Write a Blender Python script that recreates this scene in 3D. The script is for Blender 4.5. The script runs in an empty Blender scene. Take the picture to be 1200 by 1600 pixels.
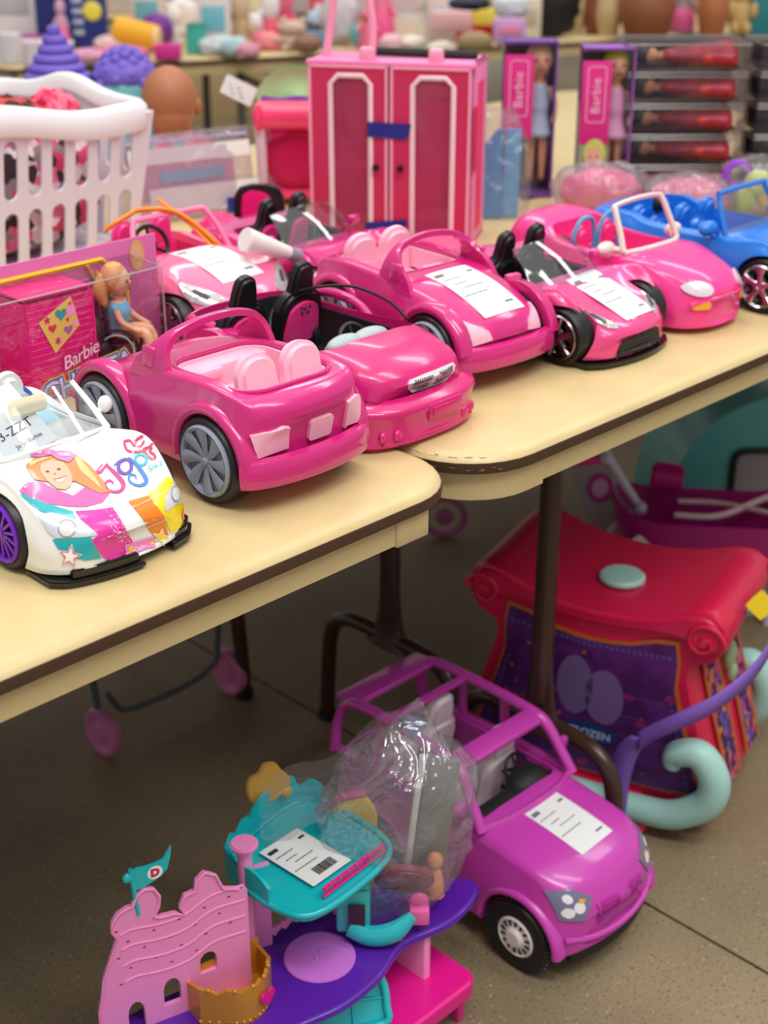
import bpy, bmesh, math, random
import numpy as np
from mathutils import Vector, Matrix, noise
from mathutils.bvhtree import BVHTree
random.seed(7)
R = math.radians
sc = bpy.context.scene
C = sc.collection

# ---------------------------------------------------------------- camera
# world: x runs along the front table edge (to the right and away), y runs across the tables, z up, metres
CAM = Vector((0, 0, 1.32))
PITCH = R(25)
FPX = 2218.0
s2 = math.sqrt(.5)
FW = Vector((s2 * math.cos(PITCH), s2 * math.cos(PITCH), -math.sin(PITCH)))
RT = Vector((s2, -s2, 0))
UP = RT.cross(FW)
cd = bpy.data.cameras.new('camera')
cam = bpy.data.objects.new('camera', cd)
C.objects.link(cam)
m3 = Matrix((RT, UP, -FW)).transposed()
cam.matrix_world = Matrix.Translation(CAM) @ m3.to_4x4()
cd.sensor_fit = 'VERTICAL'
cd.sensor_height = 36
cd.lens = FPX / 1600 * 36
cd.clip_start = .05
cd.clip_end = 60
cd.dof.use_dof = True
cd.dof.focus_distance = 1.38
cd.dof.aperture_fstop = 5.0
sc.camera = cam
sc.cycles.transparent_max_bounces = 24
sc.view_settings.view_transform = 'Standard'
sc.view_settings.look = 'None'
sc.view_settings.exposure = 0.12
sc.view_settings.gamma = 1
sc.view_settings.use_curve_mapping = False

# ---------------------------------------------------------------- light: a big hall with ceiling lamps and added fill
w = bpy.data.worlds.new('hall')
sc.world = w
w.use_nodes = True
bg = w.node_tree.nodes['Background']
bg.inputs[0].default_value = (1.0, .965, .93, 1)
bg.inputs[1].default_value = .43


def area(name, loc, sx, sy, power, col=(1, .975, .94), rot=(0, 0, 0)):
    l = bpy.data.lights.new(name, 'AREA')
    l.shape = 'RECTANGLE'
    l.size = sx
    l.size_y = sy
    l.energy = power
    l.color = col
    o = bpy.data.objects.new(name, l)
    o.location = loc
    o.rotation_euler = rot
    C.objects.link(o)
    return o


for i, (x, y) in enumerate([(-.6, .2), (2.2, -1.2), (1.2, 2.6), (4.6, 1.0), (4.4, 4.8), (.4, -1.5)]):
    area('ceiling_lamp', (x, y, 4.4), .5, 2.6, 84 if y < -1.3 else 38, rot=(0, 0, R(20)))  # the stronger lamp is added over the aisle to brighten the floor
area('overhead_fill', (2.0, 2.0, 6.5), 7, 7, 100, (1, .97, .93))  # broad fill light added overhead so shade gathers under the tables


# ---------------------------------------------------------------- materials
def lin(c):
    return tuple(((v / 255) / 12.92 if v <= 10 else (((v / 255) + .055) / 1.055) ** 2.4) for v in c[:3]) + (1,)


MC = {}


def mat(name, col, rough=.4, metal=0, coat=0, spec=.5, bump=None, var=None, emis=0, sss=0):
    if name in MC:
        return MC[name]
    m = bpy.data.materials.new(name)
    m.use_nodes = True
    nt = m.node_tree
    p = nt.nodes['Principled BSDF']
    p.inputs['Base Color'].default_value = lin(col)
    p.inputs['Roughness'].default_value = rough
    p.inputs['Metallic'].default_value = metal
    p.inputs['Coat Weight'].default_value = coat
    p.inputs['Coat Roughness'].default_value = .08
    p.inputs['Specular IOR Level'].default_value = spec
    if sss:
        p.inputs['Subsurface Weight'].default_value = sss
        p.inputs['Subsurface Radius'].default_value = (.01, .005, .003)
    if emis:
        p.inputs['Emission Color'].default_value = lin(col)
        p.inputs['Emission Strength'].default_value = emis
    tc = None
    if bump or var:
        tc = nt.nodes.new('ShaderNodeTexCoord')
    if bump:
        n = nt.nodes.new('ShaderNodeTexNoise')
        n.inputs['Scale'].default_value = bump[0]
        n.inputs['Detail'].default_value = 4
        b = nt.nodes.new('ShaderNodeBump')
        b.inputs['Strength'].default_value = bump[1]
        b.inputs['Distance'].default_value = bump[2] if len(bump) > 2 else .002
        nt.links.new(tc.outputs['Object'], n.inputs['Vector'])
        nt.links.new(n.outputs['Fac'], b.inputs['Height'])
        nt.links.new(b.outputs['Normal'], p.inputs['Normal'])
    if var:   # (colour2, scale, low, high)
        n = nt.nodes.new('ShaderNodeTexNoise')
        n.inputs['Scale'].default_value = var[1]
        n.inputs['Detail'].default_value = 6
        r = nt.nodes.new('ShaderNodeMapRange')
        r.inputs['From Min'].default_value = var[2]
        r.inputs['From Max'].default_value = var[3]
        x = nt.nodes.new('ShaderNodeMix')
        x.data_type = 'RGBA'
        x.inputs['A'].default_value = lin(col)
        x.inputs['B'].default_value = lin(var[0])
        nt.links.new(tc.outputs['Object'], n.inputs['Vector'])
        nt.links.new(n.outputs['Fac'], r.inputs['Value'])
        nt.links.new(r.outputs['Result'], x.inputs['Factor'])
        nt.links.new(x.outputs['Result'], p.inputs['Base Color'])
    MC[name] = m
    return m


def clear(name, tint=(250, 250, 252), gloss=.12, rough=.06, bump=None, haze=0, hazecol=(235, 232, 238)):
    """thin clear plastic: see-through, shiny, optionally hazy and crinkled"""
    if name in MC:
        return MC[name]
    m = bpy.data.materials.new(name)
    m.use_nodes = True
    nt = m.node_tree
    nt.nodes.clear()
    out = nt.nodes.new('ShaderNodeOutputMaterial')
    tr = nt.nodes.new('ShaderNodeBsdfTransparent')
    tr.inputs[0].default_value = lin(tint)
    gl = nt.nodes.new('ShaderNodeBsdfGlossy')
    gl.inputs['Roughness'].default_value = rough
    lw = nt.nodes.new('ShaderNodeLayerWeight')
    lw.inputs['Blend'].default_value = .35
    mr = nt.nodes.new('ShaderNodeMapRange')
    mr.inputs['To Min'].default_value = gloss
    mr.inputs['To Max'].default_value = min(1, gloss + .35)
    nt.links.new(lw.outputs['Fresnel'], mr.inputs['Value'])
    mx = nt.nodes.new('ShaderNodeMixShader')
    ge = nt.nodes.new('ShaderNodeNewGeometry')
    mu = nt.nodes.new('ShaderNodeMath')
    mu.operation = 'MULTIPLY_ADD'
    mu.inputs[1].default_value = -.7
    mu.inputs[2].default_value = 1
    nt.links.new(ge.outputs['Backfacing'], mu.inputs[0])
    m3_ = nt.nodes.new('ShaderNodeMath')
    m3_.operation = 'MULTIPLY'
    nt.links.new(mu.outputs[0], m3_.inputs[0])
    nt.links.new(mr.outputs['Result'], m3_.inputs[1])
    nt.links.new(m3_.outputs[0], mx.inputs[0])
    base = tr
    if haze:
        df = nt.nodes.new('ShaderNodeBsdfDiffuse')
        df.inputs[0].default_value = lin(hazecol)
        m2 = nt.nodes.new('ShaderNodeMixShader')
        m2.inputs[0].default_value = haze
        nt.links.new(tr.outputs[0], m2.inputs[1])
        nt.links.new(df.outputs[0], m2.inputs[2])
        base = m2
    nt.links.new(base.outputs[0], mx.inputs[1])
    nt.links.new(gl.outputs[0], mx.inputs[2])
    nt.links.new(mx.outputs[0], out.inputs[0])
    if bump:
        tc = nt.nodes.new('ShaderNodeTexCoord')
        n = nt.nodes.new('ShaderNodeTexNoise')
        n.inputs['Scale'].default_value = bump[0]
        n.inputs['Detail'].default_value = 3
        n.inputs['Distortion'].default_value = 1.2
        b = nt.nodes.new('ShaderNodeBump')
        b.inputs['Strength'].default_value = bump[1]
        b.inputs['Distance'].default_value = bump[2]
        nt.links.new(tc.outputs['Object'], n.inputs['Vector'])
        nt.links.new(n.outputs['Fac'], b.inputs['Height'])
        nt.links.new(b.outputs['Normal'], gl.inputs['Normal'])
        nt.links.new(b.outputs['Normal'], lw.inputs['Normal'])
    MC[name] = m
    return m


# ---------------------------------------------------------------- mesh helpers
def cat(pts, n=6, closed=False):
    """Catmull-Rom through points of any dimension"""
    P = [tuple(p) for p in pts]
    N = len(P)
    out = []
    segs = N if closed else N - 1
    for i in range(segs):
        p0 = P[(i - 1) % N] if closed or i > 0 else tuple(2 * a - b for a, b in zip(P[0], P[1]))
        p1 = P[i]
        p2 = P[(i + 1) % N]
        p3 = P[(i + 2) % N] if closed or i + 2 < N else tuple(2 * a - b for a, b in zip(P[-1], P[-2]))
        for k in range(n):
            t = k / n
            out.append(tuple(.5 * (2 * b + (c - a) * t + (2 * a - 5 * b + 4 * c - d) * t * t + (3 * b - a - 3 * c + d) * t ** 3)
                             for a, b, c, d in zip(p0, p1, p2, p3)))
    if not closed:
        out.append(P[-1])
    return out


def rrect(x0, y0, x1, y1, r, n=5):
    pts = []
    for cx, cy, a in ((x1 - r, y1 - r, 0), (x0 + r, y1 - r, 90), (x0 + r, y0 + r, 180), (x1 - r, y0 + r, 270)):
        for k in range(n + 1):
            t = R(a + 90 * k / n)
            pts.append((cx + r * math.cos(t), cy + r * math.sin(t)))
    return pts


def circ(cx, cy, r, n=24, ry=None):
    ry = ry or r
    return [(cx + r * math.cos(2 * math.pi * k / n), cy + ry * math.sin(2 * math.pi * k / n)) for k in range(n)]


def heart(cx, cy, s, n=24, rot=0):
    out = []
    for k in range(n):
        t = 2 * math.pi * k / n
        x = 16 * math.sin(t) ** 3 / 17
        y = (13 * math.cos(t) - 5 * math.cos(2 * t) - 2 * math.cos(3 * t) - math.cos(4 * t)) / 17
        out.append((cx + s * (x * math.cos(rot) - y * math.sin(rot)), cy + s * (x * math.sin(rot) + y * math.cos(rot))))
    return out


def star(cx, cy, r, n=5, q=.45, rot=90):
    return [(cx + (r if k % 2 == 0 else r * q) * math.cos(R(rot + 180 * k / n)), cy + (r if k % 2 == 0 else r * q) * math.sin(R(rot + 180 * k / n))) for k in range(2 * n)]


def stroke(pts, wd, n=6, closed=False):
    """a brush stroke as a polygon in 2D; wd is a number or one width per control point"""
    if not isinstance(wd, (list, tuple)):
        wd = [wd] * len(pts)
    q = cat([(p[0], p[1], v) for p, v in zip(pts, wd)], n, closed)
    L, Rr = [], []
    N = len(q)
    for i, (x, y, v) in enumerate(q):
        a = q[i - 1] if i > 0 or closed else q[i]
        b = q[(i + 1) % N] if i < N - 1 or closed else q[i]
        dx, dy = b[0] - a[0], b[1] - a[1]
        l = math.hypot(dx, dy) or 1
        L.append((x - dy / l * v / 2, y + dx / l * v / 2))
        Rr.append((x + dy / l * v / 2, y - dx / l * v / 2))
    quads = []
    for i in range(N - (0 if closed else 1)):
        j = (i + 1) % N
        quads.append([L[i], L[j], Rr[j], Rr[i]])
    return quads


class B:
    def __init__(s):
        s.bm = bmesh.new()

    def add(s, t, mw=None, mi=0):
        if mw is not None:
            bmesh.ops.transform(t, matrix=mw, verts=t.verts)
        if mi:
            for f in t.faces:
                f.material_index = mi
        me = bpy.data.meshes.new('t')
        t.to_mesh(me)
        t.free()
        s.bm.from_mesh(me)
        bpy.data.meshes.remove(me)
        return s

    def box(s, c, d, rot=(0, 0, 0), bev=0, seg=2, mi=0):
        t = bmesh.new()
        bmesh.ops.create_cube(t, size=1)
        bmesh.ops.scale(t, vec=d, verts=t.verts)
        if bev:
            bmesh.ops.bevel(t, geom=t.edges[:], offset=bev, segments=seg, affect='EDGES', profile=.5)
        return s.add(t, Matrix.Translation(c) @ eul(rot), mi)

    def cyl(s, p0, p1, r0, r1=None, n=20, bev=0, mi=0, caps=True):
        r1 = r0 if r1 is None else r1
        p0, p1 = Vector(p0), Vector(p1)
        t = bmesh.new()
        bmesh.ops.create_cone(t, segments=n, radius1=r0, radius2=r1, depth=(p1 - p0).length, cap_ends=caps)
        if bev:
            es = [e for e in t.edges if abs(e.verts[0].co.z - e.verts[1].co.z) < 1e-6]
            bmesh.ops.bevel(t, geom=es, offset=bev, segments=2, affect='EDGES')
        q = (p1 - p0).to_track_quat('Z', 'Y').to_matrix().to_4x4()
        return s.add(t, Matrix.Translation((p0 + p1) / 2) @ q, mi)

    def sph(s, c, r, rot=(0, 0, 0), u=20, v=12, mi=0):
        if not isinstance(r, (tuple, list)):
            r = (r, r, r)
        t = bmesh.new()
        bmesh.ops.create_uvsphere(t, u_segments=u, v_segments=v, radius=1)
        bmesh.ops.scale(t, vec=r, verts=t.verts)
        return s.add(t, Matrix.Translation(c) @ eul(rot), mi)

    def grid(s, rows, closed_u=False, closed_v=False, cap=False, mi=0):
        """rows of points -> quads"""
        t = bmesh.new()
        V = [[t.verts.new(p) for p in r] for r in rows]
        nu, nv = len(V), len(V[0])
        for i in range(nu if closed_u else nu - 1):
            for j in range(nv if closed_v else nv - 1):
                a, b, c, d = V[i][j], V[(i + 1) % nu][j], V[(i + 1) % nu][(j + 1) % nv], V[i][(j + 1) % nv]
                try:
                    t.faces.new((a, b, c, d))
                except ValueError:
                    pass
        if cap:
            try:
                t.faces.new(V[0])
                t.faces.new(V[-1][::-1])
            except ValueError:
                pass
        bmesh.ops.recalc_face_normals(t, faces=t.faces[:])
        return s.add(t, None, mi)

    def tube(s, pts, r, n=10, smooth=5, closed=False, mi=0, flat=1, up=None):
        """r number or list; flat squashes along the frame normal"""
        if not isinstance(r, (list, tuple)):
            r = [r] * len(pts)
        q = [(*p, rr) for p, rr in zip(pts, r)]
        if smooth:
            q = cat(q, smooth, closed)
        N = len(q)
        rows = []
        prev = Vector(up) if up else None
        for i in range(N):
            p = Vector(q[i][:3])
            a = Vector(q[(i - 1) % N][:3]) if (i > 0 or closed) else p
            b = Vector(q[(i + 1) % N][:3]) if (i < N - 1 or closed) else p
            tg = (b - a).normalized() if (b - a).length > 1e-9 else Vector((0, 0, 1))
            if prev is None:
                prev = Vector((0, 0, 1)) if abs(tg.z) < .9 else Vector((1, 0, 0))
            nn = prev - tg * prev.dot(tg)
            if nn.length < 1e-6:
                nn = tg.orthogonal()
            nn.normalize()
            if up is None:
                prev = nn
            bi = tg.cross(nn)
            rows.append([p + (bi * math.cos(2 * math.pi * k / n) + nn * flat * math.sin(2 * math.pi * k / n)) * q[i][3] for k in range(n)])
        return s.grid(rows, closed_u=closed, closed_v=True, cap=not closed, mi=mi)

    def lathe(s, prof, n=28, mw=None, mi=0):
        t = bmesh.new()
        V = []
        for (r, z) in prof:
            if r < 1e-6:
                V.append([t.verts.new((0, 0, z))])
            else:
                V.append([t.verts.new((r * math.cos(2 * math.pi * k / n), r * math.sin(2 * math.pi * k / n), z)) for k in range(n)])
        for i in range(len(V) - 1):
            a, b = V[i], V[i + 1]
            for k in range(n):
                k2 = (k + 1) % n
                if len(a) == 1 and len(b) == 1:
                    continue
                if len(a) == 1:
                    t.faces.new((a[0], b[k], b[k2]))
                elif len(b) == 1:
                    t.faces.new((a[k], a[k2], b[0]))
                else:
                    t.faces.new((a[k], a[k2], b[k2], b[k]))
        bmesh.ops.recalc_face_normals(t, faces=t.faces[:])
        return s.add(t, mw, mi)

    def prism(s, outline, z0, z1, mw=None, bev=0, mi=0, seg=2, scale1=1.0):
        t = bmesh.new()
        cx = sum(p[0] for p in outline) / len(outline)
        cy = sum(p[1] for p in outline) / len(outline)
        a = [t.verts.new((x, y, z0)) for x, y in outline]
        b = [t.verts.new((cx + (x - cx) * scale1, cy + (y - cy) * scale1, z1)) for x, y in outline]
        n = len(a)
        f0 = t.faces.new(a[::-1])
        f1 = t.faces.new(b)
        for i in range(n):
            t.faces.new((a[i], a[(i + 1) % n], b[(i + 1) % n], b[i]))
        bmesh.ops.recalc_face_normals(t, faces=t.faces[:])
        if bev:
            es = set(f0.edges) | set(f1.edges)
            bmesh.ops.bevel(t, geom=list(es), offset=bev, segments=seg, affect='EDGES', clamp_overlap=True)
        return s.add(t, mw, mi)

    def holed(s, outer, holes, z0, z1, mw=None, mi=0):
        """flat plate with holes"""
        t = bmesh.new()
        es = []
        for lp in [outer] + list(holes):
            vs = [t.verts.new((x, y, z0)) for x, y in lp]
            for i in range(len(vs)):
                es.append(t.edges.new((vs[i], vs[(i + 1) % len(vs)])))
        r = bmesh.ops.triangle_fill(t, use_beauty=True, edges=es)
        fs = [f for f in t.faces]
        ex = bmesh.ops.extrude_face_region(t, geom=fs)
        vs = [v for v in ex['geom'] if isinstance(v, bmesh.types.BMVert)]
        bmesh.ops.translate(t, vec=(0, 0, z1 - z0), verts=vs)
        bmesh.ops.recalc_face_normals(t, faces=t.faces[:])
        return s.add(t, mw, mi)

    def rod_ring(s, c, rad, r, axis='x', n=36, m=8, arc=(0, 360), mi=0):
        pts = []
        a0, a1 = arc
        full = abs(a1 - a0) >= 360
        k = n if full else n + 1
        for i in range(k):
            t = R(a0 + (a1 - a0) * i / n)
            u, v = rad * math.cos(t), rad * math.sin(t)
            p = {'x': (0, u, v), 'y': (u, 0, v), 'z': (u, v, 0)}[axis]
            pts.append((c[0] + p[0], c[1] + p[1], c[2] + p[2]))
        return s.tube(pts, r, n=m, smooth=0, closed=full, mi=mi)

    def out(s, name, m, parent=None, ang=40, mw=None):
        me = bpy.data.meshes.new(name)
        if mw is not None:
            bmesh.ops.transform(s.bm, matrix=mw, verts=s.bm.verts)
        s.bm.to_mesh(me)
        s.bm.free()
        for q in (m if isinstance(m, (list, tuple)) else [m]):
            me.materials.append(q)
        me.shade_smooth()
        if ang < 180:
            me.set_sharp_from_angle(angle=R(ang))
        o = bpy.data.objects.new(name, me)
        C.objects.link(o)
        if parent is not None:
            o.parent = parent
        return o


def eul(r):
    return Matrix.Rotation(r[2], 4, 'Z') @ Matrix.Rotation(r[1], 4, 'Y') @ Matrix.Rotation(r[0], 4, 'X')


def T(x, y=0, z=0):
    return Matrix.Translation((x, y, z))


def tag(o, label, cat_, group=None):
    o['label'] = label
    o['category'] = cat_
    if group:
        o['group'] = group
    return o


def thing(name, label, cat_, loc=(0, 0, 0), rz=0, group=None, rx=0, ry=0):
    o = bpy.data.objects.new(name, None)
    o.empty_display_size = .02
    C.objects.link(o)
    o.location = loc
    o.rotation_euler = (rx, ry, rz)
    return tag(o, label, cat_, group)


def struct(o):
    o['kind'] = 'structure'
    return o


def copy_thing(root, loc=None, rz=None, label=None, group=None):
    c = root.copy()
    C.objects.link(c)
    for ch in root.children:
        d = ch.copy()
        C.objects.link(d)
        d.parent = c
        for g in ch.children:
            e = g.copy()
            C.objects.link(e)
            e.parent = d
    if loc is not None:
        c.location = loc
    if rz is not None:
        c.rotation_euler.z = rz
    if label:
        c['label'] = label
    if group:
        c['group'] = group
    return c


def boolean(o, cutters, op='DIFFERENCE'):
    for cb in cutters:
        me = bpy.data.meshes.new('cut')
        cb.bm.to_mesh(me)
        cb.bm.free()
        co = bpy.data.objects.new('cut', me)
        C.objects.link(co)
        co.matrix_world = o.matrix_world
        md = o.modifiers.new('b', 'BOOLEAN')
        md.operation = op
        md.solver = 'EXACT'
        md.object = co
        par = o.parent
        o.parent = None
        bpy.context.view_layer.update()
        dg = bpy.context.evaluated_depsgraph_get()
        nm = bpy.data.meshes.new_from_object(o.evaluated_get(dg))
        o.modifiers.clear()
        o.data = nm
        o.parent = par
        bpy.data.objects.remove(co)
    o.data.shade_smooth()
    o.data.set_sharp_from_angle(angle=R(35))


def bvh_of(*objs):
    """tree of meshes in the local space of their root"""
    V, F = [], []
    for o in objs:
        n = len(V)
        V += [v.co.copy() for v in o.data.vertices]
        F += [tuple(n + i for i in p.vertices) for p in o.data.polygons]
    return BVHTree.FromPolygons(V, F)


def polymesh(polys, step=None):
    """flat 2D polygons (maybe many) -> bmesh cut by a grid so it can follow a curved surface"""
    t = bmesh.new()
    for lp in polys:
        try:
            t.faces.new([t.verts.new((x, y, 0)) for x, y in lp])
        except ValueError:
            pass
    bmesh.ops.remove_doubles(t, verts=t.verts[:], dist=1e-7)
    bmesh.ops.triangulate(t, faces=t.faces[:])
    if step:
        for ax in (0, 1):
            lo = min(v.co[ax] for v in t.verts)
            hi = max(v.co[ax] for v in t.verts)
            k = math.ceil(lo / step)
            while k * step < hi:
                co = [0, 0, 0]
                no = [0, 0, 0]
                co[ax] = k * step
                no[ax] = 1
                bmesh.ops.bisect_plane(t, geom=t.verts[:] + t.edges[:] + t.faces[:], plane_co=co, plane_no=no)
                k += 1
    return t


def textpolys(body, size, spacing=1.0, shear=0, cx=0, cy=0, bold=0):
    """outline text as flat triangles centred on (cx, cy)"""
    cu = bpy.data.curves.new('txt', 'FONT')
    cu.body = body
    cu.size = size
    cu.space_character = spacing
    cu.shear = shear
    cu.offset = bold
    cu.resolution_u = 3
    cu.align_x = 'CENTER'
    cu.align_y = 'CENTER'
    o = bpy.data.objects.new('txt', cu)
    C.objects.link(o)
    bpy.context.view_layer.update()
    dg = bpy.context.evaluated_depsgraph_get()
    me = bpy.data.meshes.new_from_object(o.evaluated_get(dg))
    out = [[(me.vertices[i].co.x + cx, me.vertices[i].co.y + cy) for i in p.vertices] for p in me.polygons]
    bpy.data.meshes.remove(me)
    bpy.data.objects.remove(o)
    bpy.data.curves.remove(cu)
    return out


def rot2(polys, a, cx=0, cy=0, s=1, dx=0, dy=0):
    c, q = math.cos(a), math.sin(a)
    return [[(cx + dx + s * ((x - cx) * c - (y - cy) * q), cy + dy + s * ((x - cx) * q + (y - cy) * c)) for x, y in lp] for lp in polys]


def flat(name, polys, m, parent, mw, lift=0):
    """flat printed shapes on a plane given by mw"""
    t = polymesh(polys)
    b = B()
    b.add(t, mw @ T(0, 0, lift))
    return b.out(name, m, parent)


def decal(name, polys, m, parent, tree, mw, dirv=None, step=.006, off=.0006, thick=0, proj=None):
    """project flat polygons (plane mw, cast along its -z) on to a curved surface"""
    t = polymesh(polys, step)
    d = None if mw is None else (mw.to_3x3() @ Vector((0, 0, -1))).normalized()
    bad = []
    nrm = {}
    for v in t.verts:
        if proj:
            o, d = proj(v.co.x, v.co.y)
        else:
            o = mw @ v.co
        hit, n, _, _ = tree.ray_cast(o, d)
        if hit is None:
            bad.append(v)
            continue
        if n.dot(d) > 0:
            n = -n
        nrm[v.index] = n
        v.co = hit + n * (off + thick)
    if bad:
        bmesh.ops.delete(t, geom=bad, context='VERTS')
    if thick:
        for e in list(t.edges):
            pass
        be = [e for e in t.edges if e.is_boundary]
        ex = bmesh.ops.extrude_edge_only(t, edges=be)
        for v in ex['geom']:
            if isinstance(v, bmesh.types.BMVert):
                r = tree.find_nearest(v.co)
                if r[0] is not None:
                    v.co = r[0] - r[1] * 0
        bmesh.ops.recalc_face_normals(t, faces=t.faces[:])
    b = B()
    b.add(t)
    return b.out(name, m, parent, ang=50)


PAPER = mat('paper_white', (238, 240, 240), .6)
INK = mat('ink_black', (30, 30, 32), .6)
INKG = mat('ink_grey', (120, 122, 125), .6)


def price_tag(parent, mw, wd=.1, ht=.075, bars=True, tree=None, name='price_label', rng=None):
    """white sales label with lines of print; mw: plane, long side along x. With a tree it is taped on that
    surface: a smooth sheet fitted over it"""
    rng = rng or random.Random(3)
    out = rrect(-wd / 2, -ht / 2, wd / 2, ht / 2, .0012, 2)
    ink, grey = [], []
    x0, y0 = -wd / 2, -ht / 2

    def bar(u0, v0, u1, v1, l):
        l.append([(x0 + u0 * wd, y0 + v0 * ht), (x0 + u1 * wd, y0 + v0 * ht), (x0 + u1 * wd, y0 + v1 * ht), (x0 + u0 * wd, y0 + v1 * ht)])
    u = .06
    while u < .26:
        q = rng.uniform(.015, .03)
        bar(u, .83, u + q, .9, ink)
        u += q + .006
    for rr, (a, b_) in enumerate([(.72, .5), (.6, .42), (.5, .7), (.36, .6)]):
        u = .06 + .1 * (rr % 3)
        while u < b_:
            q = rng.uniform(.02, .07)
            bar(u, a, u + q, a + .017, grey)
            u += q + .015
    bar(.78, .8, .92, .84, grey)
    if bars:
        u = .3
        while u < .8:
            q = rng.choice([.006, .01, .016])
            bar(u, .1, u + q, .26, ink)
            u += q + rng.choice([.006, .01])
    else:
        bar(.70, .12, .9, .15, grey)
    co = [0] * 6
    if tree:
        A, Z = [], []
        d = mw.to_3x3() @ Vector((0, 0, -1))
        for i in range(9):
            for j in range(7):
                x, y = wd * (i / 8 - .5), ht * (j / 6 - .5)
                hit = tree.ray_cast(mw @ Vector((x, y, 0)), d)[0]
                if hit is not None:
                    A.append([1, x, y, x * x, y * y, x * y])
                    Z.append(-(hit - (mw @ Vector((x, y, 0)))).length)
        A, Z = np.array(A), np.array(Z)
        co = np.linalg.lstsq(A, Z, rcond=None)[0]
        co[0] += max(0, float((Z - A @ co).max())) * .6 + .0005
        co = [float(v) for v in co]

    def sheet(nm, polys, m, par, lift):
        t = polymesh(polys, .006)
        for v in t.verts:
            x, y = v.co.x, v.co.y
            v.co.z = co[0] + co[1] * x + co[2] * y + co[3] * x * x + co[4] * y * y + co[5] * x * y + lift
        q = B()
        q.add(t, mw)
        return q.out(nm, m, par, ang=60)
    p = sheet(name, [out], PAPER, parent, 0)
    md = p.modifiers.new('s', 'SOLIDIFY')
    md.thickness = .0003
    sheet('print', ink + grey, INKG if not bars else INK, p, .0006)
    p['label'] = 'white sales label with black print'
    return p


def plane(o, u, v):
    """matrix of a plane: origin o, x axis u, y axis v"""
    u = Vector(u).normalized()
    v = Vector(v)
    v = (v - u * v.dot(u)).normalized()
    n = u.cross(v)
    m = Matrix((u, v, n)).transposed().to_4x4()
    return Matrix.Translation(o) @ m

# ---------------------------------------------------------------- setting: floor
def floor_mat():
    m = bpy.data.materials.new('polished_aggregate')
    m.use_nodes = True
    nt = m.node_tree
    p = nt.nodes['Principled BSDF']
    tc = nt.nodes.new('ShaderNodeTexCoord')

    def N(sc_, det, a, b):
        n = nt.nodes.new('ShaderNodeTexNoise')
        n.inputs['Scale'].default_value = sc_
        n.inputs['Detail'].default_value = det
        nt.links.new(tc.outputs['Object'], n.inputs['Vector'])
        r = nt.nodes.new('ShaderNodeMapRange')
        r.inputs['From Min'].default_value = a
        r.inputs['From Max'].default_value = b
        nt.links.new(n.outputs['Fac'], r.inputs['Value'])
        return r.outputs['Result'], n

    def mix(f, a, b):
        x = nt.nodes.new('ShaderNodeMix')
        x.data_type = 'RGBA'
        if isinstance(f, float):
            x.inputs['Factor'].default_value = f
        else:
            nt.links.new(f, x.inputs['Factor'])
        for k, v in (('A', a), ('B', b)):
            if isinstance(v, tuple):
                x.inputs[k].default_value = lin(v)
            else:
                nt.links.new(v, x.inputs[k])
        return x.outputs['Result']
    f1, _ = N(2.2, 6, .35, .7)
    base = mix(f1, (148, 132, 104), (122, 108, 85))
    f2, n2 = N(210, 3, .56, .72)
    c = mix(f2, base, (92, 80, 62))
    f3, _ = N(150, 2, .64, .72)
    c = mix(f3, c, (176, 162, 134))
    nt.links.new(c, p.inputs['Base Color'])
    p.inputs['Roughness'].default_value = .55
    p.inputs['Specular IOR Level'].default_value = .25
    b = nt.nodes.new('ShaderNodeBump')
    b.inputs['Strength'].default_value = .2
    b.inputs['Distance'].default_value = .001
    nt.links.new(n2.outputs['Fac'], b.inputs['Height'])
    nt.links.new(b.outputs['Normal'], p.inputs['Normal'])
    return m


fm = floor_mat()
b = B()
b.box((-2.1, 4, -.05), (6.9, 20, .1))
b.box((8.355, 4, -.05), (14, 20, .1))
b.box((1.35, 4, -.06), (.02, 20, .08))
struct(b.out('floor', fm))

# ---------------------------------------------------------------- folding tables
LAM = mat('cream_laminate', (214, 192, 141), .34, bump=(35, .12, .0006), var=((200, 176, 126), 9, .45, .8))
BAND = mat('brown_edge_strip', (72, 50, 36), .42, bump=(60, .3, .001))
APR = mat('tan_painted_apron', (206, 184, 136), .45, bump=(90, .1, .0005))
LEGM = mat('dark_brown_enamel', (62, 42, 33), .28)
GAP = mat('dark_seam', (70, 52, 38), .7)


def loops(x0, y0, x1, y1, r, prof, n=8):
    return [[(x, y, z) for x, y in rrect(x0 + i, y0 + i, x1 - i, y1 - i, max(.002, r - i), n)] for i, z in prof]


def wishbone(parent, x, y, half=.14, top=.694, ztop=.2):
    b = B()
    b.tube([(x, y, top), (x, y, .4), (x, y, ztop + .03)], [.0155, .0155, .0165], smooth=0, n=14, flat=1.0)
    b.tube([(x, y, ztop + .1), (x, y, ztop + .02), (x, y, ztop - .02)], [.0175, .028, .05], smooth=4, n=14, flat=.35, up=(1, 0, 0))
    b.out('leg_post', LEGM, parent)
    b = B()
    q = half
    b.tube([(x, y - q - .012, .0), (x, y - q - .01, .06), (x, y - q + .002, ztop - .05), (x, y - q + .035, ztop - .012), (x, y - .03, ztop - .005), (x, y + .03, ztop - .005),
            (x, y + q - .035, ztop - .012), (x, y + q - .002, ztop - .05), (x, y + q + .01, .06), (x, y + q + .012, .0)], .0125, n=12, smooth=6, up=(1, 0, 0))
    lg = b.out('leg', LEGM, parent)
    for sgn in (-1, 1):
        b = B()
        b.cyl((x, y + sgn * (q + .012), .0), (x, y + sgn * (q + .012), .02), .016, .015, bev=.003)
        b.out('foot_cap', mat('black_rubber', (20, 20, 20), .6), lg)


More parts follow.
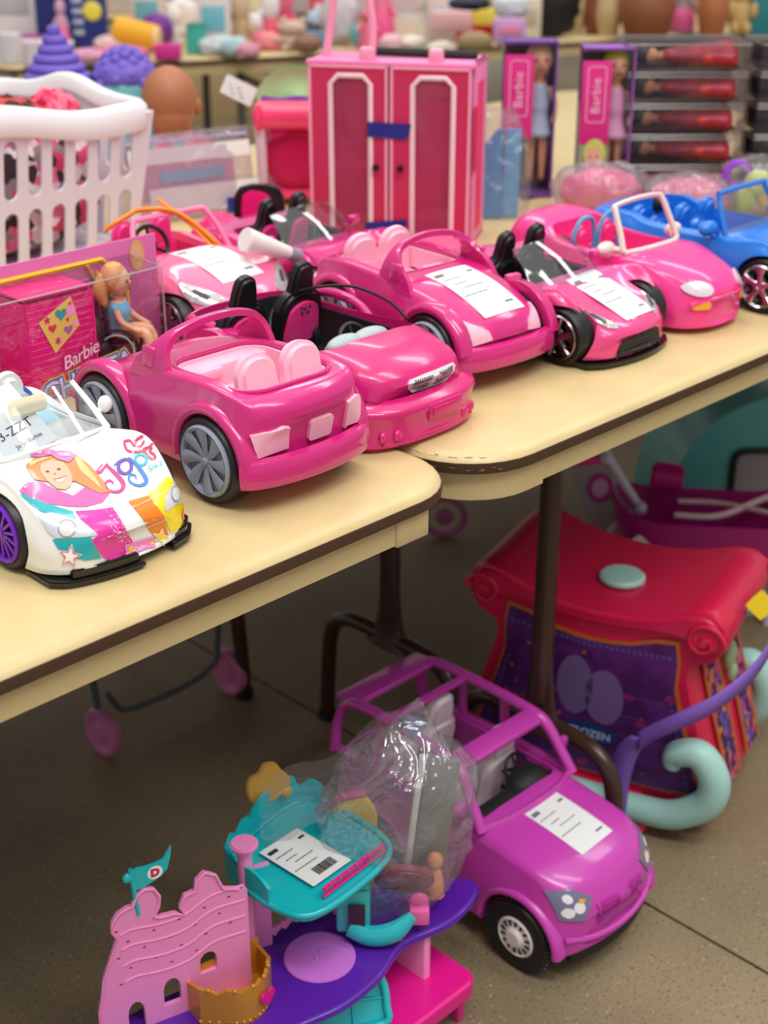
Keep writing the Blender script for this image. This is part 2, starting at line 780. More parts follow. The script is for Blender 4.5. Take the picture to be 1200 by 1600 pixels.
def folding_table(label, x0, y0, x1, y1, z=.74, r=.075, legs=(), blockx=None, inset=.058, yaw=0):
    t = thing('folding_table', label, 'table', ((x0 + x1) / 2, (y0 + y1) / 2, 0), yaw, 'cream folding tables of the sale')
    hx, hy = (x1 - x0) / 2, (y1 - y0) / 2
    b = B()
    L = loops(-hx, -hy, hx, hy, r, [(.017, z), (.012, z - .0006), (.007, z - .0025), (.003, z - .0055), (0.0005, z - .0095)])
    b.grid(L, closed_v=True)
    b.bm.faces.new([v for v in b.bm.verts if abs(v.co.z - z) < 1e-6][:0] or b.bm.verts[:0]) if False else None
    t2 = bmesh.new()
    t2.faces.new([t2.verts.new(p) for p in L[0]])
    b.add(t2)
    bmesh.ops.remove_doubles(b.bm, verts=b.bm.verts[:], dist=1e-5)
    bmesh.ops.recalc_face_normals(b.bm, faces=b.bm.faces[:])
    b.out('tabletop', LAM, t, ang=60)
    b = B()
    L = loops(-hx, -hy, hx, hy, r, [(0.004, z - .009), (-.0006, z - .0096), (-.0012, z - .0155), (-.0004, z - .0215), (.004, z - .023), (.03, z - .023)])
    b.grid(L, closed_v=True)
    b.out('edge_strip', BAND, t, ang=60)
    b = B()
    b.grid(loops(-hx, -hy, hx, hy, r, [(.02, z - .0228), (.02, z - .0232)]), closed_v=True)
    t2 = bmesh.new()
    t2.faces.new([t2.verts.new(p) for p in loops(-hx, -hy, hx, hy, r, [(.02, z - .0230)])[0]])
    b.add(t2)
    b.out('underside', BAND, t)
    b = B()
    ri = .012 if inset > .03 else r - .012
    a = rrect(-hx + inset, -hy + .009, hx - inset, hy - .009, ri, 8)
    i = rrect(-hx + inset + .004, -hy + .013, hx - inset - .004, hy - .013, max(.004, ri - .004), 8)
    zb = z - .0228 - .029
    b.grid([[(x, y, z - .0228) for x, y in a], [(x, y, zb) for x, y in a], [(x, y, zb) for x, y in i], [(x, y, z - .0228) for x, y in i]], closed_v=True)
    ap = b.out('apron', APR, t, ang=50)
    # corner clamps: a shallow pressed cover, a little lower than the apron
    for sx in (-1, 1):
        b = B()
        L0 = hx - inset + .002
        w0 = blockx
        if inset > .03:
            b.box((sx * (L0 - w0 / 2), -hy + .0095, z - .0228 - .016), (w0, .006, .032), bev=.0025)
            b.box((sx * (L0 - .003), -hy + .0095 + .05, z - .0228 - .016), (.006, .1, .032), bev=.0025)
        else:
            aa = [p for p in rrect(-hx + inset - .0015, -hy + .0075, hx - inset + .0015, hy - .0075, ri + .001, 8)]
            sel = [p for p in aa if p[1] < -hy + ri + .02 and p[0] * sx > hx - inset - ri - .04]
            if sx > 0:
                sel = [(hx - inset - ri - w0, -hy + .0075)] + sel
            else:
                sel = sel + [(-hx + inset + ri + w0, -hy + .0075)]
            b.grid([[(x, y, zz) for x, y in sel] for zz in (z - .0228, z - .0555)])
            b.grid([[(x, y, z - .0555) for x, y in sel], [(x * .995, y + .004, z - .0555) for x, y in sel]])
        b.out('corner_cover', APR, t, ang=50)
    for (lx, ly, hh, zt) in legs:
        wishbone(t, lx - (x0 + x1) / 2, ly - (y0 + y1) / 2, hh, z - .02, zt)
    if inset < .03:      # chipped laminate round the front left corner
        rn = random.Random(9)
        for cnt, lo, hi, zz, m, nm in ((16, 0, 75, z - .0035, mat('chipped_laminate', (232, 216, 174), .5), 'chipped_edge'), (10, 8, 70, z - .016, mat('scraped_edge', (112, 90, 74), .4), 'scraped_strip')):
            b = B()
            for _ in range(cnt):
                a = R(180 + rn.uniform(lo, hi) + (8 if zz < z - .01 else 0))
                rr = r - (.0045 if zz > z - .01 else -.0006)
                b.sph((-hx + r + rr * math.cos(a), -hy + r + rr * math.sin(a), zz + rn.uniform(-.0015, .0015)), (rn.uniform(.0015, .005), .0010, rn.uniform(.0004, .0008)), rot=(0, 0, a + R(90)), u=8, v=6)
            b.out(nm, m, t, ang=180)
    return t


folding_table('cream folding table with brown edge under the white rainbow car at the left',
              -.82, .884, 1.012, 1.66, legs=((-.5, 1.27, .16, .2),), blockx=.047)
folding_table('cream folding table with a worn front corner under the sports car and blue car',
              1.0165, .8855, 2.85, 1.66, r=.095, legs=((1.368, 1.055, .135, .2), (1.358, 1.345, .135, .22)), blockx=.03, inset=.012)
folding_table('cream folding table in the second row under the white laundry basket', -.82, 1.663, 1.30, 2.43, legs=((1.30, 1.80, .15, .22),), blockx=.047)
folding_table('cream folding table in the second row under the clear doll cases', 1.303, 1.663, 3.15, 2.43, legs=((2.86, 1.9, .15, .22),), blockx=.047)
# scuffed corner of the second front table

# ---------------------------------------------------------------- toy cars
MAG = mat('magenta_car_plastic', (210, 36, 126), .22, coat=.6)
MAGD = mat('glitter_magenta_plastic', (214, 30, 120), .25, coat=.5, bump=(700, .15, .0004))
HOT = mat('hot_pink_plastic', (248, 62, 150), .25, coat=.5)
PEARL = mat('pearl_pink_plastic', (240, 74, 142), .24, metal=.15, coat=.7, var=((226, 70, 170), 6, .45, .75))
PALE = mat('light_pink_plastic', (255, 188, 212), .4)
ROSE = mat('rose_pink_plastic', (246, 112, 158), .24, coat=.6)
WHITE = mat('white_plastic', (240, 243, 242), .22, coat=.6)
CREAM = mat('off_white_plastic', (238, 222, 216), .35)
BLUE = mat('blue_car_plastic', (28, 122, 222), .3, coat=.4)
BLACK = mat('black_plastic', (22, 22, 24), .35)
BLKG = mat('black_gloss_plastic', (18, 18, 20), .18, coat=.3)
TYRE = mat('tyre_black', (26, 26, 28), .42)
GREY = mat('grey_hubcap', (146, 156, 172), .42)
CHROME = mat('chrome', (205, 200, 205), .18, metal=1)
DCHR = mat('dark_chrome', (140, 118, 128), .25, metal=1)
PURP = mat('purple_hubcap', (118, 40, 190), .3)
WINDOW = clear('windscreen_plastic', (244, 246, 248), .06, .05)
LGREY = mat('light_grey_plastic', (176, 190, 196), .4)


def carbody(st, name, m, parent, cutters=(), cf=0.0, cr=0.0, ny=5, nr=4, floor_=True):
    """st: stations front to rear (y, w, wt, zb, zm, zs, zt); cf, cr: how far the ends curve back in plan"""
    L0, L1 = st[0][0], st[-1][0]
    wm = max(s[1] for s in st)
    q = cat(st, ny)
    rows = []
    for (y, w_, wt, zb, zm, zs, zt) in q:
        half = [(0, zb), (.86 * w_, zb), (.985 * w_, zb + .004), (w_, zb + .5 * (zm - zb)), (w_, zm), (wt + (w_ - wt) * .35, zs - (zs - zm) * .25), (wt, zs), (wt * .86, zs + (zt - zs) * .62), (wt * .5, zt), (0, zt)]
        full = half + [(-x, z) for x, z in half[-2:0:-1]]
        ring = cat(full, nr, True)
        row = []
        for x, z in ring:
            u = (x / wm) ** 2
            f = max(0, 1 - (y - L0) / ((L1 - L0) * .4))
            g = max(0, 1 - (L1 - y) / ((L1 - L0) * .4))
            row.append((x, y + cf * u * f - cr * u * g, z))
        rows.append(row)
    b = B()
    b.grid(rows, closed_v=True, cap=True)
    bmesh.ops.recalc_face_normals(b.bm, faces=b.bm.faces[:])
    o = b.out(name, m, parent, ang=50)
    o['_'] = 0
    del o['_']
    if cutters:
        boolean(o, cutters)
    return o


def cutcyl(x0, x1, y, z, r):
    b = B()
    b.cyl((x0, y, z), (x1, y, z), r, n=40)
    return b


def cutbox(outline, z0, z1, s=1.0):
    b = B()
    b.prism(outline, z0, z1, scale1=s)
    return b


def slotbm(r):
    t = bmesh.new()
    bmesh.ops.create_cube(t, size=1)
    bmesh.ops.scale(t, vec=(r * .26, r * .12, .0015), verts=t.verts)
    return t


def hub(style, r, wd, sx):
    """hubcap facing -x (sx=-1) or +x, centre at origin"""
    b = B()
    F = Matrix.Rotation(R(90 * sx), 4, 'Y')       # z axis -> +-x
    if style == 'swirl':
        b.lathe([(0, -.004), (r, -.004), (r, .003), (r * .95, .0055), (r * .88, .004), (r * .84, -.0005), (0, -.0012)], n=40, mw=F)
        for k in range(8):
            a = 2 * math.pi * k / 8
            pts = []
            for t in (0, .25, .5, .75, 1):
                rr = r * (.06 + .84 * t)
                aa = a + .12 * t * t
                pts.append((rr * math.cos(aa), rr * math.sin(aa), .001 + .002 * t))
            b2 = B()
            b2.tube(pts, [.0028, .0036, .0050, .0066, .0076], n=8, smooth=4, flat=.34, up=(0, 0, 1))
            me = bpy.data.meshes.new('q')
            b2.bm.to_mesh(me)
            b2.bm.free()
            t_ = bmesh.new()
            t_.from_mesh(me)
            bpy.data.meshes.remove(me)
            b.add(t_, F)
        b.lathe([(0, .006), (r * .1, .005), (r * .13, 0)], n=20, mw=F)
    elif style == 'spoke':
        b.lathe([(0, -.008), (r, -.008), (r, .003), (r * .94, .005), (r * .86, .003), (r * .84, -.006), (0, -.007)], n=40, mw=F)
        for k in range(14):
            a = 2 * math.pi * k / 14
            b.box((0, 0, 0), (.001, .001, .001)) if False else None
            c_ = F @ Matrix.Rotation(a, 4, 'Z') @ T(r * .5, 0, -.001)
            t_ = bmesh.new()
            bmesh.ops.create_cube(t_, size=1)
            bmesh.ops.scale(t_, vec=(r * .86, r * .085, .006), verts=t_.verts)
            b.add(t_, c_)
        b.lathe([(0, .004), (r * .16, .003), (r * .2, -.002)], n=20, mw=F)
    elif style == 'five':
        b.lathe([(0, -.006), (r, -.006), (r, .003), (r * .95, .005), (r * .86, .002), (r * .84, -.004), (0, -.005)], n=40, mw=F)
        for k in range(5):
            a = 2 * math.pi * k / 5
            pts = [(r * t * math.cos(a), r * t * math.sin(a), .003) for t in (.1, .5, .88)]
            b2 = B()
            b2.tube(pts, [.006, .0045, .007], n=8, smooth=3, flat=.5, up=(0, 0, 1))
            for aa in (-.36, .36):
                b2.rod_ring((r * .56 * math.cos(a + .63), r * .56 * math.sin(a + .63), .002), r * .2, .002, 'z', n=16, m=6)
            me = bpy.data.meshes.new('q')
            b2.bm.to_mesh(me)
            b2.bm.free()
            t_ = bmesh.new()
            t_.from_mesh(me)
            bpy.data.meshes.remove(me)
            b.add(t_, F)
        b.lathe([(0, .006), (r * .14, .004), (r * .2, 0)], n=20, mw=F)
    elif style == 'slots':
        b.lathe([(0, -.01), (r, -.01), (r, .002), (r * .92, .004), (r * .86, .001), (r * .5, .003), (r * .42, .007), (r * .36, .0085), (0, .0085)], n=40, mw=F)
        for k in range(14):
            b.add(slotbm(r), F @ Matrix.Rotation(2 * math.pi * k / 14, 4, 'Z') @ T(r * .70, 0, .0022), mi=1)
    else:   # plain dish
        b.lathe([(0, -.01), (r, -.01), (r, .002), (r * .9, .004), (r * .82, -.002), (r * .6, .002), (r * .35, .006), (r * .3, .009), (0, .009)], n=40, mw=F)
    return b


def wheel(parent, x, y, r, wd, hubr, style, hm, z=None, tread=False):
    """x: outer face; sign gives the side"""
    z = r if z is None else z
    sx = 1 if x > 0 else -1
    b = B()
    F = T(x, y, z) @ Matrix.Rotation(R(90 * sx), 4, 'Y')
    b.lathe([(hubr * .98, -.003), (hubr * 1.02, .0005), (r * .93, .001), (r * .985, -.003), (r, -.008), (r, -wd + .008), (r * .97, -wd + .002), (r * .6, -wd), (0, -wd)], n=44, mw=F)
    b.lathe([(hubr * .98, -.006), (0, -.006)], n=44, mw=F)
    if tread:
        for k in range(40):
            a = 2 * math.pi * k / 40
            t_ = bmesh.new()
            bmesh.ops.create_cube(t_, size=1)
            bmesh.ops.scale(t_, vec=(.004, .0045, wd * .42), verts=t_.verts)
            b.add(t_, F @ Matrix.Rotation(a, 4, 'Z') @ T(r, 0, -wd * .27) @ Matrix.Rotation(R(25), 4, 'X'))
            t_ = bmesh.new()
            bmesh.ops.create_cube(t_, size=1)
            bmesh.ops.scale(t_, vec=(.004, .0045, wd * .42), verts=t_.verts)
            b.add(t_, F @ Matrix.Rotation(a + .08, 4, 'Z') @ T(r, 0, -wd * .73) @ Matrix.Rotation(R(-25), 4, 'X'))
    o = b.out('wheel', TYRE, parent, ang=35)
    h = hub(style, hubr, wd, sx).out('hubcap', [hm, BLACK] if style == 'slots' else hm, o, ang=35, mw=T(x - sx * .001, y, z))
    return o


def arch(parent, x, y, z, r, th, m, a0=-5, a1=185, wd=.012):
    """flared lip round a wheel arch"""
    b = B()
    sx = 1 if x > 0 else -1
    rows = []
    for k in range(25):
        t = R(a0 + (a1 - a0) * k / 24)
        prof = [(r - .001, -wd), (r - .001, .002), (r + th * .25, .0045), (r + th * .7, .0035), (r + th, -.001), (r + th, -wd)]
        rows.append([(x + sx * h, y + rr * math.cos(t), z + rr * math.sin(t)) for rr, h in prof])
    b.grid(rows, closed_v=True, cap=True)
    return b.out('wheel_arch', m, parent, ang=60)


def seat(parent, x, y, z, m, name='seat', face=1, h=.07, wd=.055, th=.018, lean=8, dome=.6):
    """bucket seat back with a rounded head rest; face=+1: sitter looks to -y"""
    b = B()
    hw = wd / 2
    o1 = [(-hw, 0), (hw, 0), (hw * 1.02, h * .35), (hw * .92, h * .52), (hw * dome, h * .62), (hw * dome * .95, h * .82), (hw * dome * .6, h * .97), (0, h * 1.02),
          (-hw * dome * .6, h * .97), (-hw * dome * .95, h * .82), (-hw * dome, h * .62), (-hw * .92, h * .52), (-hw * 1.02, h * .35)]
    o1 = cat(o1, 3, True)
    mw = T(x, y, z) @ Matrix.Rotation(R(lean * face), 4, 'X') @ Matrix.Rotation(R(90), 4, 'X')
    b.prism(o1, -th / 2, th / 2, mw, bev=th * .3, seg=3)
    b.prism([(p[0] * 1.06, p[1] * .6) for p in o1], -th * .62, th * .62, mw, bev=th * .3, seg=3)
    b.box((x, y - face * wd * .38, z + .006), (wd * .98, wd * .75, .016), bev=.005)
    return b.out(name, m, parent, ang=55)


def tub(parent, x0, y0, x1, y1, r, ztop, zfl, m, th=.004, name='interior'):
    b = B()
    a = rrect(x0, y0, x1, y1, r, 6)
    i = rrect(x0 + th, y0 + th, x1 - th, y1 - th, max(.002, r - th), 6)
    zt = ztop if callable(ztop) else (lambda x, y: ztop)
    b.grid([[(x, y, zt(x, y)) for x, y in a], [(x, y, zt(x, y) + .0) for x, y in i], [(x * .97, (y - (y0 + y1) / 2) * .97 + (y0 + y1) / 2, zfl + .004) for x, y in i], [(x * .94, (y - (y0 + y1) / 2) * .94 + (y0 + y1) / 2, zfl) for x, y in i]], closed_v=True)
    t = bmesh.new()
    t.faces.new([t.verts.new((x * .94, (y - (y0 + y1) / 2) * .94 + (y0 + y1) / 2, zfl)) for x, y in i])
    b.add(t)
    return b.out(name, m, parent, ang=40)


def steering(parent, x, y, z, r, m, tilt=60):
    b = B()
    mw = T(x, y, z) @ Matrix.Rotation(R(tilt), 4, 'X')
    b2 = B()
    b2.rod_ring((0, 0, 0), r, r * .12, 'z', n=28, m=8)
    b2.cyl((0, 0, -.002), (0, 0, .003), r * .3)
    for a in (90, 210, 330):
        b2.cyl((0, 0, 0), (r * math.cos(R(a)), r * math.sin(R(a)), 0), r * .09, n=8)
    b2.cyl((0, 0, 0), (0, 0, -r * 1.3), r * .14)
    bmesh.ops.transform(b2.bm, matrix=mw, verts=b2.bm.verts)
    return b2.out('steering_wheel', m, parent)


def frame_tube(parent, pts, r, m, name='windscreen_frame', smooth=5, flat=1, n=10):
    b = B()
    b.tube(pts, r, n=n, smooth=smooth, flat=flat)
    return b.out(name, m, parent)


def pane(parent, rows, m=None, name='windscreen', n=6):
    """bent sheet through a grid of points"""
    q = [cat(r_, n) for r_ in rows]
    b = B()
    top = q
    b.grid(top)
    b.grid([[(p[0], p[1] + .0012, p[2] - .0004) for p in r_] for r_ in top])
    return b.out(name, m or WINDOW, parent, ang=60)


# ---- the open toy car with pale pink seats (two of them stand on the tables)
def buggy(label, loc, rz):
    t = thing('toy_convertible', label, 'toy car', loc, rz, 'magenta open toy cars with pale pink seats')
    L = .290
    st = [(0, .058, .048, .034, .046, .056, .060), (.003, .070, .056, .030, .050, .064, .070), (.016, .079, .064, .028, .058, .076, .083), (.05, .079, .066, .028, .068, .090, .099), (.10, .081, .069, .028, .075, .105, .112),
          (.15, .081, .071, .028, .08, .113, .116), (.22, .081, .073, .028, .085, .117, .119), (.265, .080, .072, .030, .08, .114, .114), (.284, .0805, .069, .032, .078, .110, .110), (.293, .078, .062, .034, .06, .098, .101), (.295, .072, .054, .036, .058, .086, .09)]
    cock = rrect(-.059, .138, .059, .268, .028, 6)
    cuts = [cutbox(cock, .045, .2)]
    for s in (-1, 1):
        cuts += [cutcyl(s * .1, s * .05, .056, .043, .0480), cutcyl(s * .1, s * .05, .231, .044, .0475)]
    body = carbody(st, 'body', MAG, t, cuts, cf=.018, cr=.016)
    tree = bvh_of(body)
    tub(t, -.0585, .1385, .0585, .2675, .0275, lambda x, y: .111 + .0 * (y - .138) / .14, .048, PALE)
    # dashboard, flat dark plate painted as the shade of a floor hole
    b = B()
    b.box((0, .152, .094), (.112, .026, .030), bev=.006)
    b.box((.026, .160, .102), (.034, .022, .012), bev=.003)
    b.box((-.030, .163, .088), (.022, .014, .026), bev=.003)
    b.box((0, .165, .070), (.05, .03, .03), bev=.006)
    b.out('dashboard', PALE, t)
    b = B()
    b.prism(rrect(-.022, .178, .03, .205, .006), .0485, .0495)
    b.out('floor_hole_shade', mat('hole_shade_black', (8, 6, 8), .9), t)
    for s in (-1, 1):
        st_ = seat(t, s * .029, .252, .070, PALE, face=1, h=.072, wd=.056, th=.018, lean=10, dome=.86)
    b = B()
    b.box((0, .240, .060), (.108, .045, .03), bev=.008)
    b.out('seat_base', PALE, t)
    # rim round the cockpit
    b = B()
    b.tube([(x, y, .1145) for x, y in rrect(-.0600, .137, .0600, .2690, .028, 6)], .0024, n=8, smooth=0, closed=True)
    b.out('cockpit_rim', MAG, t)
    # hoop of the windscreen with wide three-cornered sides
    path = [(-.070, .128, .100, .031), (-.0675, .132, .116, .025), (-.063, .139, .132, .013), (-.050, .145, .145, .006), (-.026, .148, .152, .0045), (0, .149, .154, .0045)]
    path += [(-x, y, z, h) for x, y, z, h in path[-2::-1]]
    q = cat(path, 5)
    rows = []
    for i, (x, y, z, h) in enumerate(q):
        a, c_ = q[max(0, i - 1)], q[min(len(q) - 1, i + 1)]
        tg = Vector((c_[0] - a[0], 0, c_[2] - a[2])).normalized()
        nn = Vector((-tg.z, 0, tg.x))
        p = Vector((x, y, z))
        Y = Vector((0, 1, 0))
        th = .0032
        rows.append([p - Y * h + nn * th, p - Y * h * .6 + nn * (th + .0008), p + Y * h * .6 + nn * (th + .0008), p + Y * h + nn * th, p + Y * h - nn * th, p - Y * h - nn * th])
    b = B()
    b.grid(rows, closed_v=True, cap=True)
    for s in (-1, 1):
        b.box((s * .069, .128, .122), (.006, .020, .022), rot=(0, R(-8 * s), 0), bev=.0025)
    b.out('windscreen_hoop', MAG, t, ang=50)
    # bumpers: bands that wrap the ends
    for (yy, sg, ww, cur) in ((.0, -1, .084, .020), (.294, 1, .085, .024)):
        rows = []
        for k in range(25):
            u = -1 + k / 12
            x = ww * math.sin(u * math.pi / 2) if abs(u) < 1 else ww * u
            a = u * R(80)
            x = ww * math.sin(a)
            y = yy + sg * (.011 - (cur + .004) * (1 - math.cos(a)))
            n_ = Vector((math.sin(a) * .6, sg * max(.25, math.cos(a)), 0)).normalized()
            P = Vector((x, y, 0))
            rows.append([P + Vector((0, 0, .030)) - n_ * .009, P + Vector((0, 0, .029)), P + Vector((0, 0, .032)) + n_ * .0015, P + Vector((0, 0, .052)) + n_ * .0015, P + Vector((0, 0, .0555)) - n_ * .001, P + Vector((0, 0, .0565)) - n_ * .010])
        b = B()
        b.grid(rows, closed_v=True, cap=True)
        b.out('bumper', MAG, t, ang=45)
    for s in (-1, 1):
        for yy, zz, ra, a0, a1 in ((.056, .043, .0480, -8, 172), (.231, .044, .0475, -6, 188)):
            arch(t, s * .0800, yy, zz, ra, .011, MAG, a0=a0, a1=a1, wd=.014)
            wheel(t, s * .084, yy, .0445, .032, .0365, 'swirl', GREY)
    # lamps
    d = Matrix.Rotation(R(90), 4, 'X')
    # rear lamps (plane looking along -y from behind)
    pr = plane((0, .40, .08), (-1, 0, 0), (0, 0, 1))
    rear = [[(-.066, -.0215), (-.026, -.0215), (-.028, .001), (-.036, .004), (-.070, .002)], rrect(.000, -.0225, .030, .000, .004, 3), [(.049, -.0225), (.067, -.0225), (.070, .005), (.064, .009), (.048, .007)]]
    for lp in rear:
        decal('rear_lamp', [lp], PALE, t, tree, pr, step=.004, off=.0012, thick=.0028)
    pf = plane((0, -.1, .085), (1, 0, 0), (0, 0, 1))
    for s in (-1, 1):
        lp = [(s * .030, -.024), (s * .070, -.030), (s * .0735, .006), (s * .060, -.001), (s * .034, -.014)]
        decal('headlamp', [lp[::s]], PALE, t, tree, pf, step=.004, off=.001, thick=.002)
    pane_ = None
    return t, tree


carA, treeA = buggy('magenta open toy car seen from behind, with grey wheels and three pale pink tail lamps', (.857, .953 + .294, .74), math.pi)
carA2, treeA2 = buggy('magenta open toy car facing forward, pale pink headlamps and white sales label', (1.243, 1.030, .74), R(-4))
price_tag(carA2, plane((.004, .068, .2), (1, .04, 0), (-.04, 1, 0)), .070, .102, tree=treeA2, bars=False)
b = B()
b.bm.free()


def pixproj(root):
    """photo pixel -> ray in the local space of root (used to lay flat artwork on a bonnet)"""
    bpy.context.view_layer.update()
    inv = root.matrix_world.inverted()
    o = inv @ CAM
    i3 = inv.to_3x3()

    def f(x, y):
        return o, (i3 @ (FW + RT * (x - 600) / FPX + UP * (800 - y) / FPX)).normalized()
    return f


def cc(pts, sx=3.75, ox=0, oy=540):
    return [(ox + x / sx, oy + y / sx) for x, y in pts]


# ---- white car with rainbow stripes and picture on the bonnet
def rainbow_car():
    t = thing('toy_convertible', 'white toy car with rainbow stripes and a printed portrait and lettering on the bonnet', 'toy car', (.640, .950, .74), 0)
    st = [(0, .046, .040, .012, .026, .036, .040), (.003, .058, .050, .010, .028, .042, .047), (.012, .072, .062, .009, .032, .048, .054), (.03, .079, .069, .008, .044, .062, .061), (.06, .082, .073, .008, .066, .080, .068), (.085, .083, .074, .008, .070, .084, .073),
          (.115, .083, .074, .008, .066, .080, .077), (.14, .082, .073, .008, .055, .076, .079), (.18, .081, .073, .008, .055, .075, .078), (.235, .082, .073, .008, .066, .08, .08), (.265, .081, .072, .008, .068, .084, .082), (.295, .082, .073, .008, .064, .08, .08), (.32, .078, .068, .016, .05, .070, .074), (.335, .068, .055, .02, .045, .06, .062)]
    cuts = [cutbox(rrect(-.064, .140, .064, .290, .02, 5), .03, .2)]
    for s in (-1, 1):
        cuts += [cutcyl(s * .1, s * .057, .084, .036, .0385), cutcyl(s * .1, s * .057, .262, .036, .0385)]
    body = carbody(st, 'body', WHITE, t, cuts, cf=.020, cr=.015)
    tree = bvh_of(body)
    tub(t, -.0635, .1405, .0635, .2895, .0195, .0765, .034, mat('white_interior', (226, 226, 218), .4))
    WI = mat('white_interior', (226, 226, 218), .4)
    b = B()
    b.box((0, .150, .070), (.118, .022, .022), bev=.006)
    b.box((-.036, .160, .077), (.05, .012, .012), bev=.003)
    b.sph((.036, .156, .071), (.028, .02, .018))
    b.out('dashboard', WI, t)
    for s in (-1, 1):
        seat(t, s * .031, .255, .040, WI, h=.075)
    for s in (-1, 1):
        for y in (.084, .262):
            wheel(t, s * .0825, y, .036, .026, .029, 'spoke', PURP)
    # black lip
    b = B()

    def lip(xa, xb, f0, f1, z0, z1, k=10):
        o_ = []
        for i in range(k + 1):
            x = xa + (xb - xa) * i / k
            o_.append((x, .020 * (x / .083) ** 2 + .012 * max(0, abs(x) / .083 - .8) * 5 + f0))
        for i in range(k, -1, -1):
            x = xa + (xb - xa) * i / k
            o_.append((x, .020 * (x / .083) ** 2 + .012 * max(0, abs(x) / .083 - .8) * 5 + f1))
        b.prism(o_, z0, z1, bev=.0012)
    lip(-.078, .006, -.005, .03, .002, .0075)
    lip(-.060, .002, -.0005, .03, .007, .016)
    lip(.042, .081, -.004, .03, .004, .010)
    lip(.048, .080, .0005, .03, .009, .017)
    lip(0, .046, .004, .03, .008, .013)
    b.out('front_lip', BLKG, t, ang=40)
    # windscreen
    lo = [(-.070, .138, .0775), (-.04, .126, .0815), (0, .122, .083), (.04, .126, .0815), (.070, .138, .0775)]
    hi = [(-.058, .172, .117), (-.033, .166, .121), (0, .164, .1225), (.033, .166, .121), (.058, .172, .117)]
    ws = pane(t, [lo, [tuple((a + c) / 2 for a, c in zip(p, q)) for p, q in zip(lo, hi)], hi])
    for s in (-1, 1):
        b = B()
        b.tube([(s * .0715, .137, .076), (s * .0655, .155, .098), (s * .0585, .173, .1185)], [.0042, .0036, .003], n=8, flat=.6)
        b.tube([(s * .0735, .140, .078), (s * .069, .160, .079), (s * .0675, .185, .0785)], .0025, n=8)
        b.out('windscreen_pillar', WHITE, t)
    b = B()
    b.tube([(-.067, .136, .0785), (-.04, .1245, .0825), (0, .1205, .084), (.04, .1245, .0825), (.067, .136, .0785)], .002, n=8)
    b.out('windscreen_sill', WHITE, t)
    for s in (-1, 1):
        b = B()
        b.sph((s * .079, .150, .0955), (.0075, .0065, .0085))
        b.cyl((s * .068, .150, .089), (s * .078, .150, .093), .003)
        b.out('side_mirror', WHITE, t)
    b = B()
    b.prism(rrect(-.020, -.008, .020, .008, .006), 0, .004, T(0, .160, .112) @ Matrix.Rotation(R(70), 4, 'X'), bev=.001)
    b.cyl((.012, .163, .118), (.012, .158, .106), .0022)
    b.out('rear_view_mirror', mat('cream_gloss', (240, 232, 200), .3, coat=.3), t)
    # print on the body, traced on to the curved surface
    pj = pixproj(t)

    def D(name, polys, col, lift, parent=body, m=None):
        mm = m or mat('print_' + name, col, .25, coat=.5)
        return decal(name, polys, mm, parent, tree, None, step=5, off=lift, proj=pj)
    pp = D('painted_stripe_teal', [cc([(110, 868), (180, 885), (300, 935), (430, 975), (447, 1022), (370, 1012), (240, 975), (175, 930)]), cc([(308, 1135), (420, 1130), (530, 1118), (592, 1245), (500, 1258), (420, 1240), (340, 1190)])], (30, 172, 182), .0008)
    D('painted_stripe_magenta', [cc([(440, 972), (560, 965), (660, 950), (700, 1010), (790, 1170), (750, 1240), (660, 1262), (600, 1240), (535, 1140), (575, 1110), (480, 1030)])], (232, 44, 165), .0008)
    D('painted_stripe_orange', [cc([(750, 915), (870, 880), (960, 1000), (985, 1110), (925, 1130), (880, 1090), (830, 1010)])], (242, 130, 24), .0008)
    D('painted_stripe_yellow', [cc([(862, 880), (930, 820), (985, 765), (1015, 800), (965, 900), (965, 975), (1065, 915), (1095, 1040), (1000, 1098), (955, 995)])], (248, 222, 20), .0008)
    sp = []
    rn = random.Random(5)
    for _ in range(110):
        u, v = rn.random(), rn.random() ** .8
        x, y = 595 + 95 * u + 90 * v, 955 + 190 * v + 8 * u
        q = rn.uniform(3, 7)
        sp.append(cc([(x, y), (x + q, y + 1), (x + q * .8, y + q), (x, y + q)]))
    D('white_speckle', sp, (255, 225, 245), .0014, m=mat('print_speckle', (255, 220, 245), .3))
    lampm = mat('print_lamp', (206, 208, 218), .25, coat=.6)
    for nm, lp, c1 in (('headlamp', [(225, 990), (300, 983), (480, 1030), (575, 1110), (500, 1122), (330, 1128), (285, 1095)], (392, 1075, 52, 50)), ('headlamp', [(1042, 738), (1060, 800), (1067, 908), (965, 975), (962, 900), (1008, 820)], (1022, 872, 25, 46))):
        o = D(nm, [cc(lp)], None, .0012, m=lampm)
        D('lens_ring', [cc(circ(c1[0], c1[1], c1[2], 24, c1[3]))], (150, 150, 160), .0016, parent=body)
        D('lens', [cc(circ(c1[0], c1[1], c1[2] * .86, 24, c1[3] * .88))], (222, 220, 222), .002, parent=body)
    # portrait
    D('portrait_jacket', [cc([(110, 852), (160, 805), (240, 798), (330, 848), (430, 882), (500, 830), (560, 852), (645, 868), (600, 922), (500, 948), (400, 946), (260, 925), (160, 890)])], (232, 96, 170), .0008)
    D('portrait_hair', [cc([(150, 705), (200, 668), (290, 645), (400, 650), (440, 640), (520, 700), (600, 790), (650, 862), (590, 872), (540, 850), (500, 830), (440, 800), (330, 812), (262, 800), (200, 790)])], (206, 140, 82), .0012)
    D('portrait_hair_light', [cc([(430, 650), (470, 668), (560, 780), (600, 850), (540, 800), (470, 740)]), cc([(170, 690), (250, 662), (300, 660), (220, 690), (180, 715)])], (238, 196, 130), .0015)
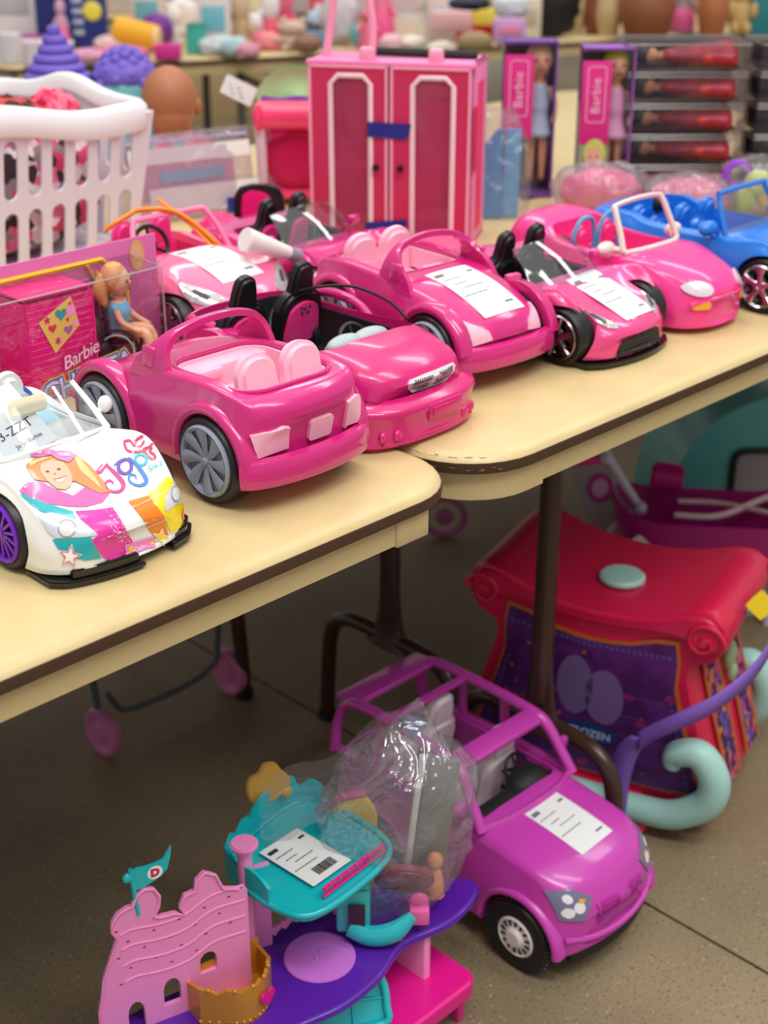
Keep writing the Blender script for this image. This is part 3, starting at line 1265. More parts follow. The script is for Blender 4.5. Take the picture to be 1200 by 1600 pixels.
    D('portrait_face', [cc([(240, 700), (300, 678), (370, 690), (405, 730), (425, 775), (418, 825), (385, 852), (335, 846), (290, 812), (255, 775), (236, 738)])], (236, 182, 152), .0016)
    D('portrait_smile', [cc([(318, 796), (350, 792), (382, 778), (374, 800), (345, 812)])], (250, 245, 240), .002)
    D('portrait_lips', [cc([(312, 792), (348, 788), (388, 772), (382, 779), (350, 793), (318, 797)])], (190, 70, 80), .0022)
    D('portrait_eyes', [cc(circ(278, 748, 12, 10, 5)), cc(circ(345, 734, 12, 10, 5)), cc(circ(322, 762, 5, 8, 3))], (90, 60, 50), .002)
    D('portrait_bow', [cc([(172, 632), (240, 642), (262, 605), (330, 628), (410, 625), (445, 655), (405, 694), (345, 678), (300, 650), (240, 662), (185, 660)])], (238, 120, 190), .002)
    D('portrait_bow_fold', [cc([(262, 612), (300, 640), (290, 650), (250, 640)]), cc([(330, 640), (400, 640), (420, 660), (350, 660)])], (250, 170, 215), .0024)
    # lettering
    S = lambda pts, w_: [cc(q) for q in stroke(pts, [v * 1.7 for v in w_] if isinstance(w_, list) else w_ * 1.6, 5)]
    D('lettering_pink', S([(556, 746), (590, 745), (625, 700), (632, 712), (690, 768), (722, 815), (712, 850), (670, 862), (630, 845), (618, 812), (645, 795), (668, 815)], [5, 9, 6, 9, 14, 15, 12, 8, 7, 7, 7, 4]) + S([(600, 700), (560, 750)], 5), (226, 50, 140), .0012)
    D('lettering_indigo', S([(742, 668), (700, 690), (698, 735), (735, 755), (768, 730), (765, 685), (742, 668)], [8, 12, 13, 9, 12, 12, 8]) + S([(668, 708), (700, 680), (740, 664)], 5), (96, 80, 180), .0012)
    D('lettering_blue', S([(752, 660), (775, 676), (815, 722), (850, 775), (855, 806), (822, 824), (780, 815), (755, 790), (762, 762), (790, 765), (800, 790)], [5, 7, 12, 14, 13, 9, 7, 7, 7, 6, 4]), (58, 130, 206), .0013)
    D('lettering_teal', S([(820, 640), (795, 660), (800, 695), (832, 705), (858, 685), (850, 650), (820, 640)], [7, 9, 10, 8, 10, 9, 7]), (70, 180, 214), .0012)
    hp = [(725, 570), (760, 560), (790, 590), (800, 560), (835, 535), (880, 538), (900, 560), (880, 595), (845, 610), (860, 640), (885, 665), (910, 660), (905, 640), (880, 625), (895, 600)]
    D('bow_heart', S(hp, 8) + S([(728, 575), (745, 615), (790, 628), (840, 618), (870, 600)], 8) + S([(850, 560), (830, 590), (805, 600)], 6), (226, 60, 110), .0013)
    tx = [[(x, -y) for x, y in lp] for lp in textpolys('Siwa', 52, shear=.35)]
    D('lettering_aqua', [cc(lp) for lp in rot2(tx, R(-32), 0, 0, 1, 905, 712)], (60, 186, 196), .0012)
    # number plate, stars
    pl = D('name_plate', [cc([(722, 1164), (895, 1118), (908, 1178), (738, 1238)])], (244, 130, 196), .0016)
    tx = [[(x, -y) for x, y in lp] for lp in textpolys('JoJo', 44, shear=.3)]
    D('plate_lettering', [cc(lp) for lp in rot2(tx, R(-15), 0, 0, 1, 812, 1180)], (255, 245, 252), .002)
    D('plate_bow', [cc(q) for q in [[(745, 1180), (775, 1165), (772, 1200), (748, 1205)]]], (248, 210, 40), .002)
    D('plate_bow', [cc(q) for q in [[(866, 1150), (893, 1140), (896, 1170), (870, 1172)]]], (60, 190, 200), .002)
    st_ = star(410, 1232, 74, rot=-80)
    D('star_badge', [cc(st_)], (252, 252, 252), .0014, m=mat('print_white', (250, 250, 250), .3))
    D('star_outline', [cc(q) for q in stroke(star(410, 1232, 60, rot=-80), 7, 1, True)[:5]], (226, 40, 110), .0018)
    D('star_outline', [cc(q) for q in stroke(star(410, 1232, 60, rot=-80), 7, 1, True)[5:8]], (240, 200, 30), .0018)
    D('star_outline', [cc(q) for q in stroke(star(410, 1232, 60, rot=-80), 7, 1, True)[8:]], (40, 170, 150), .0018)
    D('star_badge', [cc(star(936, 1122, 56, rot=-80))], (252, 252, 252), .0016, m=mat('print_white', (250, 250, 250), .3))
    D('star_fill', [cc(star(936, 1122, 44, rot=-80))], (246, 214, 40), .002)
    D('rainbow_mark', [cc(q) for q in stroke([(1072, 1035), (1065, 970), (1090, 930), (1100, 960)], 9, 4)], (244, 110, 40), .0014)
    # body creases as flat grey strokes, their shade put into the colour
    D('crease', [cc(q) for q in stroke([(700, 970), (800, 945), (980, 860)], 3, 4) + stroke([(760, 1090), (860, 1060), (1000, 1000)], 3, 4)], (214, 220, 222), .0022, m=mat('crease_shade_grey', (214, 218, 220), .3))
    return t


rainbow = rainbow_car()


# ---- magenta car with the silver grille and black interior
def grille_car():
    t = thing('toy_convertible', 'glittery magenta toy car with silver grille and black interior', 'toy car', (1.050, .984, .74), 0)
    st = [(0, .068, .058, .034, .046, .060, .066), (.006, .076, .064, .03, .05, .070, .076), (.02, .083, .069, .03, .054, .078, .086), (.05, .086, .073, .03, .056, .084, .096), (.085, .086, .075, .03, .058, .088, .100), (.12, .086, .078, .03, .06, .088, .094), (.2, .086, .08, .03, .06, .084, .088), (.29, .086, .08, .03, .06, .084, .088), (.33, .082, .075, .03, .06, .082, .086), (.345, .07, .06, .034, .056, .072, .074)]
    ck = rrect(-.072, .082, .072, .322, .02, 5)
    ck = [(x, y + (.0 if y > .2 else -.012 * (1 - (x / .072) ** 2))) for x, y in ck]
    cuts = [cutbox(ck, .032, .2)]
    for s in (-1, 1):
        cuts += [cutcyl(s * .1, s * .05, .085, .034, .040), cutcyl(s * .1, s * .05, .275, .034, .040)]
    body = carbody(st, 'body', MAGD, t, cuts, cf=.024, cr=.016)
    tree = bvh_of(body)
    tub(t, -.0715, .0835, .0715, .3215, .0195, .080, .034, mat('black_interior', (16, 14, 17), .6))
    # bumper with skirt
    rows = []
    for k in range(29):
        a = (-1 + k / 14) * math.pi / 2 * .96
        x = .089 * math.sin(a)
        y = -.010 + .040 * (1 - math.cos(a)) ** 1.25
        n_ = Vector((math.sin(a) * .7, -max(.2, math.cos(a)), 0)).normalized()
        P = Vector((x, y, 0))
        dz = .006 * math.sin(a * 2) ** 2
        rows.append([P - n_ * .016 + Vector((0, 0, .005)), P + Vector((0, 0, .004)), P + n_ * .003 + Vector((0, 0, .007)), P + n_ * .0015 + Vector((0, 0, .013)), P + n_ * .003 + Vector((0, 0, .036)), P + n_ * .0055 + Vector((0, 0, .042)), P + n_ * .003 + Vector((0, 0, .047)), P - n_ * .016 + Vector((0, 0, .052 + .000))])
    b = B()
    b.grid(rows, closed_v=True, cap=True)
    bp = b.out('bumper', MAGD, t, ang=55)
    btree = bvh_of(bp)
    pf = plane((0, -.1, .028), (1, 0, 0), (0, 0, 1))
    b = B()
    b.box((.014, -.0125, .035), (.052, .006, .018), bev=.0015)
    b.out('number_plate_frame', MAGD, bp)
    b = B()
    b.box((.014, -.0158, .035), (.042, .002, .011), bev=.0008)
    b.out('number_plate', MAGD, bp)
    for s in (-1, 1):
        b = B()
        for dx in (0, .016):
            x = s * (.052 + dx)
            y = -.010 + .040 * (1 - math.cos(math.asin(min(.99, abs(x) / .089)))) ** 1.25
            b.sph((x, y - .002, .018), (.0065, .004, .0065))
        b.rod_ring((s * .060, -.0055, .018), .001, .0004) if False else None
        b.out('fog_lamp', MAGD, bp)
    b = B()
    b.tube([(-.07, -.001, .010), (0, -.0125, .0125), (.07, -.001, .010)], .002, n=8)
    b.out('trim_line', MAGD, bp)
    for s in (-1, 1):
        b = B()
        b.tube([(s * .050, .004, .004), (s * .070, .010, .003), (s * .086, .028, .004)], [.004, .006, .004], n=8, flat=.5)
        b.out('skirt_foot', MAGD, bp)
    # grille
    g = [(-.036, .008), (.036, .008), (.030, -.006), (.020, -.0095), (-.020, -.0095), (-.030, -.006)]
    gm = plane((.012, -.1, .0625), (1, 0, 0), (0, 0, 1))
    go = decal('grille', [cat(g, 3, True)], mat('silver_print', (232, 232, 236), .35), t, tree, gm, step=.004, off=.0012, thick=.0015)
    sl = []
    for k in range(-10, 11):
        x = k * .0031
        if abs(x) < .0035:
            continue
        tp, bt = .0062, -.0075 + max(0, abs(x) - .018) * .35
        for a, c in ((tp, .0008), (-.0008, bt)):
            sl.append([(x - .0007, c), (x + .0007, c), (x + .0010, a), (x - .0004, a)])
    decal('grille_slots', sl, INK, go, tree, gm, step=.004, off=.0036)
    decal('badge', stroke([(.004, .005), (-.003, .004), (-.002, .0), (.004, -.002), (.002, -.006), (-.004, -.006)], .0016, 4), mat('silver_print', (214, 214, 220), .3), go, tree, gm, step=.004, off=.0042)
    # lamp outlines raised in the same plastic
    for s in (-1, 1):
        lp = [(s * .036, -.012), (s * .054, -.016), (s * .078, -.010), (s * .083, .008), (s * .070, .010), (s * .050, .003)]
        decal('headlamp', [cat(lp[::s], 3, True)], MAGD, t, tree, plane((0, -.1, .068), (1, 0, 0), (0, 0, 1)), step=.004, off=.0004, thick=.0012)
    for s in (-1, 1):
        for y in (.085, .275):
            wheel(t, s * .084, y, .036, .028, .028, 'five', DCHR)
    # interior
    b = B()
    for x in (-.034, .004):
        b.sph((x, .092, .092), (.026, .012, .011))
        b.sph((x, .100, .086), (.022, .010, .009))
    b.out('dashboard_pods', LGREY, t)
    steering(t, -.005, .108, .084, .021, BLACK, 65)
    for x in (-.048, .040):
        b = B()
        mw = T(x, .262, .040) @ Matrix.Rotation(R(12), 4, 'X')
        b.prism(cat([(-.034, 0), (.034, 0), (.037, .03), (.030, .058), (.012, .070), (-.012, .070), (-.030, .058), (-.037, .03)], 3, True), -.010, .010, mw @ Matrix.Rotation(R(90), 4, 'X'), bev=.005, seg=3)
        b.prism(cat([(-.016, .058), (.016, .058), (.017, .075), (.012, .098), (0, .104), (-.012, .098), (-.017, .075)], 3, True), -.008, .008, mw @ Matrix.Rotation(R(90), 4, 'X'), bev=.004, seg=3)
        so = b.out('seat', BLACK, t, ang=60)
        b = B()
        b.prism(cat([(-.024, .006), (.024, .006), (.026, .03), (.020, .050), (0, .058), (-.020, .050), (-.026, .03)], 3, True), .0095, .0135, mw @ Matrix.Rotation(R(90), 4, 'X'), bev=.0015)
        b.out('seat_pad', HOT, so, ang=60)
        b = B()
        for dx, dz in ((-.004, .040), (.005, .040), (-.006, .047), (0, .045), (.007, .047)):
            b.sph((x + dx, .262 - .0145 - dz * .2, .040 + dz), (.0022, .001, .0022), u=8, v=6)
        b.out('pad_print', INK, so)
    b = B()
    b.tube([(.012, .262, .088), (.03, .24, .108), (.068, .195, .116), (.088, .150, .104), (.090, .118, .088)], .0018, n=8, smooth=8)
    b.tube([(.012, .262, .086), (-.005, .25, .080), (-.02, .235, .06)], .0018, n=8, smooth=8)
    tag_ = b.out('seat_strap', BLACK, t)
    # raised wheel-arch shoulder on the right side
    b = B()
    b.tube([(.079, .16, .078), (.0795, .195, .094), (.0795, .245, .096), (.079, .29, .080)], [.004, .006, .006, .004], n=10, smooth=6)
    b.out('side_rail', MAG, t)
    return t


grille_car()


# ---- low sports cars
def sports(label, loc, rz, bodym, seatm=BLACK, prints=True, L=.325, W=.094, hz=.0):
    t = thing('toy_sports_car', label, 'toy car', loc, rz)
    k = W / .094
    st = [(0, .050 * k, .046 * k, .012, .022, .034, .037), (.003, .066 * k, .058 * k, .011, .024, .039, .043), (.012, .080 * k, .068 * k, .010, .03, .046, .050), (.03, .090 * k, .080 * k, .010, .058, .074, .058), (.055, .0935 * k, .083 * k, .010, .080, .090, .066), (.075, .0935 * k, .083 * k, .010, .080, .091, .074),
          (.10, .092 * k, .080 * k, .010, .070, .086, .083), (.15, .089 * k, .076 * k, .010, .05, .078, .084), (.215, .090 * k, .077 * k, .010, .055, .083, .086), (.25, .0935 * k, .083 * k, .010, .080, .093, .088), (.28, .092 * k, .078 * k, .010, .068, .086, .088), (.31, .086 * k, .072 * k, .012, .05, .075, .082), (L, .075 * k, .06 * k, .018, .044, .06, .064)]
    cuts = [cutbox(rrect(-.066, .128, .066, .245, .02, 5), .022, .2)]
    for s in (-1, 1):
        cuts += [cutcyl(s * .11, s * .062, .062, .037, .0395), cutcyl(s * .11, s * .062, .258, .037, .0395)]
    body = carbody(st, 'body', bodym, t, cuts, cf=.024, cr=.014)
    tree = bvh_of(body)
    tub(t, -.0655, .1285, .0655, .2445, .0195, .078, .026, mat('black_interior', (16, 14, 17), .6))
    for s in (-1, 1):
        for y in (.062, .258):
            wheel(t, s * .0925 * k, y, .0365, .028, .0285, 'five', DCHR)
    b = B()
    o_ = []
    for i in range(21):
        x = (-1 + i / 10) * .086 * k
        o_.append((x, .024 * (x / .094) ** 2 + .03 * max(0, abs(x) / .086 - .8) - .005))
    o_ += [(.086 * k, .05), (-.086 * k, .05)]
    b.prism(o_, .003, .0085, bev=.001)
    b.out('front_lip', BLKG, t)
    # mouth and lamps
    pf = plane((0, -.1, .022), (1, 0, 0), (0, 0, 1))
    gr = decal('grille', [[(-.050, -.013), (.050, -.013), (.036, .012), (-.036, .012)]], mat('matt_black', (24, 24, 25), .6), t, tree, pf, step=.005, off=.0012, thick=.0015)
    decal('grille_bars', [[(-.044, z), (.044, z), (.042, z + .001), (-.042, z + .001)] for z in (-.009, -.004, .001, .006)] + [[(-.018, -.012), (-.016, -.012), (-.016, -.002), (-.018, -.002)], [(.016, -.012), (.018, -.012), (.018, -.002), (.016, -.002)]], mat('grille_bar', (60, 60, 62), .5), gr, tree, pf, step=.005, off=.0034)
    pt = plane((0, 0, .2), (1, 0, 0), (0, 1, 0))
    for s in (-1, 1):
        lp = [(s * .040, .012), (s * .052, .018), (s * .066, .036), (s * .074, .062), (s * .069, .060), (s * .055, .042), (s * .043, .024)]
        lo = decal('headlamp', [cat(lp[::s], 3, True)], mat('lamp_silver', (205, 200, 205), .15, metal=.6), t, tree, pt, step=.004, off=.0008, thick=.0012)
        lp2 = [(s * .047, .022), (s * .053, .024), (s * .062, .040), (s * .057, .040)]
        decal('lamp_detail', [lp2[::s], [(s * .063, .043), (s * .067, .047), (s * .0695, .053), (s * .0655, .050)][::s]], mat('lamp_dark', (70, 66, 72), .3), lo, tree, pt, step=.005, off=.0028)
        decal('indicator', [[(s * .0675, .049), (s * .0705, .052), (s * .0725, .0595), (s * .0690, .0565)][::s]], mat('amber', (240, 170, 60), .3), lo, tree, pt, step=.005, off=.0032)
    if prints:
        rn = random.Random(2)
        q = []
        for _ in range(11):
            x, y = .005 + rn.uniform(-.012, .016), .022 + rn.uniform(-.008, .010)
            q.append(star(x, y, rn.uniform(.002, .0042), n=5, rot=rn.uniform(0, 90), q=.6))
        decal('flower_print', q, mat('print_pale', (250, 205, 225), .3), body, tree, pt, step=.01, off=.0008)
    # windscreen
    lo = [(-.070, .122, .078), (-.04, .106, .085), (0, .100, .0875), (.04, .106, .085), (.070, .122, .078)]
    hi = [(-.056, .168, .120), (-.030, .161, .1245), (0, .159, .126), (.030, .161, .1245), (.056, .168, .120)]
    pane(t, [lo, [((a[0] + c[0]) / 2, (a[1] + c[1]) / 2 - .003, (a[2] + c[2]) / 2 + .003) for a, c in zip(lo, hi)], hi])
    b = B()
    for s in (-1, 1):
        b.tube([(s * .070, .122, .077), (s * .064, .142, .101), (s * .056, .168, .1205)], .0016, n=8)
    b.tube([(p[0], p[1], p[2] - .0005) for p in hi], .0014, n=8)
    b.out('windscreen_edge', WINDOW, t)
    for s in (-1, 1):
        b = B()
        b.box((s * .086, .142, .094), (.022, .012, .013), rot=(0, 0, R(12 * s)), bev=.004)
        b.box((s * .076, .145, .086), (.014, .006, .006), bev=.002)
        b.out('side_mirror', bodym, t)
    for s in (-1, 1):
        x = s * .031
        mw = T(x, .222, .030) @ Matrix.Rotation(R(14), 4, 'X') @ Matrix.Rotation(R(90), 4, 'X')
        b = B()
        b.prism(cat([(-.027, 0), (.027, 0), (.029, .03), (.025, .062), (.015, .074), (.013, .098), (0, .108), (-.013, .098), (-.015, .074), (-.025, .062), (-.029, .03)], 3, True), -.009, .009, mw, bev=.005, seg=3)
        so = b.out('seat', BLACK, t, ang=60)
        b = B()
        b.prism(cat([(-.018, .004), (.018, .004), (.017, .05), (.010, .07), (-.010, .07), (-.017, .05)], 3, True), .008, .014, mw, bev=.002)
        b.out('seat_pad', seatm, so, ang=60)
    b = B()
    b.box((0, .132, .072), (.124, .018, .014), bev=.004)
    b.out('dashboard', BLACK, t)
    steering(t, .03, .150, .078, .016, BLACK, 65)
    return t, tree


s5, t5 = sports('pearly pink sports toy car with black mouth and white sales label on the bonnet', (1.429, .972, .74), R(1), PEARL)
price_tag(s5, plane((.012, .062, .2), (1, .05, 0), (-.05, 1, 0)), .066, .095, tree=t5, bars=False, rng=random.Random(8))
s9, t9 = sports('deep pink sports toy car in the back row in front of the pink doll closet', (1.340, 1.335, .74), R(3), MAG, HOT, prints=False)


# ---- pale rose car behind, with pink windscreen frame
def rose_car():
    t = thing('toy_convertible', 'rose pink toy car in the back row with pink windscreen frame and white label', 'toy car', (1.120, 1.342, .74), R(-2))
    st = [(0, .052, .046, .014, .03, .044, .050), (.006, .070, .060, .013, .034, .054, .062), (.022, .084, .073, .012, .046, .070, .076), (.06, .0915, .081, .012, .080, .093, .090), (.10, .0915, .080, .012, .074, .092, .100), (.15, .090, .076, .012, .055, .088, .100), (.2, .088, .077, .012, .055, .086, .090), (.262, .090, .079, .012, .070, .090, .093), (.29, .088, .077, .012, .06, .088, .092), (.32, .080, .068, .014, .05, .08, .082)]
    cuts = [cutbox(rrect(-.066, .165, .066, .285, .02, 5), .022, .2)]
    for s in (-1, 1):
        cuts += [cutcyl(s * .11, s * .062, .068, .037, .0395), cutcyl(s * .11, s * .062, .262, .037, .0395)]
    body = carbody(st, 'body', ROSE, t, cuts, cf=.03, cr=.012)
    tree = bvh_of(body)
    tub(t, -.0655, .1655, .0655, .2845, .0195, .083, .026, mat('rose_interior', (220, 60, 110), .4))
    for s in (-1, 1):
        for y in (.068, .262):
            wheel(t, s * .0905, y, .0365, .028, .0285, 'five', DCHR)
    b = B()
    b.tube([(-.074, .158, .090), (-.068, .175, .118), (-.058, .188, .138), (-.045, .190, .141), (.045, .190, .141), (.058, .188, .138), (.068, .175, .118), (.074, .158, .090)], .0038, n=10, smooth=3)
    b.out('windscreen_frame', mat('rose_frame', (250, 130, 180), .3, coat=.4), t)
    pt = plane((0, 0, .2), (1, 0, 0), (0, 1, 0))
    for s in (-1, 1):
        lp = [(s * .040, .016), (s * .058, .020), (s * .076, .040), (s * .080, .060), (s * .072, .058), (s * .054, .038)]
        lo = decal('headlamp', [cat(lp[::s], 3, True)], mat('lamp_silver', (205, 200, 205), .15, metal=.6), t, tree, pt, step=.004, off=.0008, thick=.0012)
        decal('lamp_detail', [[(s * .056, .028), (s * .062, .028), (s * .072, .046), (s * .067, .046)][::s]], mat('lamp_dark', (70, 66, 72), .3), lo, tree, pt, step=.01, off=.0028)
    steering(t, -.028, .195, .102, .026, BLACK, 70)
    for s in (-1, 1):
        seat(t, s * .031, .268, .040, HOT, h=.085)
    price_tag(t, plane((.004, .095, .2), (1, .05, 0), (-.05, 1, 0)), .070, .110, tree=tree, bars=False, rng=random.Random(4))
    return t


rose_car()


# ---- hot pink car with white windscreen frame
def hot_car():
    t = thing('toy_convertible', 'hot pink toy car with an off-white windscreen frame and light blue seat loops', 'toy car', (1.609, .966, .74), R(0))
    st = [(0, .040, .036, .010, .030, .044, .052), (.004, .052, .046, .009, .032, .050, .060), (.015, .066, .056, .008, .034, .056, .070), (.035, .074, .060, .008, .036, .066, .080), (.08, .077, .066, .008, .062, .084, .091), (.115, .077, .066, .008, .06, .086, .094), (.16, .077, .067, .008, .045, .084, .088), (.23, .077, .069, .008, .045, .088, .090), (.27, .078, .070, .008, .05, .098, .108), (.32, .076, .066, .010, .05, .098, .112), (.345, .066, .055, .016, .045, .080, .086)]
    cuts = [cutbox(rrect(-.060, .128, .060, .262, .02, 5), .025, .2)]
    for s in (-1, 1):
        cuts += [cutcyl(s * .1, s * .055, .085, .030, .033), cutcyl(s * .1, s * .055, .280, .030, .033)]
    body = carbody(st, 'body', HOT, t, cuts, cf=.022, cr=.02)
    tree = bvh_of(body)
    tub(t, -.0595, .1285, .0595, .2615, .0195, .086, .028, HOT)
    for s in (-1, 1):
        for y in (.085, .280):
            wheel(t, s * .0755, y, .030, .024, .022, 'five', DCHR)
    b = B()
    b.tube([(-.062, .128, .092), (-.058, .138, .115), (-.054, .152, .143), (-.047, .156, .148), (0, .153, .152), (.047, .156, .148), (.054, .152, .143), (.058, .138, .115), (.062, .128, .092)], .0046, n=10, smooth=3, flat=.75)
    b.tube([(-.062, .128, .091), (-.035, .114, .0945), (0, .109, .096), (.035, .114, .0945), (.062, .128, .091)], .0034, n=8, smooth=5)
    b.out('windscreen_frame', CREAM, t)
    for s in (-1, 1):
        b = B()
        b.sph((s * .078, .146, .097), (.017, .009, .0095))
        b.tube([(s * .060, .134, .094), (s * .070, .142, .096)], .004, n=8, smooth=0)
        b.out('side_mirror', CREAM, t)
    pf = plane((0, -.1, .058), (1, 0, 0), (0, 0, 1))
    for s in (-1, 1):
        lo = decal('headlamp', [circ(s * .044, .002, .015, 24, .0085)], mat('lamp_pearl', (226, 214, 226), .2, coat=.5), t, tree, pf, step=.005, off=.0008, thick=.0025)
        decal('indicator', [rrect(s * .046 - .011, -.023, s * .046 + .011, -.013, .004, 3)], mat('amber_lens', (246, 178, 40), .25, coat=.5), t, tree, pf, step=.005, off=.0008, thick=.002)
    b = B()
    b.tube([(-.062, .017, .042), (-.03, .002, .0475), (0, -.0015, .049), (.03, .002, .0475), (.062, .017, .042)], .0022, n=8)
    b.out('bumper_line', HOT, t)
    for s in (-1, 1):
        seat(t, s * .029, .235, .035, HOT, h=.07)
        b = B()
        b.tube([(s * .029 - .024, .222, .06), (s * .029 - .023, .220, .095), (s * .029 - .012, .218, .116), (s * .029 + .012, .218, .116), (s * .029 + .023, .220, .095), (s * .029 + .024, .222, .06)], .003, n=8, smooth=5)
        b.out('seat_loop', mat('light_blue_plastic', (80, 170, 215), .3), t)
    return t


hot_car()


# ---- blue car at the right
def blue_car():
    t = thing('toy_convertible', 'bright blue toy car with blue framed windscreen at the right edge', 'toy car', (1.795, .912, .74), R(0))
    st = [(0, .060, .052, .020, .036, .056, .064), (.005, .074, .064, .018, .04, .064, .072), (.02, .086, .074, .016, .046, .074, .082), (.06, .092, .080, .015, .078, .096, .092), (.11, .092, .080, .015, .055, .090, .098), (.15, .090, .078, .015, .055, .088, .094), (.26, .089, .078, .015, .055, .088, .092), (.305, .092, .080, .015, .080, .099, .099), (.37, .090, .076, .016, .052, .090, .096), (.395, .076, .062, .022, .045, .074, .078)]
    cuts = [cutbox(rrect(-.066, .150, .066, .335, .02, 5), .025, .2)]
    for s in (-1, 1):
        cuts += [cutcyl(s * .11, s * .06, .062, .038, .042), cutcyl(s * .11, s * .06, .31, .038, .042)]
    body = carbody(st, 'body', BLUE, t, cuts, cf=.02, cr=.018)
    tub(t, -.0655, .1505, .0655, .3345, .0195, .084, .030, BLUE)
    for s in (-1, 1):
        for y in (.062, .31):
            wheel(t, s * .0925, y, .038, .028, .030, 'five', CHROME)
    b = B()
    b.tube([(-.070, .138, .090), (-.066, .150, .118), (-.060, .160, .140), (-.052, .162, .145), (.052, .162, .145), (.060, .160, .140), (.066, .150, .118), (.070, .138, .090)], .0042, n=10, smooth=3)
    b.out('windscreen_frame', BLUE, t)
    pane(t, [[(-.068, .138, .092), (0, .132, .096), (.068, .138, .092)], [(-.058, .160, .141), (0, .158, .142), (.058, .160, .141)]])
    for s in (-1, 1):
        b = B()
        b.sph((s * .088, .155, .102), (.019, .011, .011))
        b.tube([(s * .070, .15, .094), (s * .080, .153, .098)], .004, n=8, smooth=0)
        b.out('side_mirror', BLUE, t)
        seat(t, s * .031, .245, .040, BLUE, h=.075)
        seat(t, s * .031, .318, .040, BLUE, h=.06)
    b = B()
    b.sph((.0, .30, .098), (.011, .009, .014))
    b.out('head_rest', BLACK, t)
    b = B()
    b.box((0, .150, .084), (.12, .018, .014), bev=.004)
    b.out('dashboard', BLUE, t)
    return t


blue_car()

# ---------------------------------------------------------------- things on the tables
CLEARB = clear('clear_box_plastic', (240, 240, 243), .05, .04)
CRINKLE = clear('crinkled_clear_bag', (240, 236, 242), .08, .10, bump=(26, .9, .02), haze=.06)
CRINKLE2 = clear('soft_clear_bag', (236, 226, 234), .07, .12, bump=(14, .9, .03), haze=.16)
SKIN = mat('doll_skin', (232, 176, 140), .5, sss=.1)
BROWNSKIN = mat('brown_doll_skin', (176, 112, 76), .5)
TEAL = mat('teal_plastic', (40, 188, 196), .3, coat=.3)
Zt = .7405


def figure_parts(t, x, y, z, s, skin, hair, dress, arms=True):
    """small doll: body in one surface, hair and dress as parts; s = height"""
    b = B()
    b.sph((x, y, z + s * .88), (s * .085, s * .095, s * .11))
    b.tube([(x, y, z + s * .80), (x, y, z + s * .72)], s * .035, n=10, smooth=0)
    b.tube([(x, y, z + s * .74), (x, y, z + s * .62), (x, y, z + s * .5), (x, y, z + s * .46)], [s * .05, s * .075, s * .06, s * .07], n=12)
    b.sph((x, y - s * .092, z + s * .875), (s * .014, s * .016, s * .018), u=8, v=6)
    for k in (-1, 1):
        b.tube([(x + k * s * .07, y, z + s * .70), (x + k * s * .12, y - s * .02, z + s * .58), (x + k * s * .10, y - s * .10, z + s * .46)], [s * .026, s * .022, s * .017], n=8)
        b.tube([(x + k * s * .04, y, z + s * .47), (x + k * s * .045, y - s * .01, z + s * .25), (x + k * s * .045, y, z + s * .03)], [s * .045, s * .034, s * .02], n=8)
    bd = b.out('body', skin, t, ang=180)
    b = B()
    b.sph((x, y + s * .02, z + s * .905), (s * .105, s * .10, s * .115))
    b.tube([(x, y + s * .06, z + s * .9), (x, y + s * .10, z + s * .75), (x, y + s * .08, z + s * .58)], [s * .09, s * .08, s * .03], n=10)
    b.out('hair', hair, t, ang=180)
    b = B()
    b.tube([(x, y, z + s * .72), (x, y, z + s * .58), (x, y, z + s * .50), (x, y, z + s * .36)], [s * .06, s * .085, s * .078, s * .12], n=14)
    b.out('dress', dress, t, ang=180)
    b = B()
    for k in (-1, 1):
        b.sph((x + k * s * .035, y - s * .088, z + s * .895), (s * .014, s * .006, s * .009), u=8, v=6)
    b.tube([(x - s * .025, y - s * .088, z + s * .835), (x, y - s * .097, z + s * .828), (x + s * .025, y - s * .088, z + s * .835)], s * .006, n=6)
    b.out('face_paint', mat('face_paint', (120, 50, 60), .5), bd)


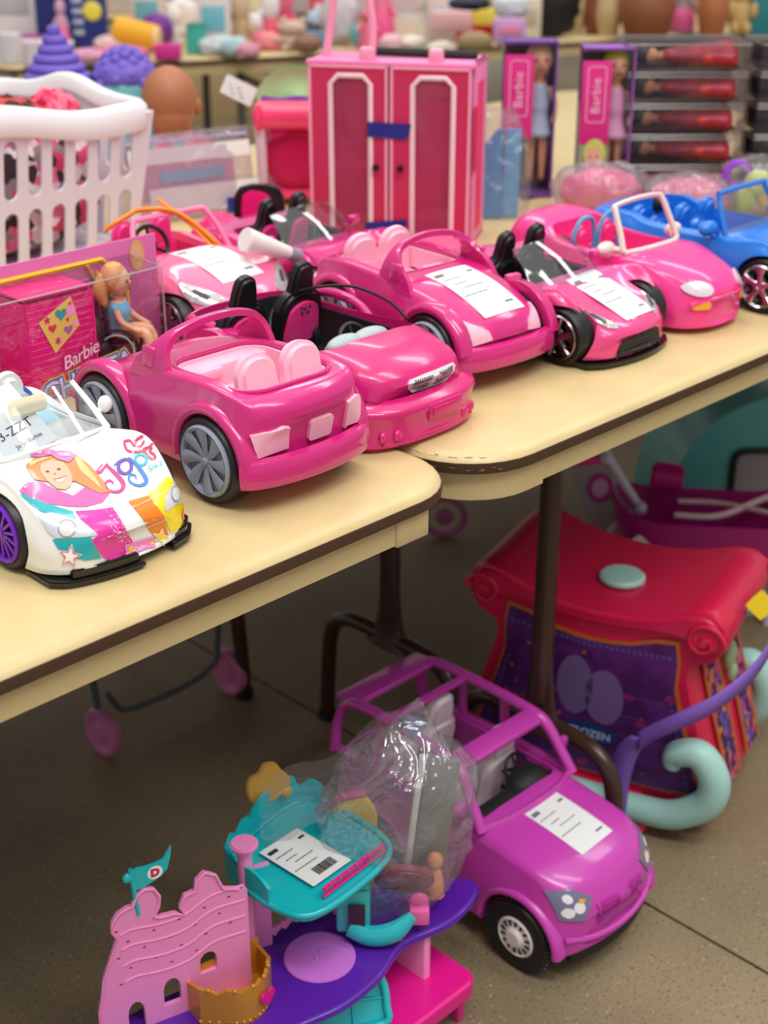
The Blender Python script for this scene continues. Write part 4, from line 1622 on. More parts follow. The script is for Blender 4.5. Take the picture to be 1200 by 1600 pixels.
# ---- boxed doll with wheelchair
def boxed_doll():
    W_, H_, D_ = .260, .132, .062
    t = thing('boxed_doll', 'window box holding a blonde doll in a wheelchair beside a pink brick panel', 'toy box', (.862, 1.365, Zt), R(1))
    x0, x1 = -.135, .130
    b = B()
    b.box((.016, D_ + .002, .0755), (x1 - x0 + .040, .003, .149), bev=.0008)
    bc = b.out('backing_card', mat('pink_card', (216, 110, 172), .4), t)
    b = B()
    b.tube([(x0, D_ - .001, H_ + .001), (x1 - .045, D_ - .001, H_ + .001), (x1 - .012, D_ - .001, H_ - .03), (x1 - .010, D_ - .001, .01)], .0028, n=6, smooth=0)
    b.out('yellow_border', mat('yellow_card', (238, 200, 40), .4), bc)
    # printed face on the corner of the card
    pm = plane((x1 + .008, D_ - .0001, H_ - .004), (1, 0, 0), (0, 0, 1))
    flat('printed_hair', [circ(0, 0, .011, 16, .019)], mat('print_blonde', (228, 180, 104), .5), bc, pm, .0006)
    flat('printed_face', [circ(-.001, .004, .0068, 16, .0095)], mat('print_face', (236, 178, 150), .5), bc, pm, .001)
    b = B()
    b.box((0, D_ / 2, .004), (x1 - x0, D_, .004))
    b.box((x0 + .012, D_ - .006, H_ / 2), (.02, .004, H_))
    b.out('base_card', mat('magenta_card', (236, 24, 132), .45), t)
    # pink brick panel
    mb = mat('magenta_card', (236, 24, 132), .45)
    b = B()
    px0, px1 = -.064, .026
    b.box(((px0 + px1) / 2, .003, H_ / 2 - .004), (px1 - px0, .0025, H_ - .016))
    b.box(((px0 + px1) / 2, D_ / 2, H_ - .008), (px1 - px0, D_, .0025))
    b.box((px1, D_ / 2, H_ / 2 - .004), (.0025, D_, H_ - .016))
    b.box((px0, D_ / 2, H_ / 2 - .004), (.0025, D_, H_ - .016))
    pn = b.out('pink_panel', mb, t)
    b = B()
    for k in range(17):
        b.tube([(px0 + .001, .0014, .012 + k * .0075), (px1 - .001, .0014, .0125 + k * .0075)], .0004, n=5, smooth=0)
    b.out('brick_lines', mat('pink_line', (250, 90, 170), .4), pn)
    fr = plane((0, .0008, 0), (1, 0, 0), (0, 0, 1))
    cx, cz = -.022, .098
    quad = [(-.048, .096), (-.003, .118), (.006, .082), (-.030, .056)]
    sk = flat('sticker_sheet', [quad], mat('sticker_yellow', (244, 214, 100), .45), pn, fr, .0004)
    flat('sticker_heart', [heart(-.018, .100, .0085)], mat('sticker_teal', (60, 150, 160), .4), sk, fr, .0009)
    flat('sticker_heart', [heart(-.010, .080, .0065)], mat('sticker_purple', (170, 90, 170), .4), sk, fr, .0009)
    flat('sticker_heart', [heart(-.031, .086, .006)], mat('sticker_red', (214, 50, 80), .4), sk, fr, .0009)
    flat('sticker_star', [star(-.037, .0965, .0055), star(-.010, .092, .0035), star(-.005, .110, .003), star(-.025, .070, .0055, 6)], mat('sticker_red', (214, 50, 80), .4), sk, fr, .0009)
    flat('sticker_blob', [circ(-.0045, .102, .0065), circ(.0, .086, .004), circ(-.023, .070, .004, 12)], mat('sticker_pink', (240, 150, 200), .4), sk, fr, .0009)
    # lettering
    for bd, col, nm, lf in ((.0042, (246, 208, 60), 'logo_yellow_outline', .0006), (.0026, (30, 110, 190), 'logo_blue_outline', .0010), (.0004, (206, 190, 236), 'logo_letters', .0014)):
        flat(nm, rot2(textpolys('CHELSEA', .036, .86, bold=bd), R(7), 0, 0, 1, .012, .016), mat('print_' + nm, col, .4), pn, plane((0, .0008, 0), (1, 0, 0), (0, 0, 1)), lf)
    for bd, col, nm, lf in ((.0022, (190, 40, 120), 'brand_outline', .0016), (.0, (250, 196, 226), 'brand_letters', .0020)):
        flat(nm, rot2(textpolys('Barbie', .022, .92, shear=.3, bold=bd), R(14), 0, 0, 1, .002, .046), mat('print_' + nm, col, .4), pn, plane((0, .0008, 0), (1, 0, 0), (0, 0, 1)), lf)
    # inside: printed window
    b = B()
    b.tube([(.075, D_ - .004, .02), (.078, D_ - .004, .10), (.062, D_ - .004, .13)], .0022, n=6, smooth=0)
    b.tube([(.098, D_ - .004, .02), (.098, D_ - .004, .075), (.075, D_ - .004, .12)], .0022, n=6, smooth=0)
    b.out('printed_doorway', mat('gold_print', (214, 170, 60), .4), bc)
    b = B()
    b.box((.086, D_ - .002, .055), (.022, .002, .07))
    b.out('printed_door', mat('grey_blue_print', (150, 160, 190), .4), bc)
    # clear cover
    b = B()
    o_ = rrect(x0, .0, x1, D_, .006, 3)
    rows = [[(x, y, .006) for x, y in o_], [(x, y, H_ - .006) for x, y in o_], [(x * .985, .002 + y * .97, H_) for x, y in o_]]
    b.grid(rows, closed_v=True)
    t2 = bmesh.new()
    t2.faces.new([t2.verts.new(p) for p in rows[-1]])
    b.add(t2)
    e_ = B()
    zt_ = H_ - .001
    e_.tube([(x0, .001, zt_ - .004), (x1, .001, zt_ - .004)], .0011, n=6, smooth=0)
    e_.tube([(x1 - .001, .001, .01), (x1 - .001, .001, zt_ - .004), (x1 - .001, D_, zt_)], .0010, n=6, smooth=0)
    e_.out('edge_glint', clear('glint_haze', (240, 240, 245), .35, .1, haze=.35, hazecol=(245, 240, 248)), t)  # tubes added along the cover edges; whitish haze stands in for glints
    b.out('clear_cover', clear('crinkled_box_plastic', (248, 248, 250), .10, .05, bump=(22, .5, .010)), t, ang=30)
    # doll in a wheelchair
    d = thing('doll', 'small blonde doll in a blue top sitting in the black wheelchair inside the window box', 'doll', (.945, 1.397, Zt + .002), R(36))
    d.scale = (1.0, .95, .95)
    s = .13
    b = B()
    b.sph((0, 0, .117), (.0155, .017, .019))
    b.sph((0, -.0165, .115), (.002, .0025, .003), u=8, v=6)
    b.tube([(0, .001, .100), (0, .001, .088)], .006, n=10, smooth=0)
    b.tube([(0, 0, .092), (0, .001, .078), (0, .003, .058), (0, .001, .048)], [.009, .0135, .011, .013], n=12)
    for k in (-1, 1):
        b.tube([(k * .013, 0, .087), (k * .019, -.010, .068), (k * .016, -.034, .056)], [.0048, .004, .003], n=8)
        b.tube([(k * .007, 0, .050), (k * .008, -.035, .052), (k * .008, -.042, .020), (k * .008, -.047, .008)], [.009, .007, .005, .004], n=8, smooth=4)
    bd = b.out('body', SKIN, d, ang=180)
    b = B()
    b.sph((0, .004, .121), (.0185, .0175, .0195))
    b.tube([(-.004, .012, .122), (-.012, .018, .106), (-.012, .014, .086)], [.012, .010, .004], n=10)
    b.out('hair', mat('strawberry_blonde', (226, 160, 96), .45), d, ang=180)
    b = B()
    b.tube([(0, 0, .090), (0, 0, .078), (0, .002, .060), (0, .0, .050)], [.010, .0150, .0128, .0148], n=14)
    for k in (-1, 1):
        b.sph((k * .0135, 0, .085), (.006, .006, .006))
    b.out('top', mat('sky_blue_cloth', (110, 190, 226), .7), d, ang=180)
    b = B()
    for k in (-1, 1):
        b.sph((k * .0062, -.0158, .1185), (.0026, .0012, .0022), u=8, v=6)
    b.tube([(-.004, -.0163, .1085), (0, -.0172, .1072), (.004, -.0163, .1085)], .0008, n=6)
    b.out('face_paint', mat('face_paint', (120, 50, 60), .5), bd)
    w_ = thing('toy_wheelchair', 'black toy wheelchair under the blonde doll inside the window box', 'toy wheelchair', (.945, 1.397, Zt + .004), R(50))
    w_.scale = (.95, .95, .95)
    b = B()
    b.box((0, .002, .038), (.032, .034, .004), bev=.001)
    b.box((0, .020, .062), (.032, .003, .048), bev=.001)
    b.out('seat', BLACK, w_)
    for k in (-1, 1):
        b = B()
        b.rod_ring((k * .0235, .004, .0295), .027, .0024, 'x', n=30)
        b.rod_ring((k * .0235, .004, .0295), .0045, .003, 'x', n=12)
        for a in range(8):
            b.cyl((k * .0235, .004, .0295), (k * .0235, .004 + .026 * math.cos(a * .785), .0295 + .026 * math.sin(a * .785)), .0006, n=6)
        b.out('wheel', BLACK, w_)
        b = B()
        b.rod_ring((k * .0265, .004, .0295), .0215, .0012, 'x', n=30)
        b.out('push_rim', LGREY, w_)


boxed_doll()
b = thing('doll_backpack', 'dark brown toy backpack beside the wheelchair doll inside the window box', 'toy bag', (.910, 1.405, Zt + .006))
q = B()
q.sph((0, 0, .036), (.018, .018, .036))
q.sph((.004, -.014, .024), (.012, .008, .016))
q.out('bag_body', mat('dark_wine_cloth', (58, 26, 40), .5, bump=(90, .8, .003)), b, ang=180)

# ---- things lying in the white car
t = thing('doll_clothes', 'light blue padded doll clothes with teal collar lying in the white car', 'doll clothes', (.640, 1.160, .795))
b = B()
rows = []
for i in range(13):
    u = i / 12
    rows.append([(-.055 + .135 * u, -.030 + .09 * v / 10, .020 + .040 * math.sin(math.pi * min(1, u * .75 + .1)) * math.sin(math.pi * (.15 + .7 * v / 10)) - .030 * u + .004 * math.sin(9 * u + v)) for v in range(11)])
b.grid(rows)
md = b.out('padded_cloth', mat('pale_blue_cloth', (170, 214, 226), .8, bump=(60, .3, .002)), t, ang=180)
md.modifiers.new('s', 'SOLIDIFY').thickness = .006
b = B()
b.tube([(-.055, .035, .040), (-.01, .04, .062), (.035, .045, .052), (.078, .052, .012)], .0022, n=8)
b.out('blue_piping', mat('blue_trim', (60, 100, 190), .6), md)
b = B()
b.sph((-.045, .05, .065), (.035, .03, .028))
b.out('collar', mat('teal_cloth', (40, 200, 186), .7), t, ang=180)
b = B()
b.box((.030, -.004, .006), (.030, .05, .012), rot=(R(8), 0, R(-20)), bev=.004)
b.out('denim_pocket', mat('denim', (70, 104, 140), .8), t)
t = thing('white_loop_handle', 'white plastic loop handle standing behind the white car windscreen', 'handle', (.640, 1.195, .80))
b = B()
b.tube([(-.052, 0, .01), (-.050, 0, .052), (-.030, 0, .072), (-.010, 0, .062), (.002, 0, .030), (.004, 0, -.01)], .0055, n=10, smooth=6, flat=.6)
b.out('loop', mat('pale_aqua_plastic', (216, 236, 236), .35), t)
t = thing('sales_slip', 'white paper slip printed P513ZZT leaning in the white car', 'paper label', (.619, 1.170, .845))
m1 = plane((0, 0, 0), (.93, .05, .22), (-.1, .6, .75))
b = B()
b.prism(rrect(-.032, -.028, .032, .028, .001, 2), 0, .0005, m1)
p = b.out('slip', PAPER, t)
flat('print', textpolys('P513ZZT', .0105, 1, cx=.006, cy=.006) + textpolys('103260726', .0062, .9, cx=.008, cy=.016) + textpolys('$5.00', .0062, .9, cx=.016, cy=-.004), INK, p, m1, .0009)
t = thing('sales_slip', 'large white paper slip printed 13-ZZT lying behind the white car windscreen', 'paper label', (.598, 1.108, .835))
m1 = plane((0, 0, 0), (.93, .05, .20), (-.1, .75, .6))
b = B()
b.prism(rrect(-.05, -.036, .05, .036, .001, 2), 0, .0005, m1)
p = b.out('slip', PAPER, t)
flat('print', textpolys('P513-ZZT', .014, 1, cx=.012, cy=-.008) + textpolys('Jo Jo Barbie', .0065, .95, cx=.026, cy=-.024), INK, p, m1, .0009)
t = thing('doll_seat_pad', 'pink rounded pad inside the white car beside its windscreen pillar', 'pad', (.688, 1.128, .785))
b = B()
b.sph((0, 0, 0), (.028, .012, .030))
b.out('pad', mat('pink_pad', (240, 130, 180), .5), t, ang=180)

# ---- white tube with grey collar on the pink cars
t = thing('glue_tube', 'white cone shaped tube with grey collar and magenta cap lying between the rear cars', 'tube', (1.196, 1.402, .846), 0)
b = B()
d = Vector((.085, -.012, -.036))
b.cyl(-d * .50, d * .30, .0165, .0085, n=28, bev=.0015)
b.out('body', mat('white_soft_plastic', (238, 232, 232), .4), t)
b = B()
b.cyl(d * .30, d * .47, .0092, .010, n=24, bev=.001)
c_ = b.out('collar', mat('mauve_grey', (150, 140, 162), .35), t)
b = B()
b.cyl(d * .465, d * .485, .0078, .007, n=24)
b.out('cap', mat('dark_magenta', (170, 20, 90), .3), c_)

# ---- orange strap and purple ball behind the window box
t = thing('orange_hanger', 'bright orange plastic strap curving behind the rose pink car', 'hanger', (1.10, 1.545, .80))
b = B()
b.tube([(-.060, .01, .070), (-.05, 0, .080), (-.03, 0, .086), (-.01, 0, .09), (.03, -.02, .085), (.06, -.05, .055), (.075, -.07, .03)], .0055, n=10, flat=.6)
b.tube([(.02, .0, .10), (.045, -.03, .07), (.065, -.06, .035)], .0045, n=10, flat=.6)
b.out('strap', mat('orange_plastic', (246, 140, 30), .35), t)
t = thing('purple_ball', 'purple ball beside the basket behind the window box', 'ball', (1.150, 1.70, .775))
b = B()
b.sph((0, 0, 0), .030)
b.out('ball', mat('purple_soft', (130, 50, 140), .5), t, ang=180)

# ---- white laundry basket
def basket():
    t = thing('laundry_basket', 'white slotted plastic laundry basket filled with pink cloth', 'laundry basket', (1.038, 2.03, Zt), R(5))
    wm = mat('white_basket_plastic', (232, 228, 240), .45)
    x0, x1, y0, y1, H_ = -.30, .262, -.165, .165, .212
    tp = .032

    def wall(pa, pb, out_, name):
        pa, pb = Vector(pa), Vector(pb)
        L = (pb - pa).length
        u = (pb - pa) / L
        nrm = Vector(out_)
        v = (Vector((0, 0, H_)) + nrm * tp)
        Hh = v.length
        mw = plane(pa, u, v)
        n = int(L / .0405)
        sp = L / n
        holes = []
        for i in range(n):
            cx = sp * (i + .5)
            for (a, c) in ((.012, .098), (.117, .205)):
                hw = .0127
                hh = [(cx + hw * math.cos(R(th)), c - hw + hw * math.sin(R(th))) for th in range(0, 181, 30)] + [(cx + hw * math.cos(R(th)), a + hw + hw * math.sin(R(th))) for th in range(180, 361, 30)]
                holes.append(hh)
        b = B()
        b.holed([(-.004, 0), (L + .004, 0), (L + tp * 1.0, Hh), (-tp * 1.0, Hh)], holes, 0, .004, mw)
        return b.out(name, wm, t)
    wall((x0, y0, 0), (x1, y0, 0), (0, -1, 0), 'front_wall')
    wall((x1, y0, 0), (x1, y1, 0), (1, 0, 0), 'side_wall')
    wall((x1, y1, 0), (x0, y1, 0), (0, 1, 0), 'back_wall')
    wall((x0, y1, 0), (x0, y0, 0), (-1, 0, 0), 'side_wall')
    b = B()
    b.box(((x0 + x1) / 2, 0, .004), (x1 - x0, y1 - y0, .006))
    b.out('base', wm, t)
    o_ = rrect(x0 - tp, y0 - tp, x1 + tp, y1 + tp, .05, 8)
    rows = []
    cxm = (x0 + x1) / 2
    dense = []
    for i in range(len(o_)):
        a, c = Vector(o_[i]), Vector(o_[(i + 1) % len(o_)])
        n = max(1, int((c - a).length / .02))
        for k in range(n):
            dense.append(a + (c - a) * k / n)
    for p in dense:
        q = abs(p.x - cxm) / ((x1 - x0) / 2)
        zz = H_ + .012 + (.026 * math.exp(-((p.x - cxm) / .12) ** 2) if abs(p.y) > y1 else .024 * math.exp(-(p.y / .07) ** 2)) - .004 * math.exp(-((abs(p.x - cxm) - .19) / .07) ** 2)
        c0 = Vector((cxm, 0))
        d_ = (p - c0).normalized()
        e = Vector((p.x, p.y, zz))
        d3 = Vector((d_.x, d_.y, 0))
        rows.append([e - d3 * .012 + Vector((0, 0, -.02)), e - d3 * .012, e - d3 * .006 + Vector((0, 0, .006)), e + d3 * .006 + Vector((0, 0, .004)), e + d3 * .014 + Vector((0, 0, -.004)), e + d3 * .016 + Vector((0, 0, -.034)), e + d3 * .011 + Vector((0, 0, -.038)), e + d3 * .004 + Vector((0, 0, -.012))])
    b = B()
    b.grid(rows, closed_u=True, closed_v=True)
    b.out('rim', mat('white_rim_plastic', (244, 246, 248), .3, coat=.3), t, ang=60)


basket()


def patterned(name, cols, scale):
    m = bpy.data.materials.new(name)
    m.use_nodes = True
    nt = m.node_tree
    p = nt.nodes['Principled BSDF']
    p.inputs['Roughness'].default_value = .8
    tc = nt.nodes.new('ShaderNodeTexCoord')
    v = nt.nodes.new('ShaderNodeTexVoronoi')
    v.inputs['Scale'].default_value = scale
    r = nt.nodes.new('ShaderNodeValToRGB')
    r.color_ramp.interpolation = 'CONSTANT'
    sep = nt.nodes.new('ShaderNodeSeparateColor')
    nt.links.new(tc.outputs['Object'], v.inputs['Vector'])
    nt.links.new(v.outputs['Color'], sep.inputs[0])
    nt.links.new(sep.outputs[0], r.inputs[0])
    while len(r.color_ramp.elements) < len(cols):
        r.color_ramp.elements.new(.5)
    for i, c in enumerate(cols):
        r.color_ramp.elements[i].position = i / len(cols)
        r.color_ramp.elements[i].color = lin(c)
    nt.links.new(r.outputs[0], p.inputs['Base Color'])
    return m


def lumpy(name, label, cat_, loc, r3, m, seed=0, amp=.18, freq=3, rz=0, group=None, part='cloth', nu=36, nv=22, boxy=False):
    t = thing(name, label, cat_, loc, rz, group)
    b = B()
    b.sph((0, 0, 0), 1, u=nu, v=nv)
    for v in b.bm.verts:
        n = noise.noise(v.co * freq + Vector((seed * 7.1, 0, 0)))
        n2 = noise.noise(v.co * freq * 2.7 + Vector((0, seed * 3.3, 0)))
        if boxy:
            v.co = Vector([math.copysign(abs(q) ** .45, q) for q in v.co])
            v.co *= .86
        v.co *= 1 + amp * n + amp * .5 * n2
        v.co = Vector((v.co.x * r3[0], v.co.y * r3[1], v.co.z * r3[2]))
        v.co.z = max(v.co.z, -r3[2] * .8)
    b.out(part, m, t, ang=180)
    return t


lumpy('patterned_cloth', 'pink, white and black patterned cloth filling the white laundry basket', 'cloth', (1.020, 2.03, Zt + .103), (.312, .178, .105), patterned('pink_pattern', [(240, 120, 160), (236, 200, 210), (60, 40, 50), (230, 70, 120), (150, 130, 135), (245, 235, 235)], 55), 1, .05, boxy=True)
lumpy('red_cloth', 'dark red and coral cloth on top of the heap in the white laundry basket', 'cloth', (1.135, 1.955, Zt + .212), (.075, .06, .034), patterned('red_pattern', [(200, 60, 60), (120, 30, 30), (226, 90, 80), (70, 30, 30)], 60), 3, .2)
lumpy('pink_cloth', 'bright pink checked cloth at the right of the heap in the laundry basket', 'cloth', (1.225, 1.945, Zt + .212), (.036, .05, .036), patterned('pink_check', [(240, 70, 110), (200, 30, 80), (250, 120, 150)], 80), 5, .2)


# ---- cupcake castle pieces
def cupcake(label, loc, cone, s=1.0):
    t = thing('cupcake_toy', label, 'toy cupcake', loc, 0, 'purple cupcake towers behind the basket')
    pm = mat('frosting_purple', (116, 96, 200), .6)
    b = B()
    if cone:
        for k in range(6):
            r = .062 * (1 - k / 6.3)
            b.lathe([(0, 0), (r, .004), (r * 1.03, .010), (r * .96, .017), (r * .80, .020), (0, .020)], n=24, mw=T(0, 0, .18 + k * .0165))
    else:
        b.lathe([(0, -.01), (.055, 0), (.062, .012), (.054, .034), (.030, .052), (.01, .062), (0, .062)], n=24, mw=T(0, 0, .175))
        for k in range(40):
            a = k * 2.4
            q = (k + .5) / 40
            r = .060 * math.sqrt(q)
            z = .175 + .060 * (1 - q ** 1.3)
            b.sph((r * math.cos(a), r * math.sin(a), z), .011, u=8, v=6)
    b.out('frosting', pm, t, ang=80)
    b = B()
    b.lathe([(0, 0), (.060, 0), (.064, .01), (.064, .165), (.060, .180), (0, .18)], n=8)
    b.out('tower', mat('aqua_plastic', (120, 200, 210), .4), t)
    return t


cupcake('purple swirled cone cupcake tower behind the basket, tallest of three', (1.535, 2.41, Zt), True)
cupcake('purple beaded round cupcake tower beside the bald doll head', (1.635, 2.335, Zt), False)
cupcake('purple cupcake tower at the left edge of the photo behind the basket', (1.40, 2.52, Zt), False)
t = thing('yellow_duck', 'small yellow toy between the purple cupcake towers', 'toy figure', (1.455, 2.46, Zt))
b = B()
b.sph((0, 0, .155), (.018, .018, .016))
b.sph((0, 0, .178), .011)
b.lathe([(0, 0), (.02, 0), (.02, .145), (0, .145)], n=16)
b.out('toy_body', mat('yellow_plastic', (240, 210, 60), .4), t)

# ---- doll with bald brown head seen from behind
t = thing('baby_doll', 'brown skinned bald baby doll seen from behind in pink and teal clothes', 'doll', (1.640, 2.205, Zt), R(-35))
b = B()
b.sph((0, 0, .160), (.052, .056, .060), u=28, v=18)
b.sph((0, -.01, .130), (.042, .044, .042), u=24, v=14)
for k in (-1, 1):
    b.sph((k * .051, -.004, .145), (.009, .012, .016))
b.tube([(0, 0, .11), (0, 0, .07)], .024, n=14, smooth=0)
b.tube([(0, 0, .09), (0, 0, .05), (0, 0, .02)], [.035, .05, .05], n=14)
for k in (-1, 1):
    b.tube([(k * .045, 0, .075), (k * .075, -.01, .05), (k * .085, -.03, .02)], [.018, .016, .013], n=10)
bd = b.out('body', BROWNSKIN, t, ang=180)
b = B()
b.tube([(0, 0, .100), (0, 0, .07), (0, 0, .02), (0, 0, .0)], [.036, .056, .064, .06], n=16)
for k in (-1, 1):
    b.sph((k * .05, 0, .075), (.024, .024, .020))
b.out('romper', patterned('romper_print', [(236, 60, 120), (250, 150, 190), (40, 190, 186), (240, 90, 140)], 45), t, ang=180)

# ---- clear zip bag with papers
def sheet_bag(label, loc, rz, W_, H_, tilt, m, cat_='clear bag', group=None):
    t = thing('clear_bag', label, cat_, loc, rz, group, rx=0)
    rows = []
    for i in range(17):
        row = []
        for j in range(13):
            u, v = i / 16, j / 12
            th = .016 * math.sin(math.pi * u) ** .6 * math.sin(math.pi * min(1, v * .9 + .05)) ** .6
            row.append((W_ * (u - .5), math.tan(R(tilt)) * H_ * v, H_ * v, th))
        rows.append(row)
    b = B()
    b.grid([[(x, y - th + .003 * noise.noise(Vector((x * 30, z * 30, 1))), z) for x, y, z, th in r] for r in rows])
    b.grid([[(x, y + th + .003 * noise.noise(Vector((x * 30, z * 30, 5))), z) for x, y, z, th in r] for r in rows])
    b.out('plastic', m, t, ang=180)
    return t


zt = sheet_bag('clear zip bag holding paper sheets, blue print showing, leaning behind the rose car', (1.492, 1.965, Zt), R(-14), .255, .145, 10, CRINKLE2)
for nm, (cx, cz, w_, h_), mm, ry in (('paper_sheet', (.01, .110, .225, .026), PAPER, 1), ('paper_sheet', (.03, .035, .205, .045), PAPER, 1), ('blue_print', (.01, .075, .12, .02), mat('blue_paper', (120, 160, 200), .6), 1), ('pink_print', (-.0, .065, .18, .06), mat('pink_paper', (206, 140, 180), .6), 2)):
    b = B()
    b.box((0, 0, 0), (w_, .001, h_))
    b.out(nm, mm, zt, mw=T(cx, -.012 + .004 * ry + cz * .176, cz) @ eul((R(-10), 0, 0)))
b = B()
b.tube([(-.12, .020, .132), (.12, .020, .132)], .003, n=6, smooth=0)
b.out('zip_seal', mat('seal_lilac', (170, 170, 205), .4), zt)
b = B()
b.box((.075, -.018, .020), (.026, .002, .026))
b.out('blue_tape', mat('blue_tape', (28, 40, 140), .5), zt)

# ---- pink toy vanity with things on it
def vanity():
    t = thing('toy_vanity', 'hot pink toy table with pale pink legs left of the pink closet', 'toy furniture', (1.722, 1.945, Zt), R(-45))
    pm = mat('vanity_pink', (250, 70, 122), .25, coat=.4)
    b = B()
    b.box((.02, 0, .155), (.19, .11, .045), bev=.018, seg=4)
    b.tube([(-.062, -.056, .135), (-.062, -.060, .155), (-.062, -.056, .176)], .006, n=8)
    b.out('top', pm, t)
    for x in (-.062, .10):
        for y in (-.04, .04):
            b = B()
            b.tube([(x, y, .14), (x + .003, y, .07), (x, y, 0)], [.0105, .0095, .011], n=10, smooth=3)
            b.out('leg', mat('pale_mauve_plastic', (226, 200, 214), .4), t)
    b = B()
    b.box((.02, .0, .018), (.15, .10, .012), bev=.004)
    b.out('lower_shelf', pm, t)
    u = thing('toy_drum', 'round magenta toy under the pink toy table', 'toy', (1.715, 1.955, Zt + .026), R(-45))
    b = B()
    b.cyl((.012, -.02, .050), (.012, .03, .050), .056, n=32, bev=.006)
    b.cyl((.012, -.024, .050), (.012, -.02, .050), .04, n=32)
    b.out('drum', mat('crimson_plastic', (206, 0, 90), .3), u)
    b = B()
    b.sph((-.01, .0, .092), (.03, .02, .018))
    b.out('knob', mat('magenta_soft', (236, 40, 150), .4), u)
    g = thing('doll_skirt', 'pale green ribbed shell shaped doll skirt with purple hem on the pink toy table', 'doll clothes', (1.742, 1.958, Zt + .180), R(-45))
    rows = []
    for i in range(25):
        a = R(-5 + 190 * i / 24)
        rr = .062 * (1 + .05 * (i % 2))
        rows.append([(rr * q * math.cos(a) * 1.15, -.02 + .014 * math.sin(q * 3), rr * q * math.sin(a) * .82) for q in (0, .3, .6, .85, 1)])
    b = B()
    b.grid(rows)
    b.grid([[(x, y + .03, z) for x, y, z in r] for r in rows])
    b.out('skirt', mat('pale_green_cloth', (176, 228, 160), .7), g, ang=180)
    b = B()
    b.tube([(-.065, -.015, -.003), (-.03, -.02, -.006), (.0, -.02, -.002), (.035, -.02, -.006), (.07, -.015, 0)], .0065, n=8)
    b.out('hem', mat('purple_cloth', (120, 40, 160), .7), g)
    f = thing('hang_tag', 'white paper tag sticking up beside the green doll skirt', 'paper label', (1.668, 2.035, Zt + .19), R(-45))
    m1 = plane((0, 0, 0), (.85, 0, -.42), (.45, .1, .85))
    b = B()
    b.prism(rrect(-.03, -.017, .03, .017, .002, 2), 0, .0006, m1)
    p = b.out('tag', PAPER, f)
    flat('print', [rrect(-.02 + .005 * k, .002 - .006 * (k % 3), -.016 + .006 * k, .004 - .006 * (k % 3), .0002, 1) for k in range(6)], INKG, p, m1, .001)
    l = thing('lilac_box', 'lilac box behind the green doll skirt', 'box', (1.79, 2.05, Zt), R(-45))
    b = B()
    b.box((0, 0, .10), (.06, .05, .20), bev=.006)
    b.out('box_body', mat('lilac_card', (160, 110, 190), .5), l)


vanity()


